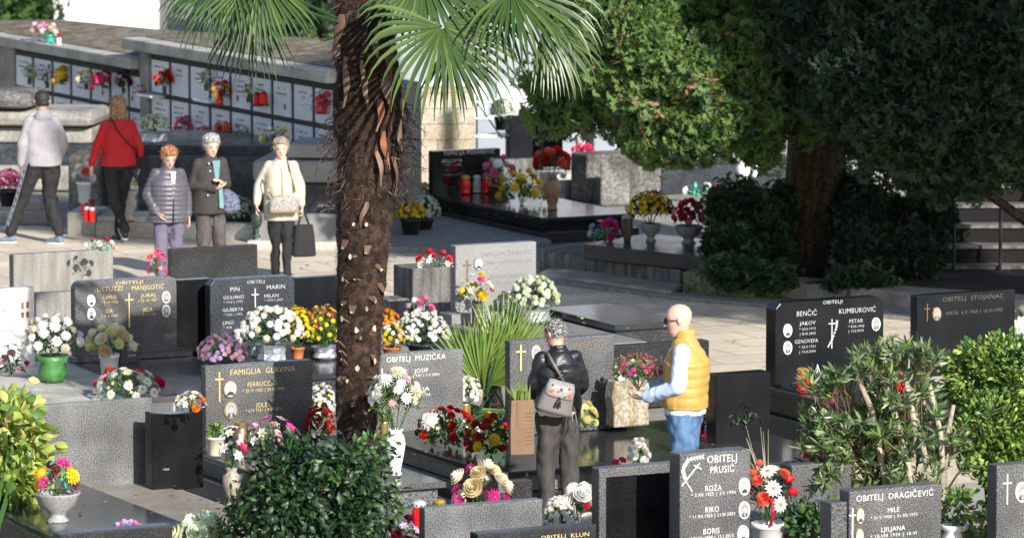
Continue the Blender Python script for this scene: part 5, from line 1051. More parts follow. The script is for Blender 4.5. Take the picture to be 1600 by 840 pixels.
flowers('bouquet', 'dark burgundy and lavender flowers at the bottom edge by the low stone', 'bouquet', 630, 852, .30, 50, 42, [('rose','p_burgundy','p_burgundy',6,.03),('lily','p_lilac','p_white',6,.028)], None, nleaf=20)
flowers('flower_arrangement', 'dense bunch of small white chrysanthemums at the bottom centre', 'arrangement', 872, 838, .30, 52, 62, [('mum','p_white','p_paleyellow',80,.020)], None, leaves=('lf_mid',), nleaf=90)
flowers('bouquet', 'large white roses with two open cream buds left of the framed dark stone', 'bouquet', 906, 826, .30, 46, 66, [('rose','p_white','p_cream',11,.05)], None, leaves=('lf_dark','lf_blue'), nleaf=30, leafsize=.06)
lantern('votive lantern with an orange cap behind the white roses', 918, 800, .30, 20, 46, 'red_dark', 'gold_cap'); lantern('votive lantern with a white perforated cap behind the white roses', 896, 796, .30, 18, 44, 'red_glass', 'white_cap')
flowers('bouquet', 'blush pink and white roses at the bottom edge before the framed stone', 'bouquet', 955, 858, .30, 62, 54, [('rose','p_white','p_white',5,.045),('rose','p_lightpink','p_cream',5,.045)], None, leaves=('lf_mid2','lf_mid'), nleaf=40)
flowers('bouquet', 'single white pink hydrangea head above the framed dark stone', 'bouquet', 998, 730, .34, 28, 44, [('carnation','p_white','p_lightpink',12,.026)], None, leaves=('lf_mid','teal'), nleaf=22)
flowers('bouquet', 'tiny crimson flower behind the framed dark stone', 'bouquet', 966, 732, .34, 20, 14, [('carnation','p_hot','p_hot',3,.026)], None, nleaf=4)
t = flowers('flower_vase', 'tall red rose buds and white gerberas in a white pot beside the tall headstone', 'flower vase', 1199, 870, .25, 66, 92, [('daisy','p_white','p_orange',9,.052),('bud','p_red','p_red',5,.030),('rose','p_coral','p_coral',5,.034)], ('pot',55,50,'white'), leaves=('lf_blue','lf_dark'), nleaf=60, leafsize=.06, base_open=.4)
m = MB(); s_ = ppm(t.location)
for k in range(12): a = random.uniform(-.5,.2); m.tube([(0,0,.3),(a*.12-.02,.01,.6),(a*.28-.05,.02,random.uniform(.75,.98))], [.003,.0025,.001], 4)
m.build('grass_blade', 'straw', t)
MB().tube([(.02,-.14,.25),(.03,-.18,.36),(.02,-.15,.45)], .012, 5).build('ribbon', 'p_red', t)
flowers('bouquet', 'bright pink flowers and green leaves on the grey block under the oleander', 'bouquet', 1275, 730, .60, 46, 20, [('rose','p_hot','p_hot',4,.030),('lily','p_pink','p_lightpink',3,.028)], None, leaves=('lf_blue','lf_mid'), nleaf=24)
flowers('bouquet', 'red flower heads at the bottom edge beneath the broad leaved plant', 'bouquet', 1243, 862, .25, 34, 30, [('rose','p_red','p_red',6,.03)], None, nleaf=10)
flowers('flower_vase', 'round white ceramic vase at the bottom edge right of the stepped headstone', 'flower vase', 1491, 868, .25, 20, 10, [('tiny','lf_mid','lf_mid',4,.02)], ('urn2',50,44,'porcelain'), nleaf=10)
flowers('bouquet', 'white flower at the bottom edge in front of the stepped headstone', 'bouquet', 1432, 850, .25, 26, 22, [('pom','p_white','p_paleyellow',1,.055)], None, nleaf=4)
lantern('red votive lantern with a gold perforated cap at the bottom right', 1580, 866, .25, 24, 52, 'red_dark', 'gold_cap')
t = thing('wreath_hoop', 'thin bare willow hoop standing against the stepped headstone', 'hoop', at(1410, 868, .25)); s_ = ppm(t.location)
MB().tube([(30/s_*math.cos(a), -.03, 62/s_+30/s_*1.3*math.sin(a)) for a in [math.pi*(-.3+1.6*k/24) for k in range(25)]], .006, 6).build('hoop', 'straw', t)
# --- black headstone at the right
lantern('red glass lantern with gold cap at the left foot of the wheat carved headstone', 1254, 613, .42, 21, 40)
lantern('red lantern half hidden by the oleander before the black headstone', 1300, 616, .42, 18, 36, 'red_dark', 'gold_cap')
spike_lantern('silver crystal lantern with a pointed roof before the wheat carved black headstone', 1277, 612, .42, 15, 44)
lantern('red lantern seen through the oleander leaves, left one', 1388, 608, .42, 18, 40, 'red_glass', 'red_dark'); lantern('red lantern seen through the oleander leaves, right one', 1406, 612, .42, 18, 46, 'red_glass', 'red_dark')
flowers('bouquet', 'violet and blue thistle like flowers right of the portraits on the black headstone', 'bouquet', 1360, 590, .42, 42, 78, [('spider','p_purple','p_blue',8,.045),('spider','p_lilac','p_purple',5,.04)], None, leaves=('lf_blue','lf_dark'), nleaf=50, base_open=.6)
flowers('bouquet', 'single large white rose at the right edge by the faint lettered headstone', 'bouquet', 1592, 520, .5, 30, 40, [('pom','p_white','p_white',3,.07)], None, leaves=('lf_dark',), nleaf=30)
# --- beside the bald man
flowers('bouquet', 'burgundy chrysanthemums in shade behind the bald man', 'bouquet', 1100, 650, .3, 42, 46, [('mum','p_burgundy','p_crimson',20,.028),('mum','p_crimson','p_crimson',16,.026)], None, leaves=('lf_dark',), nleaf=60)
flowers('bouquet', 'cream and peach lilies right of the bald man', 'bouquet', 1096, 672, .34, 40, 40, [('lily','p_cream','p_orange',9,.04)], ('crumple',12,20,'clear'), leaves=('lf_mid2','lf_mid'), nleaf=24)
lantern('red lantern on the slab behind the bald man', 1094, 676, .34, 16, 26, 'red_dark', 'red_dark')
t = thing('rough_headstone', 'rough straw coloured natural stone headstone between the granite stone and the bald man', 'grave', at(957, 668, .34), TH); s_ = ppm(t.location); m = MB()
m.prism([(.0,0),(.34,0),(.33,.14),(.345,.27),(.32,.385),(.24,.37),(.16,.40),(.07,.375),(.015,.39),(-.01,.25),(.01,.12)], -.02, .14)
o_ = m.build('rock', 'straw_rock', t, bevel=.02)
t = thing('angel_statue', 'small white angel statuette on the rough rock headstone', 'statue', t.location+A*.09+Vector((0, .05, .37)), TH)
MB().loft([((0,0,0),.045,.035),((0,0,.05),.04,.03),((0,0,.1),.03,.022),((0,0,.12),.012,.012)], seg=12).ball((0,0,.145), .022, 10).ball((.045,.02,.09), (.028,.012,.05), 8).ball((-.045,.02,.09), (.028,.012,.05), 8).build('figure', 'porcelain', t, smooth=True)
t = thing('goose_statue', 'white bird shaped stone ornament reflected in the slab behind the bald man', 'statue', at(1080, 700, .34), .4)
MB().ball((0,0,.10), (.06,.05,.09), 12).tube([(.02,0,.15),(.05,0,.21),(.04,0,.26)], [.03,.022,.02], 8).ball((.045,0,.27), .028, 8).build('body', 'porcelain', t, smooth=True)
# --- background graves
flowers('flower_vase', 'red carnations in a tall terracotta vase on the corner of the long dark slab', 'flower vase', 863, 327, .30, 50, 44, [('carnation','p_red','p_coral',9,.05),('carnation','p_coral','p_red',4,.045)], ('vase',48,27,'clay_brown'), leaves=('lf_blue','lf_mid'), nleaf=70, leafsize=.07, base_open=.55)
flowers('bouquet', 'crimson roses with green leaves at the foot of the blurred black headstone', 'bouquet', 709, 301, .30, 32, 36, [('rose','p_crimson','p_crimson',8,.03)], ('pot',12,20,'dark_vase'), leaves=('lf_mid','lf_blue'), nleaf=40)
lantern('red lantern left of the glass one before the blurred black headstone', 727, 303, .30, 17, 30); lantern('clear glass lantern between two red ones before the blurred headstone', 745, 301, .30, 13, 28, 'clear', 'silver'); lantern('red lantern right of the glass one before the blurred black headstone', 761, 302, .30, 16, 30)
t = thing('round_plate', 'round white decorative plate leaning at the left of the blurred headstone', 'plate', at(690, 295, .30)); MB().tube([(0,-.02,.07),(0,.0,.075)], .062, 20).build('plate', 'porcelain', t)
t = flowers('flower_basket', 'wicker basket of white and pink flowers with a tall hoop handle', 'flower basket', 780, 303, .30, 44, 42, [('pom','p_white','p_lilac',6,.05),('rose','p_pink','p_magenta',6,.045)], ('pot',14,34,'bronze'), leaves=('lf_mid','lf_light'), nleaf=60)
MB().tube([(.13*math.cos(a), 0, .1+.34*math.sin(a)) for a in [math.pi*k/14 for k in range(15)]], .008, 6).build('handle', 'bronze', t)
flowers('flower_arrangement', 'yellow button flowers among green leaves on the long dark slab', 'arrangement', 815, 318, .30, 74, 50, [('pom','p_yellow','p_gold',14,.045)], None, leaves=('lf_mid2','lf_mid'), nleaf=150, leafsize=.06, flat=.5)
flowers('potted_chrysanthemum', 'pale yellow chrysanthemum at the left corner of the long dark slab', 'flower pot', 662, 322, .1, 36, 20, [('mum','p_paleyellow','p_yellow',50,.022)], ('pot',16,26,'pot_black'), nleaf=60)
flowers('potted_chrysanthemum', 'white chrysanthemum ball behind the yellow one right of the palm trunk', 'flower pot', 662, 358, .07, 50, 38, [('mum','p_green_white','p_white',90,.022)], ('pot',16,32,'pot_black'), nleaf=120)
flowers('potted_chrysanthemum', 'bright yellow chrysanthemum in a black pot against the palm trunk', 'flower pot', 642, 366, .07, 46, 28, [('mum','p_yellow','p_gold',90,.020)], ('pot',24,32,'pot_black'), nleaf=120)
flowers('potted_chrysanthemum', 'white chrysanthemum behind the palm trunk on the grey stone cap', 'flower pot', 520, 292, .4, 32, 36, [('mum','p_white','p_white',40,.022)], ('pot',12,22,'pot_black'), nleaf=60)
flowers('flower_bowl', 'yellow chrysanthemum in a patterned white pot on the low dark plinth', 'flower pot', 1017, 377, .385, 70, 50, [('mum','p_yellow','p_gold',110,.022)], ('bowl',28,32,'grey_vase'), leaves=('lf_dark','lf_dark2'), nleaf=500, leafsize=.05, base_open=.42)
flowers('flower_bowl', 'pink red flowers in a round grey footed bowl on the low dark plinth', 'flower bowl', 1076, 380, .385, 44, 40, [('carnation','p_crimson','p_pink',26,.028),('carnation','p_pink','p_pink',12,.026)], ('bowl',28,44,'grey_vase'), leaves=('lf_mid','lf_dark'), nleaf=60)
flowers('bouquet', 'pink and blue artificial bouquet at the left end of the low dark plinth', 'bouquet', 945, 377, .385, 52, 34, [('rose','p_magenta','p_pink',7,.036),('lily','p_lightpink','p_white',3,.036),('rose','p_blue','p_blue',2,.03)], None, leaves=('lf_mid','teal'), nleaf=50)
t = thing('grave_lantern', 'stone and metal urn shaped lantern with a knob on the low dark plinth', 'lantern', at(980, 377, .385)); s_ = ppm(t.location)
MB().lathe([(5/s_,0),(5.5/s_,3/s_),(9.5/s_,22/s_),(9/s_,36/s_)], seg=14).build('body', 'dark_vase', t, smooth=True); MB().lathe([(9/s_,36.5/s_),(8/s_,40/s_),(2/s_,43/s_),(2/s_,46/s_),(4.5/s_,52/s_),(3/s_,57/s_)], seg=14).build('lid', 'stone_vase', t, smooth=True)
flowers('bouquet', 'turquoise and white flower lying on the stone kerb before the junipers', 'bouquet', 1090, 304, .1, 38, 14, [('rose','p_white','p_lightpink',2,.045)], None, leaves=('teal',), nleaf=14, leafsize=.08)
for u, v, w, lab in ((1161,291,26,'larger white stone urn beside the dark iron post'),(1180,276,18,'smaller white stone urn right behind the larger one')):
    t = thing('stone_urn', lab, 'urn', at(u, v, .2)); s_ = ppm(t.location); container(t, 'urn2', 50*w/26/s_, w/s_, 'paint_white')
flowers('bouquet', 'magenta flowers right of the black headstone pair', 'bouquet', 897, 214, .8, 36, 24, [('carnation','p_magenta','p_pink',12,.035)], ('pot',12,22,'white'), leaves=('lf_dark','lf_mid'), nleaf=50)
flowers('bouquet', 'pink flowers low between the black headstone pair and the pale panel', 'bouquet', 912, 240, .55, 32, 12, [('carnation','p_hot','p_pink',8,.035)], None, leaves=('lf_dark',), nleaf=16)
lantern('red lantern behind the red carnations', 886, 266, .35, 12, 26)
flowers('potted_chrysanthemum', 'white green chrysanthemum hanging on the white metal rack', 'flower pot', 785, 203, 1.0, 38, 28, [('mum','p_green_white','p_white',45,.026)], ('pot',20,26,'pot_black'), nleaf=70)
flowers('potted_chrysanthemum', 'white green chrysanthemum dome in a black pot on the path by the grey tomb', 'flower pot', 378, 365, 0, 42, 38, [('mum','p_green_white','p_white',90,.019)], ('pot',20,26,'pot_black'), nleaf=120)
flowers('potted_chrysanthemum', 'magenta pink chrysanthemum dome in a black pot at the left edge', 'flower pot', 14, 322, .12, 44, 32, [('mum','p_magenta','p_pink',60,.021),('mum','p_pink','p_pink',50,.021)], ('pot',26,34,'pot_black'), nleaf=80)
flowers('flower_vase', 'white roses in a tall white fluted vase between the two walkers', 'flower vase', 132, 316, .28, 26, 26, [('rose','p_white','p_white',5,.042),('rose','p_coral','p_coral',1,.035)], ('pot',32,24,'porcelain'), leaves=('teal','lf_mid'), nleaf=16)
for u, v, lab, g_ in ((131,336,'tall red lantern at the left of the cluster beside the white fluted vase','red_glass'),(143,334,'dark red lantern at the back of the cluster beside the fluted vase','red_dark'),(136,346,'short red lantern at the front left of the cluster on the kerb','red_glass'),(144,347,'short red lantern at the front right of the cluster on the kerb','red_glass')):
    lantern(lab, u, v, .25, 10, 24, g_, 'red_dark' if g_ == 'red_dark' else 'silver')
t = flowers('stone_urn', 'wide pale stone urn with a small blue white posy behind the woman in red', 'urn', 202, 343, .22, 18, 16, [('rose','p_white','p_blue',4,.03),('rose','p_yellow','p_blue',2,.03)], ('urn2',46,28,'stone_vase'), leaves=('teal','lf_mid'), nleaf=12)
flowers('potted_chrysanthemum', 'white chrysanthemum in crinkled foil on the raised dark marble tomb', 'flower pot', 241, 224, .95, 46, 26, [('mum','p_green_white','p_white',80,.020)], ('crumple',20,42,'foil'), nleaf=60)
flowers('bouquet', 'pale green and white flowers lying on the dark marble tomb by the palm trunk', 'bouquet', 432, 224, .95, 56, 22, [('rose','p_white','p_cream',6,.035),('rose','p_paleyellow','p_cream',4,.035)], None, leaves=('lf_mid2','lf_mid'), nleaf=90)
flowers('bouquet', 'small white flowers hidden behind the hoodie man at the kerb', 'bouquet', 40, 312, .2, 20, 14, [('rose','p_white','p_white',4,.03)], None, nleaf=20)
# --- flowers on the columbarium
def wallspot(u, v, off=.12):
    X = onplane(u, v, Pw-A*off, A); return X
for u, v, w, h, sp, pt, lab in (
    (46,124,18,20,[('mum','p_green_white','p_white',12,.035)],('cyl',10,7,'dark_vase'),'pale green white bouquet on the first plaque from the left of the niche wall'),
    (74,130,14,26,[('tiny','p_lightpink','p_pink',8,.03)],('cyl',10,7,'dark_vase'),'sparse pinkish dried bouquet on the second plaque of the niche wall'),
    (95,125,16,26,[('pom','p_yellow','p_gold',5,.05)],None,'tall yellow pompom flowers on the third plaque of the niche wall'),
    (135,132,20,18,[('rose','p_white','p_white',3,.045),('rose','p_gold','p_gold',3,.04)],('cyl',8,7,'dark_vase'),'white and orange bouquet on the fourth plaque of the niche wall'),
    (161,131,24,24,[('lily','p_crimson','p_crimson',5,.07)],None,'large crimson bow like flower on the fifth plaque of the niche wall'),
    (193,138,20,26,[('carnation','p_burgundy','p_crimson',7,.035)],('cyl',8,7,'dark_vase'),'dark purple red bouquet on the sixth plaque of the niche wall'),
    (219,142,10,16,[('tiny','p_lightpink','p_lilac',6,.03)],None,'tiny pale pink posy beside the pillar of the niche wall'),
    (257,143,26,22,[('carnation','p_red','p_red',9,.035),('pom','p_green_white','p_white',1,.075)],('cyl',16,7,'dark_vase'),'red bouquet with one large pale ball on the white shelf of the niche wall'),
    (322,134,18,22,[('mum','p_green_white','p_white',5,.03)],('cyl',10,7,'dark_vase'),'dark leafy bouquet with white buds on the niche wall'),
    (347,148,24,26,[('carnation','p_gold','p_orange',4,.035),('carnation','p_red','p_red',5,.035)],None,'orange and red bouquet on the right white shelf of the niche wall'),
    (388,152,14,20,[('mum','p_green_white','p_white',8,.03)],('cyl',8,7,'dark_vase'),'pale green bouquet just left of the palm leaves on the niche wall'),
    (287,206,22,22,[('rose','p_pink','p_hot',6,.04)],('cyl',8,7,'dark_vase'),'pink roses in the lower row right of the pillar on the niche wall'),
    (318,208,20,18,[('lily','p_crimson','p_pink',5,.04)],None,'crimson orchid spray in the lower row of the niche wall'),
    (349,210,22,26,[('lily','p_coral','p_coral',6,.05)],None,'coral gladioli in the lower row of the niche wall'),
    (378,212,28,24,[('tiny','p_green_white','lf_dark',9,.03)],None,'grey green leafy wreath in the lower row of the niche wall'),
    (170,186,24,18,[('rose','p_cream','p_cream',5,.05)],None,'cream roses low on the niche wall beside the woman in red'),
    (505,165,16,18,[('rose','p_hot','p_white',3,.04)],('cyl',8,7,'dark_vase'),'pink and green posy on the niche wall touching the palm trunk')):
    flowers('niche_bouquet', lab, 'bouquet', 0, 0, 0, w, h, sp, pt, pos=wallspot(u, v+8), leaves=('lf_mid','lf_dark','lf_blue'), nleaf=26, leafsize=.06, group='bouquets fixed along the columbarium wall', flat=.6)
for u, v, lab, g_ in ((402,164,'left one of the two red lanterns on the niche wall left of the palm','red_glass'),(412,163,'right one of the two red lanterns on the niche wall left of the palm','red_glass'),(343,164,'red lantern on the right white shelf of the niche wall','red_glass'),(502,176,'large red lantern on the niche wall touching the palm trunk','red_glass'),(341,211,'small red lantern in the lower row of the niche wall','red_glass')):
    X = wallspot(u, v); t = thing('votive_lantern', lab, 'lantern', X, 0, 'red lanterns along the columbarium wall'); k = 1.4 if u == 502 else 1
    MB().lathe([(.045*k,0),(.05*k,.02),(.045*k,.12*k)], seg=12).build('glass_body', g_, t); MB().lathe([(.048*k,.121*k),(.03*k,.15*k),(.01,.16*k)], seg=12).build('cap', 'red_dark', t)
    if u in (402,412,502,341): MB().box(-.06,.06,-.01,.10,-.02,-.002).build('bracket', 'metal_dark', t)
zc = ztop1+.14
for u, w, h, pc, sp, lab in ((62,14,14,'foil',[('rose','p_lightpink','p_pink',5,.035)],'pink flowers in a grey pot on the columbarium ledge'),(78,15,14,'teal',[('rose','p_white','p_lightpink',4,.035),('rose','p_pink','p_pink',2,.03)],'white pink flowers in a turquoise pot on the columbarium ledge')):
    X = onplane(u, 60, Pw-A*.05, A); X.z = zc; flowers('flower_pot', lab, 'flower pot', 0, 0, 0, w+6, h, sp, ('pot',13,w,pc), pos=X, leaves=('lf_mid','lf_light'), nleaf=20)
X = onplane(92, 62, Pw-A*.05, A); X.z = zc; t = thing('votive_lantern', 'white candle jar with a red top on the columbarium ledge', 'lantern', X); MB().lathe([(.03,0),(.032,.09)], seg=12).build('glass_body', 'porcelain', t); MB().lathe([(.03,.091),(.026,.15),(.01,.16)], seg=12).build('cap', 'red_dark', t)
# ---------------------------------------------------------------- people
SKIN = plain('skin', (.56,.33,.24), .5, noise_amt=.06, nscale=25); M['skin'] = SKIN
M['skin_pale'] = plain('skin_pale', (.62,.40,.31), .5, noise_amt=.06, nscale=25)
def cloth(name, c, rough=.85, n=.12, s=9): M[name] = plain(name, c, rough, noise_amt=n, nscale=s, bump=.25)
cloth('c_greyhood', (.29,.28,.305)); cloth('c_blackpants', (.012,.012,.014)); cloth('c_red', (.46,.008,.014), .75, .08); cloth('c_puffer', (.085,.08,.10), .45, .1); cloth('c_plum', (.13,.115,.17)); cloth('c_darkcoat', (.035,.032,.032)); cloth('c_greypants', (.075,.068,.068)); cloth('c_cream', (.44,.42,.35)); cloth('c_black', (.012,.012,.013))
cloth('c_leather', (.012,.013,.016), .42, .2); cloth('c_charcoal', (.048,.042,.040), .8); cloth('c_yellow', (.50,.30,.075), .5, .06); cloth('c_shirt', (.50,.62,.85), .8, .05); cloth('c_jeans', (.085,.17,.32), .8, .28, 14); cloth('c_white', (.78,.78,.78)); cloth('c_teal', (.14,.25,.27)); cloth('bag_taupe', (.145,.130,.127), .5); cloth('bag_pattern', (.26,.24,.23), .6, .5, 60); cloth('bag_blue', (.09,.11,.17), .8, .8, 40)
M['shoe_blue'] = plain('shoe_blue', (.12,.17,.23), .6); M['shoe_black'] = plain('shoe_black', (.015,.015,.015), .5); M['sole'] = plain('sole', (.6,.6,.58), .6)
M['h_dark'] = plain('hair_dark', (.02,.018,.018), .6, noise_amt=.4, nscale=80, bump=.6); M['h_blond'] = granite('hair_blond', (.20,.10,.045), (.52,.36,.20), .5, 60, streak=True, bump=.3); M['h_ginger'] = granite('hair_ginger', (.22,.09,.035), (.50,.26,.12), .5, 45, bump=.5)
M['h_white'] = granite('hair_white', (.26,.26,.26), (.56,.555,.55), .5, 40, bump=.6); M['h_greyblond'] = granite('hair_grey_blond', (.20,.165,.12), (.42,.37,.30), .5, 40, bump=.5); M['h_saltpepper'] = granite('hair_salt_pepper', (.03,.03,.03), (.42,.41,.40), .5, 55, bump=.8)
M['eye'] = plain('eye_dark', (.03,.025,.02), .2, noise_amt=0); M['lip'] = plain('lip', (.42,.16,.13), .5, noise_amt=0); M['glasses'] = plain('black_frame', (.01,.01,.01), .15, noise_amt=0)
def capsule(m, a, b, ra, rb, seg=14, flat=1.0):
    a = Vector(a); b = Vector(b); d = (b-a); L = d.length; d.normalize(); X = d.cross(Vector((0,1,0))); X = X.normalized() if X.length > .1 else Vector((1,0,0)); Y = d.cross(X).normalized(); st = []
    for q in (-1,-.85,-.5,0): c = math.sqrt(max(.0009, 1-q*q)); st.append((a+d*ra*q, ra*c, ra*c*flat))
    for q in (.25,.5,.75): r = ra+(rb-ra)*q; st.append((a+d*L*q, r, r*flat))
    for q in (0,.5,.85,1): c = math.sqrt(max(.0009, 1-q*q)); st.append((b+d*rb*q, rb*c, rb*c*flat))
    m.loft(st, X, Y, seg=seg, pw=2)
def fuse(m, name, mat, parent, voxel=.012, smooth=4, disp=None, **kw):
    """weld overlapping volumes into one continuous surface"""
    me = bpy.data.meshes.new('tmp'); me.from_pydata(m.v, [], m.f); o = bpy.data.objects.new('tmp', me); COL.objects.link(o)
    r = o.modifiers.new('r', 'REMESH'); r.mode = 'VOXEL'; r.voxel_size = voxel; s = o.modifiers.new('s', 'SMOOTH'); s.iterations = smooth; s.factor = .5
    dg = bpy.context.evaluated_depsgraph_get(); out = bpy.data.meshes.new_from_object(o.evaluated_get(dg)); bpy.data.objects.remove(o); bpy.data.meshes.remove(me)
    if disp:
        ns = [v.normal.copy() for v in out.vertices]
        for v, n_ in zip(out.vertices, ns): v.co += n_*disp(v.co, n_)
    out.name = name; out.materials.clear(); out.materials.append(M[mat]); out.polygons.foreach_set('use_smooth', [True]*len(out.polygons)); out.update(); return link(name, out, parent, **kw)
def folds(a=.007, s=9, sz=3.0, seed=0): return lambda c, n: a*noise.noise(Vector((c.x*s, c.y*s, c.z*sz+seed)))+a*.6*noise.noise(Vector((c.x*s*2.2, c.y*s*2.2, c.z*sz*2.4+seed+7)))
def hand(m, wrist, d, palm_n, size=1.0, curl=.6, side=1):
    """palm with four unequal bent fingers and a side thumb"""
    d = Vector(d).normalized(); n = (Vector(palm_n)-d*Vector(palm_n).dot(d)).normalized(); s = d.cross(n)*side; w = Vector(wrist); k = size
    m.loft([(w, .026*k, .020*k), (w+d*.03*k, .033*k, .017*k), (w+d*.07*k, .040*k, .015*k), (w+d*.092*k, .038*k, .013*k)], s, n, seg=12)
    for i, L in enumerate((.062,.072,.067,.052)):
        p = w+d*.085*k+s*(-.028+.0187*i)*k; dd = d.copy(); r = .0088*k
        for j in range(3):
            e = p+dd*L*k*(.42,.33,.25)[j]; capsule(m, p, e, r, r*.92, 8); p = e; r *= .93; dd = (dd+n*curl*.9).normalized()
    p = w+d*.025*k-s*.028*k; dd = (d*.6-s*.75+n*.25).normalized(); r = .0105*k
    for j in range(3):
        e = p+dd*.03*k; capsule(m, p, e, r, r*.92, 8); p = e; r *= .93; dd = (dd+d*.5+n*curl*.4+s*.25).normalized()
def person(label, loc, yaw, H, J, C):
    """J joints on a 1.70 m figure facing -y; C clothing"""
    t = thing('person', label, 'person', loc, yaw); k = H/1.70
    for a, s in (('L', 1), ('R', -1)):
        x, y, z = J['sh'+a]; J['sh'+a] = (x*.86, y, z-.025); x, y, z = J['el'+a]; J['el'+a] = (x*.90, y, z); x, y, z = J['wr'+a]; J['wr'+a] = (x*.90, y, z)
    g = lambda n: Vector(J[n])*k
    m = MB(); hd = g('head'); hy = J.get('head_yaw', 0); hp = J.get('head_pitch', 0); HR = Matrix.Rotation(hy, 3, 'Z') @ Matrix.Rotation(hp, 3, 'X')
    def hv(x, y, z): return hd+HR @ (Vector((x, y, z))*k)
    bx = g('chest')-g('pelvis'); TX = Vector(J.get('tx', (1,0,0))).normalized(); TY = bx.cross(TX).normalized()
    pel, che, nk = g('pelvis'), g('chest'), g('neck'); wm = C.get('build', 1.0)
    hips = (g('hipL'), g('hipR'))
    m.loft([(pel-Vector((0,0,.10))*k, .10*k, .08*k), (pel-Vector((0,0,.03))*k, .155*k*wm, .105*k*wm), (pel.lerp(che,.3), .140*k*wm, .10*k*wm), (pel.lerp(che,.65), .148*k*wm, .105*k*wm), (che, .165*k*wm, .11*k*wm), (che.lerp(nk,.55), .150*k, .085*k), (che.lerp(nk,.82), .085*k, .065*k), (nk, .052*k, .052*k)], TX, TY, seg=20)
    capsule(m, nk-Vector((0,0,.05))*k, hd-Vector((0,0,.06))*k+HR @ Vector((0,.02,0)), .056*k, .052*k)
    # head: skull, jaw, nose, brow, chin, ears
    X = HR @ Vector((1,0,0)); Yv = HR @ Vector((0,1,0))
    m.loft([(hv(0,.0,-.125), .012*k, .012*k), (hv(0,-.032,-.115), .036*k, .042*k), (hv(0,-.020,-.085), .056*k, .066*k), (hv(0,-.006,-.04), .069*k, .084*k), (hv(0,0,.0), .075*k, .094*k), (hv(0,.004,.045), .077*k, .097*k), (hv(0,.006,.08), .066*k, .082*k), (hv(0,.006,.105), .042*k, .052*k), (hv(0,.006,.117), .012*k, .016*k)], X, Yv, seg=20, pw=2.1)
    m.loft([(hv(0,-.090,.012), .008*k, .008*k), (hv(0,-.100,-.012), .010*k, .012*k), (hv(0,-.110,-.032), .015*k, .014*k), (hv(0,-.094,-.042), .012*k, .008*k)], X, Yv, seg=8)
    m.ball(hv(0,-.076,-.102), .017*k, 8)
    for s in (-1, 1): m.loft([(hv(s*.074,.012,-.028), .008*k, .012*k), (hv(s*.084,.016,.0), .010*k, .018*k), (hv(s*.082,.016,.022), .007*k, .016*k)], X, Yv, seg=8)
    for s, a in ((1,'L'),(-1,'R')):
        sh, el, wr = g('sh'+a), g('el'+a), g('wr'+a); capsule(m, sh, el, .048*k, .036*k); capsule(m, el, wr, .036*k, .024*k)
        hand(m, wr, J['hd'+a], J['pn'+a], k, J.get('curl'+a, .5), s)
        hp_, kn, an, to = g('hip'+a), g('kn'+a), g('an'+a), g('to'+a); capsule(m, hp_, kn, .070*k, .040*k); capsule(m, kn, an, .040*k, .030*k); capsule(m, an-Vector((0,0,.03))*k, to, .026*k, .02*k)
    body = fuse(m, 'body', C['skin'], t, .0062, 2)
    for s in (-1, 1): MB().ball(hv(s*.031,-.087,.006), (.012*k, .006*k, .006*k), 8).build('eye', 'eye', body); MB().ball(hv(s*.032,-.090,.024), (.016*k, .005*k, .0035*k), 6).build('eyebrow', C['hair'][1] if C.get('hair') else 'h_dark', body)
    MB().ball(hv(0,-.094,-.068), (.022*k, .007*k, .006*k), 8).build('mouth', 'lip', body)
    # trousers
    q = C['trousers']; m = MB(); w = q.get('w', 1.0); flare = q.get('flare', 1.0)
    m.loft([(pel-Vector((0,0,.12))*k, .10*k, .10*k), (pel-Vector((0,0,.05))*k, .168*k*wm, .125*k*wm), (pel+Vector((0,0,.03))*k, .150*k*wm, .112*k*wm), (pel+Vector((0,0,.10))*k, .120*k*wm, .09*k*wm)], TX, Vector((0,1,0)), seg=20)
    for a in 'LR':
        h_, kn, an = g('hip'+a), g('kn'+a), g('an'+a); capsule(m, h_, kn, .098*k*w*wm**.5, .070*k*w*flare**.5, 16)
        d = (an-kn).normalized(); e = an+Vector((0,0,q.get('hem', .02))) ; capsule(m, kn, e, .070*k*w*flare**.5, .054*k*w*flare, 16)
    tro = fuse(m, 'trousers', q['mat'], t, .011, 3, folds(.021, 9, 5.5, random.random()*50))
    if q.get('stripe'):
        sm = MB(); s = -1 if q['stripe'] == 'R' else 1; a = q['stripe']
        pts = []; 
        for p0, p1, r0, r1 in ((pel+Vector((s*.08*k,0,.04*k)), g('hip'+a), .09*k, .116*k*w), (g('hip'+a), g('kn'+a), .118*k*w, .090*k*w), (g('kn'+a), g('an'+a)+Vector((0,0,.04)), .090*k*w, .074*k*w)):
            for j in range(5): f = j/5; c = p0.lerp(p1, f); pts.append(c+Vector((s*(r0+(r1-r0)*f)*.80, (r0+(r1-r0)*f)*.62, 0)))
        for p, q2 in zip(pts[:-1], pts[1:]):
            tv = Vector((-.62*s, .80, 0)); nv = Vector((.8*s, .62, 0))*.006
            for yy in (-.024, .012): sm.add([p+tv*yy+nv, p+tv*(yy+.012)+nv, q2+tv*(yy+.012)+nv, q2+tv*yy+nv], [(0,1,2,3)])
            c = p.lerp(q2,.5); sm.add([c+tv*-.008+nv+Vector((0,0,-.03)), c+tv*.008+nv+Vector((0,0,-.03)), c+tv*.008+nv+Vector((0,0,.03)), c+tv*-.008+nv+Vector((0,0,.03))], [(0,1,2,3)])
        sm.build('side_stripe', 'p_blue' if False else 'paint_blue_shaded', t)
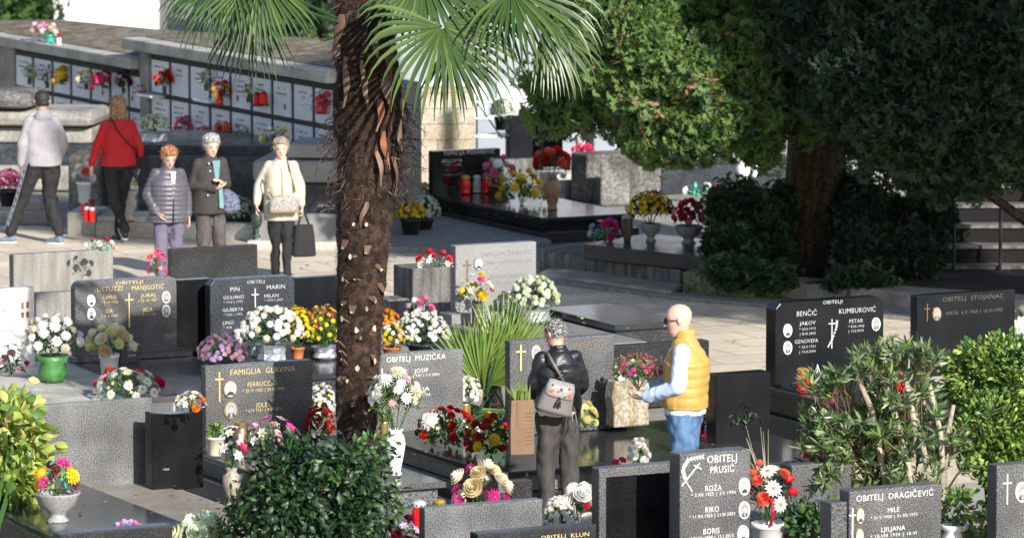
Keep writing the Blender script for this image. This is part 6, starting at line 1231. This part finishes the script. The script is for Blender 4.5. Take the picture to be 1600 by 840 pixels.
    # shoes
    for a in 'LR':
        an, to = g('an'+a), g('to'+a); d = to-an; d.z = 0; d = d.normalized() if d.length > .01 else Vector((0,-1,0)); up = (Vector(J.get('fu'+a, (0,0,1)))).normalized(); f = (to-an); f = f-up*f.dot(up); f.normalize(); sd = f.cross(up)
        b = an-up*.045*k; m = MB(); m.loft([(b-f*.06*k, .022*k, .022*k), (b-f*.045*k, .036*k, .036*k), (b+f*.02*k+up*.002, .038*k, .042*k), (b+f*.09*k-up*.008*k, .044*k, .030*k), (b+f*.15*k-up*.014*k, .040*k, .024*k), (b+f*.19*k-up*.018*k, .020*k, .014*k)], sd, up, seg=14); capsule(m, an, b, .040*k, .036*k)
        sh_ = fuse(m, 'shoe', C['shoe'], t, .008, 2); m = MB(); m.loft([(b-f*.068*k-up*.034*k, .020*k, .010*k), (b-f*.04*k-up*.036*k, .038*k, .012*k), (b+f*.09*k-up*.036*k, .046*k, .012*k), (b+f*.16*k-up*.036*k, .040*k, .012*k), (b+f*.205*k-up*.034*k, .014*k, .010*k)], sd, up, seg=14); m.build('sole', C.get('sole', 'sole'), sh_, smooth=True)
    # top garments
    for q in C['tops']:
        m = MB(); hem = q['hem']*k; e = q.get('ease', .02)*k; lw = q.get('hemw', .19)*k*wm; hc = pel.lerp(che, 0) ; hc = Vector((pel.x, pel.y+q.get('hemy', 0), hem)); dep = q.get('dep', .125)*k*wm
        wst = q.get('waist', .155)*k*wm
        m.loft([(hc, lw, dep+e*.3), (hc+Vector((0,0,.03)), lw+.004, dep+e*.4), (pel.lerp(che,.28) if hem < pel.z+.05 else hc.lerp(che,.3), wst+e, .112*k*wm+e), (pel.lerp(che,.65), .156*k*wm+e, .118*k*wm+e), (che, .168*k*wm+e*.8, .118*k*wm+e), (che.lerp(nk,.5), .148*k+e*.5, .095*k+e*.7), (che.lerp(nk,.8), .095*k+e*.5, .075*k+e*.5), (nk-Vector((0,0,.01)), .062*k+e*.3, .064*k+e*.3)], TX, TY, seg=24)
        if q.get('sleeves', True):
            sw = q.get('sw', 1.0); f = q.get('slen', .95)
            for a in 'LR': capsule(m, g('sh'+a), g('el'+a), .055*k*sw**.5+e*.22, .047*k*sw+e*.15); capsule(m, g('el'+a), g('el'+a).lerp(g('wr'+a), f), .047*k*sw+e*.15, .036*k*sw+e*.15)
        if q.get('collar'): r = q['collar']; m.loft([(nk-Vector((0,0,.03)), .075*k, .078*k), (nk+Vector((0,0,.03)), .068*k, .072*k), (nk+Vector((0,0,r)), .070*k, .074*k)], TX, Vector((0,1,0)), seg=18)
        if q.get('hood'): m.ball(nk+Vector((0,.075,-.035))*k, (.10*k, .055*k, .07*k), 14); m.ball(nk+Vector((0,.07,.01))*k, (.085*k, .045*k, .045*k), 14)
        dp_ = q.get('disp') or folds(.008, 8, 4, random.random()*50); fuse(m, q['name'], q['mat'], t, q.get('vox', .010), 3, dp_)
        for ex in q.get('extra', []): ex(t, g, k, hv)
    # hair
    if C.get('hair'):
        kind, mt = C['hair']; m = MB()
        if kind == 'short': st = [(hv(0,.020,-.045), .066*k, .070*k), (hv(0,.022,-.01), .078*k, .084*k), (hv(0,.012,.04), .083*k, .098*k), (hv(0,.008,.085), .072*k, .086*k), (hv(0,.008,.115), .046*k, .056*k), (hv(0,.008,.128), .012*k, .015*k)]
        if kind == 'perm': st = [(hv(0,.035,-.055), .066*k, .062*k), (hv(0,.030,-.015), .092*k, .088*k), (hv(0,.018,.04), .099*k, .104*k), (hv(0,.008,.09), .090*k, .102*k), (hv(0,.004,.125), .060*k, .070*k), (hv(0,.004,.142), .016*k, .02*k)]
        if kind == 'bob': st = [(hv(0,.030,-.16), .088*k, .056*k), (hv(0,.030,-.12), .100*k, .076*k), (hv(0,.026,-.05), .096*k, .086*k), (hv(0,.016,.03), .090*k, .100*k), (hv(0,.010,.085), .078*k, .090*k), (hv(0,.008,.118), .048*k, .058*k), (hv(0,.008,.132), .012*k, .015*k)]
        m.loft(st, X, Yv, seg=24, pw=2.1)
        a = {'short': .006, 'perm': .012, 'bob': .003}[kind]
        ho = fuse(m, 'hair', mt, t, .007, 2, lambda c, n: a*noise.noise(c*38)+a*.7*noise.noise(c*80))
        nv_ = len(ho.data.vertices); ids = RNG.choice(nv_, 700); co_ = np.array([ho.data.vertices[int(q)].co[:] for q in ids]); no_ = np.array([ho.data.vertices[int(q)].normal[:] for q in ids])
        dn_ = np.cross(no_, np.cross(np.broadcast_to([0,0,-1.], no_.shape), no_))+RNG.normal(size=no_.shape)*(.25 if kind == 'bob' else .7)+no_*.12
        if True:
            # clear the face: push front hair below the hairline inwards
            inv = HR.inverted()
            for v in ho.data.vertices:
                p = inv @ (v.co-hd)/k
                if p.y < -.035 and p.z < .062-.2*abs(p.x): v.co = hd+(HR @ (Vector((p.x*.8, -.03, p.z))*k))
        loc_ = (co_-np.array(hd[:]))@np.array(HR)/k; keep = ~((loc_[:,1] < -.02) & (loc_[:,2] < .075))
        hb_ = blade(.10); scatter('hair_strands', hb_[0], hb_[1], frames(dn_[keep], up=None, scale=(.06 if kind == 'bob' else .03)*RNG.uniform(.6,1.3,keep.sum())), co_[keep]-no_[keep]*.003, [mt], ho, kind='stuff')
    return t, g, k, hv
# ------- joint sets (1.70 m figure, facing -y, own left = +x)
def stand(**o):
    J = dict(head=(0,-.01,1.585), neck=(0,.01,1.46), chest=(0,.01,1.28), pelvis=(0,0,.96), shL=(.165,.01,1.40), shR=(-.165,.01,1.40), elL=(.215,.03,1.11), elR=(-.215,.03,1.11), wrL=(.22,-.04,.86), wrR=(-.22,-.04,.86), hdL=(0,-.15,-1), hdR=(0,-.15,-1), pnL=(-1,-.2,0), pnR=(1,-.2,0),
        hipL=(.085,0,.90), hipR=(-.085,0,.90), knL=(.095,-.01,.49), knR=(-.095,-.01,.49), anL=(.10,.02,.085), anR=(-.10,.02,.085), toL=(.115,-.13,.03), toR=(-.115,-.13,.03)); J.update(o); return J
def strap(t, pts, w=.012, mat='c_black', name='strap'):
    m = MB(); pts = [Vector(p) for p in pts]
    m.tube(pts, w, 6); return m.build(name, mat, t, smooth=True)
def quilt(sp=.052, d=.010, z0=0, fold=.004): 
    ff = folds(fold, 8, 4, 3); return lambda c, n: d*(abs(math.sin(math.pi*(c.z-z0)/sp+.25*math.sin(c.x*9)))**.5-.8)+ff(c, n)
def back(yaw): return math.pi+yaw
# hoodie man, walking away to the left
P = at(68, 381)
J = stand(anL=(.13,.10,.09), knL=(.11,-.02,.50), toL=(.14,-.04,.03), anR=(-.14,-.16,.09), knR=(-.13,-.12,.49), toR=(-.15,-.32,.04), wrR=(-.26,-.02,.86), elR=(-.25,.06,1.10), elL=(.25,.06,1.10), wrL=(.23,-.06,.88))
J.update(anL=(-.22,.06,.09), knL=(.02,.0,.48)) if False else None
t, g, k, hv = person('man in a pale grey hoodie and black side striped track trousers walking away', P, back(.25), 1.76, stand(hipL=(.09,0,.90), knL=(.22,-.06,.50), anL=(.36,-.06,.10), toL=(.50,-.12,.05), hipR=(-.09,0,.90), knR=(-.08,-.06,.49), anR=(-.16,.06,.09), toR=(-.06,-.06,.03), elL=(.26,.05,1.12), wrL=(.26,-.02,.88), elR=(-.25,.04,1.12), wrR=(-.22,-.10,.92)),
    dict(skin='skin', build=1.12, hair=('short','h_dark'), trousers=dict(mat='c_blackpants', w=1.12, stripe='L', hem=.05), shoe='shoe_blue', tops=[dict(name='hoodie', mat='c_greyhood', hem=.88, hemw=.185, ease=.03, sw=1.15, hood=True, waist=.165)]))
# woman in red, walking away to the left
P = at(186, 378)
def red_strap(t, g, k, hv): strap(t, [g('shL')+Vector((-.06,-.08,.06)), g('shL')+Vector((-.05,.03,.085)), g('chest')+Vector((.06,.155,.05)), g('chest')+Vector((-.06,.17,-.10)), g('pelvis')+Vector((-.17,.12,.14)), g('pelvis')+Vector((-.23,.02,.04))], .009)
t, g, k, hv = person('woman with a blond bob, red jacket and black trousers walking away with a crossbody strap', P, back(.35), 1.68, stand(knL=(.06,-.02,.50), anL=(-.02,.20,.15), toL=(-.02,.08,.03), fuL=(0,.5,.9), knR=(-.06,-.10,.49), anR=(-.02,-.08,.09), toR=(-.01,-.22,.03), elL=(.28,.00,1.14), wrL=(.33,-.10,.91), elR=(-.27,.05,1.13), wrR=(-.30,-.06,.92)),
    dict(skin='skin_pale', build=1.05, hair=('bob','h_blond'), trousers=dict(mat='c_blackpants', w=.92, hem=.02), shoe='shoe_black', tops=[dict(name='jacket', mat='c_red', hem=.90, hemw=.20, ease=.03, sw=1.12, extra=[red_strap])]))
b_ = MB(); b_.box(-.11,.11,-.04,.04,-.15,0); ho = thing('handbag', 'small black crossbody handbag at the hip of the woman in red', 'bag', t.location+Matrix.Rotation(back(.35), 3, 'Z') @ (g('pelvis')+Vector((-.26,.0,.04))), back(.35)); b_.build('bag_body', 'c_black', ho, bevel=.02); strap(ho, [(-.08,0,0),(0,0,.05),(.08,0,0)], .006)
# puffer lady
P = at(264, 452)
def zipline(t, g, k, hv): MB().add([g('chest')+Vector((-.012,-.155,.12)), g('chest')+Vector((.045,-.155,.12)), g('chest')+Vector((.012,-.165,-.16)), g('chest')+Vector((.002,-.165,-.16))], [(0,1,2,3)]).build('shirt_front', 'c_white', t); strap(t, [g('chest')+Vector((.012,-.165,-.16)), g('pelvis')+Vector((.01,-.17,-.05)), g('pelvis')+Vector((.01,-.165,-.13))], .006, 'c_black', 'zip')
t, g, k, hv = person('ginger haired lady looking down in a grey quilted puffer jacket and plum trousers', P, .35, 1.53, stand(head=(.0,-.05,1.575), head_pitch=.45, anR=(-.12,-.10,.09), knR=(-.12,-.07,.49), toR=(-.13,-.25,.03), anL=(.13,.10,.09), toL=(.15,-.05,.03), elR=(-.27,.03,1.13), wrR=(-.20,-.11,.93), elL=(.26,.05,1.12), wrL=(.25,-.06,.88), hdR=(.5,-.3,-.6)),
    dict(skin='skin_pale', build=1.18, hair=('perm','h_ginger'), trousers=dict(mat='c_plum', w=.98, flare=1.15, hem=0), shoe='shoe_black', tops=[dict(name='puffer_jacket', mat='c_puffer', hem=.80, hemw=.205, ease=.045, sw=1.3, vox=.009, disp=quilt(.050,.011), collar=.05, slen=.92, extra=[zipline])]))
# lady in dark coat
P = at(330, 442)
def coatfront(t, g, k, hv):
    MB().add([g('chest')+Vector((-.03,-.150,.13)), g('chest')+Vector((.06,-.150,.13)), g('chest')+Vector((.04,-.160,-.06)), g('chest')+Vector((.0,-.160,-.06))], [(0,1,2,3)]).build('scarf', 'c_teal', t)
    MB().add([g('pelvis')+Vector((.03,-.168,.14)), g('pelvis')+Vector((.075,-.165,.14)), g('pelvis')+Vector((.085,-.178,-.08)), g('pelvis')+Vector((.035,-.180,-.08))], [(0,1,2,3)]).build('dress_front', 'c_teal', t)
    m = MB(); [m.ball(g('chest')+Vector(p), .011, 8) for p in ((-.07,-.150,.10),(-.06,-.158,.02),(-.09,-.165,-.24))]; m.build('button', 'silver', t)
t, g, k, hv = person('white haired lady in a black coat with hands clasped, walking beside the quilted jacket', P, .42, 1.60, stand(head=(.0,-.035,1.58), head_pitch=.25, elL=(.22,.0,1.13), wrL=(.10,-.19,1.16), elR=(-.24,.0,1.13), wrR=(-.02,-.20,1.10), hdL=(-.7,-.2,.35), hdR=(.8,-.2,.3), pnL=(0,.3,-1), pnR=(0,.3,1), curlL=.9, curlR=.9, anL=(.11,.08,.09), toL=(.13,-.07,.03), anR=(-.11,-.08,.09), toR=(-.12,-.23,.03)),
    dict(skin='skin_pale', build=1.12, hair=('perm','h_white'), trousers=dict(mat='c_greypants', w=1.0, flare=1.15, hem=0), shoe='shoe_black', tops=[dict(name='coat', mat='c_darkcoat', hem=.80, hemw=.20, ease=.035, sw=1.15, collar=.03, extra=[coatfront])]))
hb = thing('handbag', 'blue patterned soft shoulder bag hanging at the side of the white haired lady', 'bag', t.location+Vector((.21,-.03,1.02)), .42)
fuse(MB().loft([((0,0,-.26),.05,.04),((.01,0,-.22),.11,.06),((0,0,-.08),.10,.05),((-.04,0,.0),.03,.02)], seg=16), 'bag_body', 'bag_blue', hb, .01, 2); strap(hb, [(-.05,0,-.03),(-.09,.02,.10),(-.10,.05,.25)], .010, 'bag_blue', 'handle')
# lady in cream coat
P = at(440, 437)
def creamstrap(t, g, k, hv): strap(t, [g('shL')+Vector((-.07,.07,.07)), g('shL')+Vector((-.07,-.03,.075)), g('chest')+Vector((.09,-.135,.06)), g('chest')+Vector((.13,-.14,-.10)), g('pelvis')+Vector((.14,-.15,.10))], .009, 'bronze'); strap(t, [g('pelvis')+Vector((-.10,-.17,.05)), g('pelvis')+Vector((-.19,-.11,.19)), g('pelvis')+Vector((-.21,-.0,.25))], .009, 'bronze'); strap(t, [g('chest')+Vector((.005,-.150,.10)), g('pelvis')+Vector((.01,-.165,.05)), g('pelvis')+Vector((.02,-.18,-.16))], .004, 'straw', 'coat_seam')
t, g, k, hv = person('short haired lady in a cream coat walking towards the camera with bags', P, .10, 1.53, stand(head_pitch=.08, anR=(-.07,.06,.09), knR=(-.07,-.02,.49), toR=(-.08,-.09,.03), anL=(.06,-.10,.09), knL=(.06,-.08,.49), toL=(.07,-.26,.03), elR=(-.30,.03,1.14), wrR=(-.33,-.05,.92), elL=(.26,.03,1.13), wrL=(.27,-.08,.91), curlL=1.2, curlR=1.2, hdL=(0,-.1,-1)),
    dict(skin='skin_pale', build=1.10, hair=('perm','h_greyblond'), trousers=dict(mat='c_black', w=.95, hem=0), shoe='shoe_black', tops=[dict(name='coat', mat='c_cream', hem=.72, hemw=.19, ease=.035, sw=1.15, collar=.02, extra=[creamstrap])]))
R3 = Matrix.Rotation(.10, 3, 'Z')
hb = thing('handbag', 'taupe patterned crossbody handbag in front of the cream coat', 'bag', t.location+R3 @ (g('pelvis')+Vector((.02,-.21,-.02))), .22)
fuse(MB().loft([((0,0,-.095),.14,.035),((0,0,-.08),.165,.045),((0,0,.03),.155,.042),((0,0,.08),.11,.03),((0,0,.095),.07,.02)], seg=18, pw=3), 'bag_body', 'bag_pattern', hb, .008, 2); MB().box(-.02,.02,-.052,-.046,.04,.06).build('clasp', 'brass', hb)
MB().box(-.15,.15,-.047,-.044,-.085,-.065).build('trim', 'bronze', hb)
hb = thing('tote_bag', 'black shopping bag hanging from the hand of the lady in the cream coat', 'bag', t.location+R3 @ (g('wrL')+Vector((.02,-.01,-.13))), .3); fuse(MB().loft([((0,0,-.43),.12,.05),((0,0,-.41),.135,.06),((0,0,-.22),.12,.06),((0,0,-.08),.10,.035)], seg=16, pw=3), 'bag_body', 'c_black', hb, .012, 2)
strap(hb, [(-.07,0,-.09),(-.02,0,.06),(.0,0,.065),(.05,0,-.09)], .006, 'c_black', 'handle'); strap(hb, [(-.05,.03,-.09),(-.01,.02,.06),(.02,.02,.06),(.07,.03,-.09)], .006, 'c_black', 'handle')
hb = thing('plastic_bag', 'small dark crumpled bag in the right hand of the lady in the cream coat', 'bag', t.location+R3 @ (g('wrR')+Vector((0,-.01,-.09)))); MB().ball((0,0,-.08), (.06,.05,.09), 14).tube([(0,0,.0),(0,0,-.03)], .02).build('bag_body', 'granite_dark', hb)
MB().lathe([(.04,-.27),(.045,-.26),(.02,-.22),(.03,-.17)], seg=12).build('bag_foot', 'lf_blue', hb)
# woman in leather jacket, seen from behind
P = at(872, 812)
def jacket_det(t, g, k, hv):
    strap(t, [g('chest')+Vector((-.17,.135,.05)), g('chest')+Vector((-.05,.145,.07)), g('chest')+Vector((.08,.14,.06)), g('chest')+Vector((.17,.125,.05))], .0025, 'c_black', 'seam'); strap(t, [g('chest')+Vector((0,.15,.06)), g('pelvis')+Vector((0,.15,.14))], .0025, 'c_black', 'seam')
t, g, k, hv = person('grey haired woman in a black leather jacket and charcoal trousers seen from behind', P, back(.22), 1.565, stand(head=(.01,-.075,1.56), neck=(0,-.01,1.45), head_pitch=.35, head_yaw=.55, elL=(.25,-.02,1.14), wrL=(.17,-.22,1.02), hdL=(-.2,-.9,-.4), elR=(-.25,-.02,1.13), wrR=(-.20,-.22,1.03), hdR=(.3,-.9,-.2), curlL=1.1, anL=(.10,.04,.09), anR=(-.10,.0,.09), toR=(-.13,-.15,.03)),
    dict(skin='skin', build=1.06, hair=('short','h_saltpepper'), trousers=dict(mat='c_charcoal', w=1.08, flare=1.05, hem=.0), shoe='shoe_black', tops=[dict(name='shirt', mat='c_white', hem=.895, hemw=.176, dep=.130, ease=-.012, sleeves=False), dict(name='leather_jacket', mat='c_leather', hem=.935, hemw=.182, dep=.135, ease=.022, sw=1.08, waist=.15, disp=folds(.013, 7, 9, 4), collar=.02, extra=[jacket_det])]))
RL = Matrix.Rotation(back(.22), 3, 'Z'); L2W = lambda p: t.location+RL @ Vector(p)
bp = thing('backpack', 'small taupe leather backpack with a flower embroidered flap on the woman', 'backpack', L2W(g('chest')+Vector((.055,.215,-.17))), .22+math.pi)
bpm = MB().loft([((0,0,-.15),.125,.045),((0,0,-.13),.145,.060),((0,0,-.02),.130,.060),((0,0,.08),.105,.050),((0,0,.11),.095,.03)], seg=20, pw=3.2); RB = Matrix.Rotation(-.28, 3, 'Y'); bpm.xf(lambda p: RB @ p)
fuse(bpm, 'bag_body', 'bag_taupe', bp, .008, 2)
fl = MB().loft([((0,.030,-.02),.10,.038),((0,.028,.0),.118,.040),((0,.022,.06),.115,.038),((0,.012,.11),.10,.03)], seg=20, pw=3.5).xf(lambda p: RB @ p); fo = fuse(fl, 'flap', plain('flap_silver', (.23,.215,.21), .5, noise_amt=.2, nscale=60), bp, .007, 1) if False else fl.build('flap', plain('flap_silver', (.23,.215,.21), .5, noise_amt=.2, nscale=60), bp, smooth=True)
for (x, z, c, r) in ((-.075,.02,'p_coral',.02),(.07,.025,'p_coral',.018),(.04,-.005,'p_pink',.012),(-.04,.0,'lf_blue',.012),(.0,.05,'lf_blue',.014),(-.06,.07,'lf_dark',.010),(.075,.07,'lf_dark',.010),(.02,.03,'lf_mid',.009),(-.02,.035,'p_lightpink',.011)):
    m = MB(); petal_ring(m, 6, .1, 1, .35, 0, .15); m.xf(lambda p: RB @ Vector((x+p.x*r, .073-abs(z-.02)*.12+p.z*.003, z+p.y*r))); m.build('embroidered_flower', c, fo)
m = MB(); 
for s in (-1, 1): m.tube([RB @ Vector((0,.075,-.01)), RB @ Vector((.012*s,.080,-.04))], .004, 5).tube([RB @ Vector((.012*s,.080,-.04)), RB @ Vector((.014*s,.080,-.085))], [.006,.013], 7)
m.build('tassel', 'c_black', bp)
strap(bp, [RB @ Vector((-.02,-.045,.11)), RB @ Vector((.0,-.02,.16)), RB @ Vector((.03,-.045,.11))], .006, 'bag_taupe', 'handle'); strap(bp, [RB @ Vector((-.02,-.04,.11)), (.03,-.06,.25), (.045,-.14,.30), (.05,-.25,.22)], .012, 'bag_taupe', 'strap'); strap(bp, [(-.13,-.02,-.10), (-.15,.0,-.22), (-.13,.01,-.30), (-.115,.0,-.2), (-.11,-.02,-.05)], .005, 'bag_taupe', 'strap')
# kraft bag held by her left hand side
X = atd(814, 708, (L2W(g('wrL'))).y-.02); pb = thing('paper_bag', 'brown paper carrier bag with palm leaves sticking out, held by the woman', 'bag', X, .22)
w_, h_, d_ = .185, .42, .11; m = MB(); 
m.add([(-w_/2,-d_/2,0),(w_/2,-d_/2,0),(w_/2,d_/2,0),(-w_/2,d_/2,0),(-w_/2-.004,-d_/2-.01,h_*.5),(w_/2,-d_/2,h_*.5),(w_/2-.006,d_/2,h_*.5),(-w_/2+.01,d_/2,h_*.5),(-w_/2+.006,-d_/2,h_),(w_/2-.004,-d_/2+.012,h_),(w_/2,d_/2,h_),(-w_/2,d_/2-.01,h_)], [(3,2,1,0),(0,1,5,4),(1,2,6,5),(2,3,7,6),(3,0,4,7),(4,5,9,8),(5,6,10,9),(6,7,11,10),(7,4,8,11)])
m.build('bag_body', 'kraft', pb, bevel=.003); m = MB()
for i in range(9): m.box(.025, .082, -d_/2-.006, -d_/2-.004, .08+i*.03, .0815+i*.03)
m.build('printed_pattern', plain('brown_print', (.13,.078,.043), .8, noise_amt=.2), pb)
MB().add([(-.045,-d_/2-.004,h_*.98),(-.02,-d_/2-.009,h_*.98),(-.028,-d_/2-.014,.22),(-.052,-d_/2-.010,.20)], [(0,1,2,3)]).build('paper_fold', 'kraft', pb)
strap(pb, [(-.04,-.05,h_),(-.03,-.05,h_+.07),(.03,-.05,h_+.07),(.04,-.05,h_)], .006, 'kraft', 'handle')
lv = thing('palm_leaves', 'bunch of pale green palm leaf strips standing in the brown paper bag', 'leaves', X+Vector((-.01,0,h_-.15)), .22); m = MB()
for i in range(16):
    a = random.uniform(-.5, .35); L_ = random.uniform(.22, .36); d = Vector((math.sin(a), random.uniform(-.2,.2), math.cos(a))); s_ = Vector((.013, random.uniform(-.01,.01), 0)); p = Vector((random.uniform(-.05,.05), random.uniform(-.03,.03), 0)); m.add([p-s_*.5, p+s_*.5, p+d*L_*.6+s_, p+d*L_, p+d*L_*.6-s_], [(0,1,2,3,4)])
m.build('leaf_strip', 'lf_light', lv)
# bald man with the bouquet, profile to the left
P = at(1070, 836)
YM = -math.pi/2-.22
def man_ext(t, g, k, hv):
    m = MB()
    for s in (-1, 1): m.loft([(hv(s*.034,-.098,-.016), .022*k, .003), (hv(s*.034,-.100,.008), .030*k, .005), (hv(s*.034,-.098,.024), .026*k, .003)], Matrix.Rotation(YM*0, 3, 'Z') @ Vector((1,0,0)), (0,1,0), seg=12)
    m.tube([hv(-.06,-.095,.016), hv(0,-.105,.016), hv(.06,-.095,.016)], .004, 5); m.tube([hv(.062,-.092,.014), hv(.082,-.04,.012), hv(.086,.012,.006)], .0035, 5).tube([hv(-.062,-.092,.014), hv(-.082,-.04,.012), hv(-.086,.012,.006)], .0035, 5); m.build('sunglasses', 'glasses', t)
t, g, k, hv = person('bald man in a mustard quilted vest, pale blue shirt and jeans holding a bouquet', P, YM, 1.76, stand(shL=(.205,.005,1.40), shR=(-.205,.005,1.40), head=(.0,-.05,1.585), neck=(0,-.005,1.46), head_pitch=.12, head_yaw=.05, elL=(.225,-.02,1.12), wrL=(.12,-.27,1.03), hdL=(-.35,-.95,-.1), pnL=(-.3,.3,.8), elR=(-.24,-.06,1.13), wrR=(-.06,-.29,1.07), hdR=(.5,-.8,0), pnR=(0,0,1), curlL=.8, curlR=.8),
    dict(skin='skin_pale', build=1.14, hair=None, trousers=dict(mat='c_jeans', w=1.04, hem=0), shoe='shoe_black', tops=[dict(name='shirt', mat='c_shirt', hem=.90, hemw=.17, ease=.012, sw=1.3, disp=folds(.009, 12, 9, 8)), dict(name='undershirt', mat='c_white', hem=.905, hemw=.172, ease=-.010, sleeves=False, dep=.13), dict(name='quilted_vest', mat='c_yellow', hem=.95, hemw=.182, dep=.14, ease=.032, sleeves=False, waist=.165, vox=.009, disp=quilt(.072,.007,0,.010), collar=.07, extra=[man_ext])]))
RM = Matrix.Rotation(YM, 3, 'Z')
X = t.location+RM @ ((g('wrL')+g('wrR'))/2+Vector((0,-.07,.02)))
bq = flowers('bouquet', 'magenta chrysanthemum bouquet in clear cellophane held by the bald man', 'bouquet', 0, 0, 0, 76, 58, [('daisy','p_magenta','p_crimson',42,.016),('mum','p_crimson','p_magenta',18,.014),('tiny','p_lightpink','p_pink',12,.010)], None, pos=X, nleaf=520, leaves=('lf_mid2','lf_mid','lf_light'), leafsize=.04, base_open=.5, lean=(-2,0))
cm = MB(); rr = 38/205
for i, (rad, z) in enumerate(((.03,-.10),(.045,-.02),(.12,.05),(.175,.13),(.20,.20),(.19,.24))):
    for k_ in range(20): a = 2*math.pi*k_/20; q = rad*(1+.08*math.sin(a*5+i)); cm.v.append((q*math.cos(a), q*.85*math.sin(a), z+.015*math.sin(a*6)))
for i in range(5):
    for k_ in range(20): cm.f.append((i*20+k_, i*20+(k_+1) % 20, (i+1)*20+(k_+1) % 20, (i+1)*20+k_)); cm.m.append(0)
mf, nf, pf = _mat('cellophane_film'); tb = nf.nodes.new('ShaderNodeBsdfTransparent'); gl = nf.nodes.new('ShaderNodeBsdfGlossy'); gl.inputs['Roughness'].default_value = .15; mxf = nf.nodes.new('ShaderNodeMixShader'); mxf.inputs[0].default_value = .12
nf.links.new(tb.outputs[0], mxf.inputs[1]); nf.links.new(gl.outputs[0], mxf.inputs[2]); nf.links.new(mxf.outputs[0], nf.nodes['Material Output'].inputs[0]); M['cello'] = mf
cm.build('cellophane', 'cello', bq)

# ---------------------------------------------------------------- unseen tree added right of the view, crowns shaped to shade the back rows
P = Vector((11.4, 37.0, 0)); t = evergreen('unseen tall cypress added on the right, its crowns set to shade the back rows', P, [(Vector((10.6,36.6,9.25)), (1.4,1.4,.85)), (Vector((12.2,37.6,8.9)), (1.5,1.5,1.2)), (Vector((8.6,35.5,13.9)), (1.3,1.3,1.0)), (Vector((10.5,36.6,13.8)), (1.6,1.6,1.3)), (Vector((11.5,37,11.6)), (1.2,1.2,.9))], 14, .3, 1700, 7, .28, ['fd1','fd2','lf_dark'], [.4,.3,.3], inner=False)
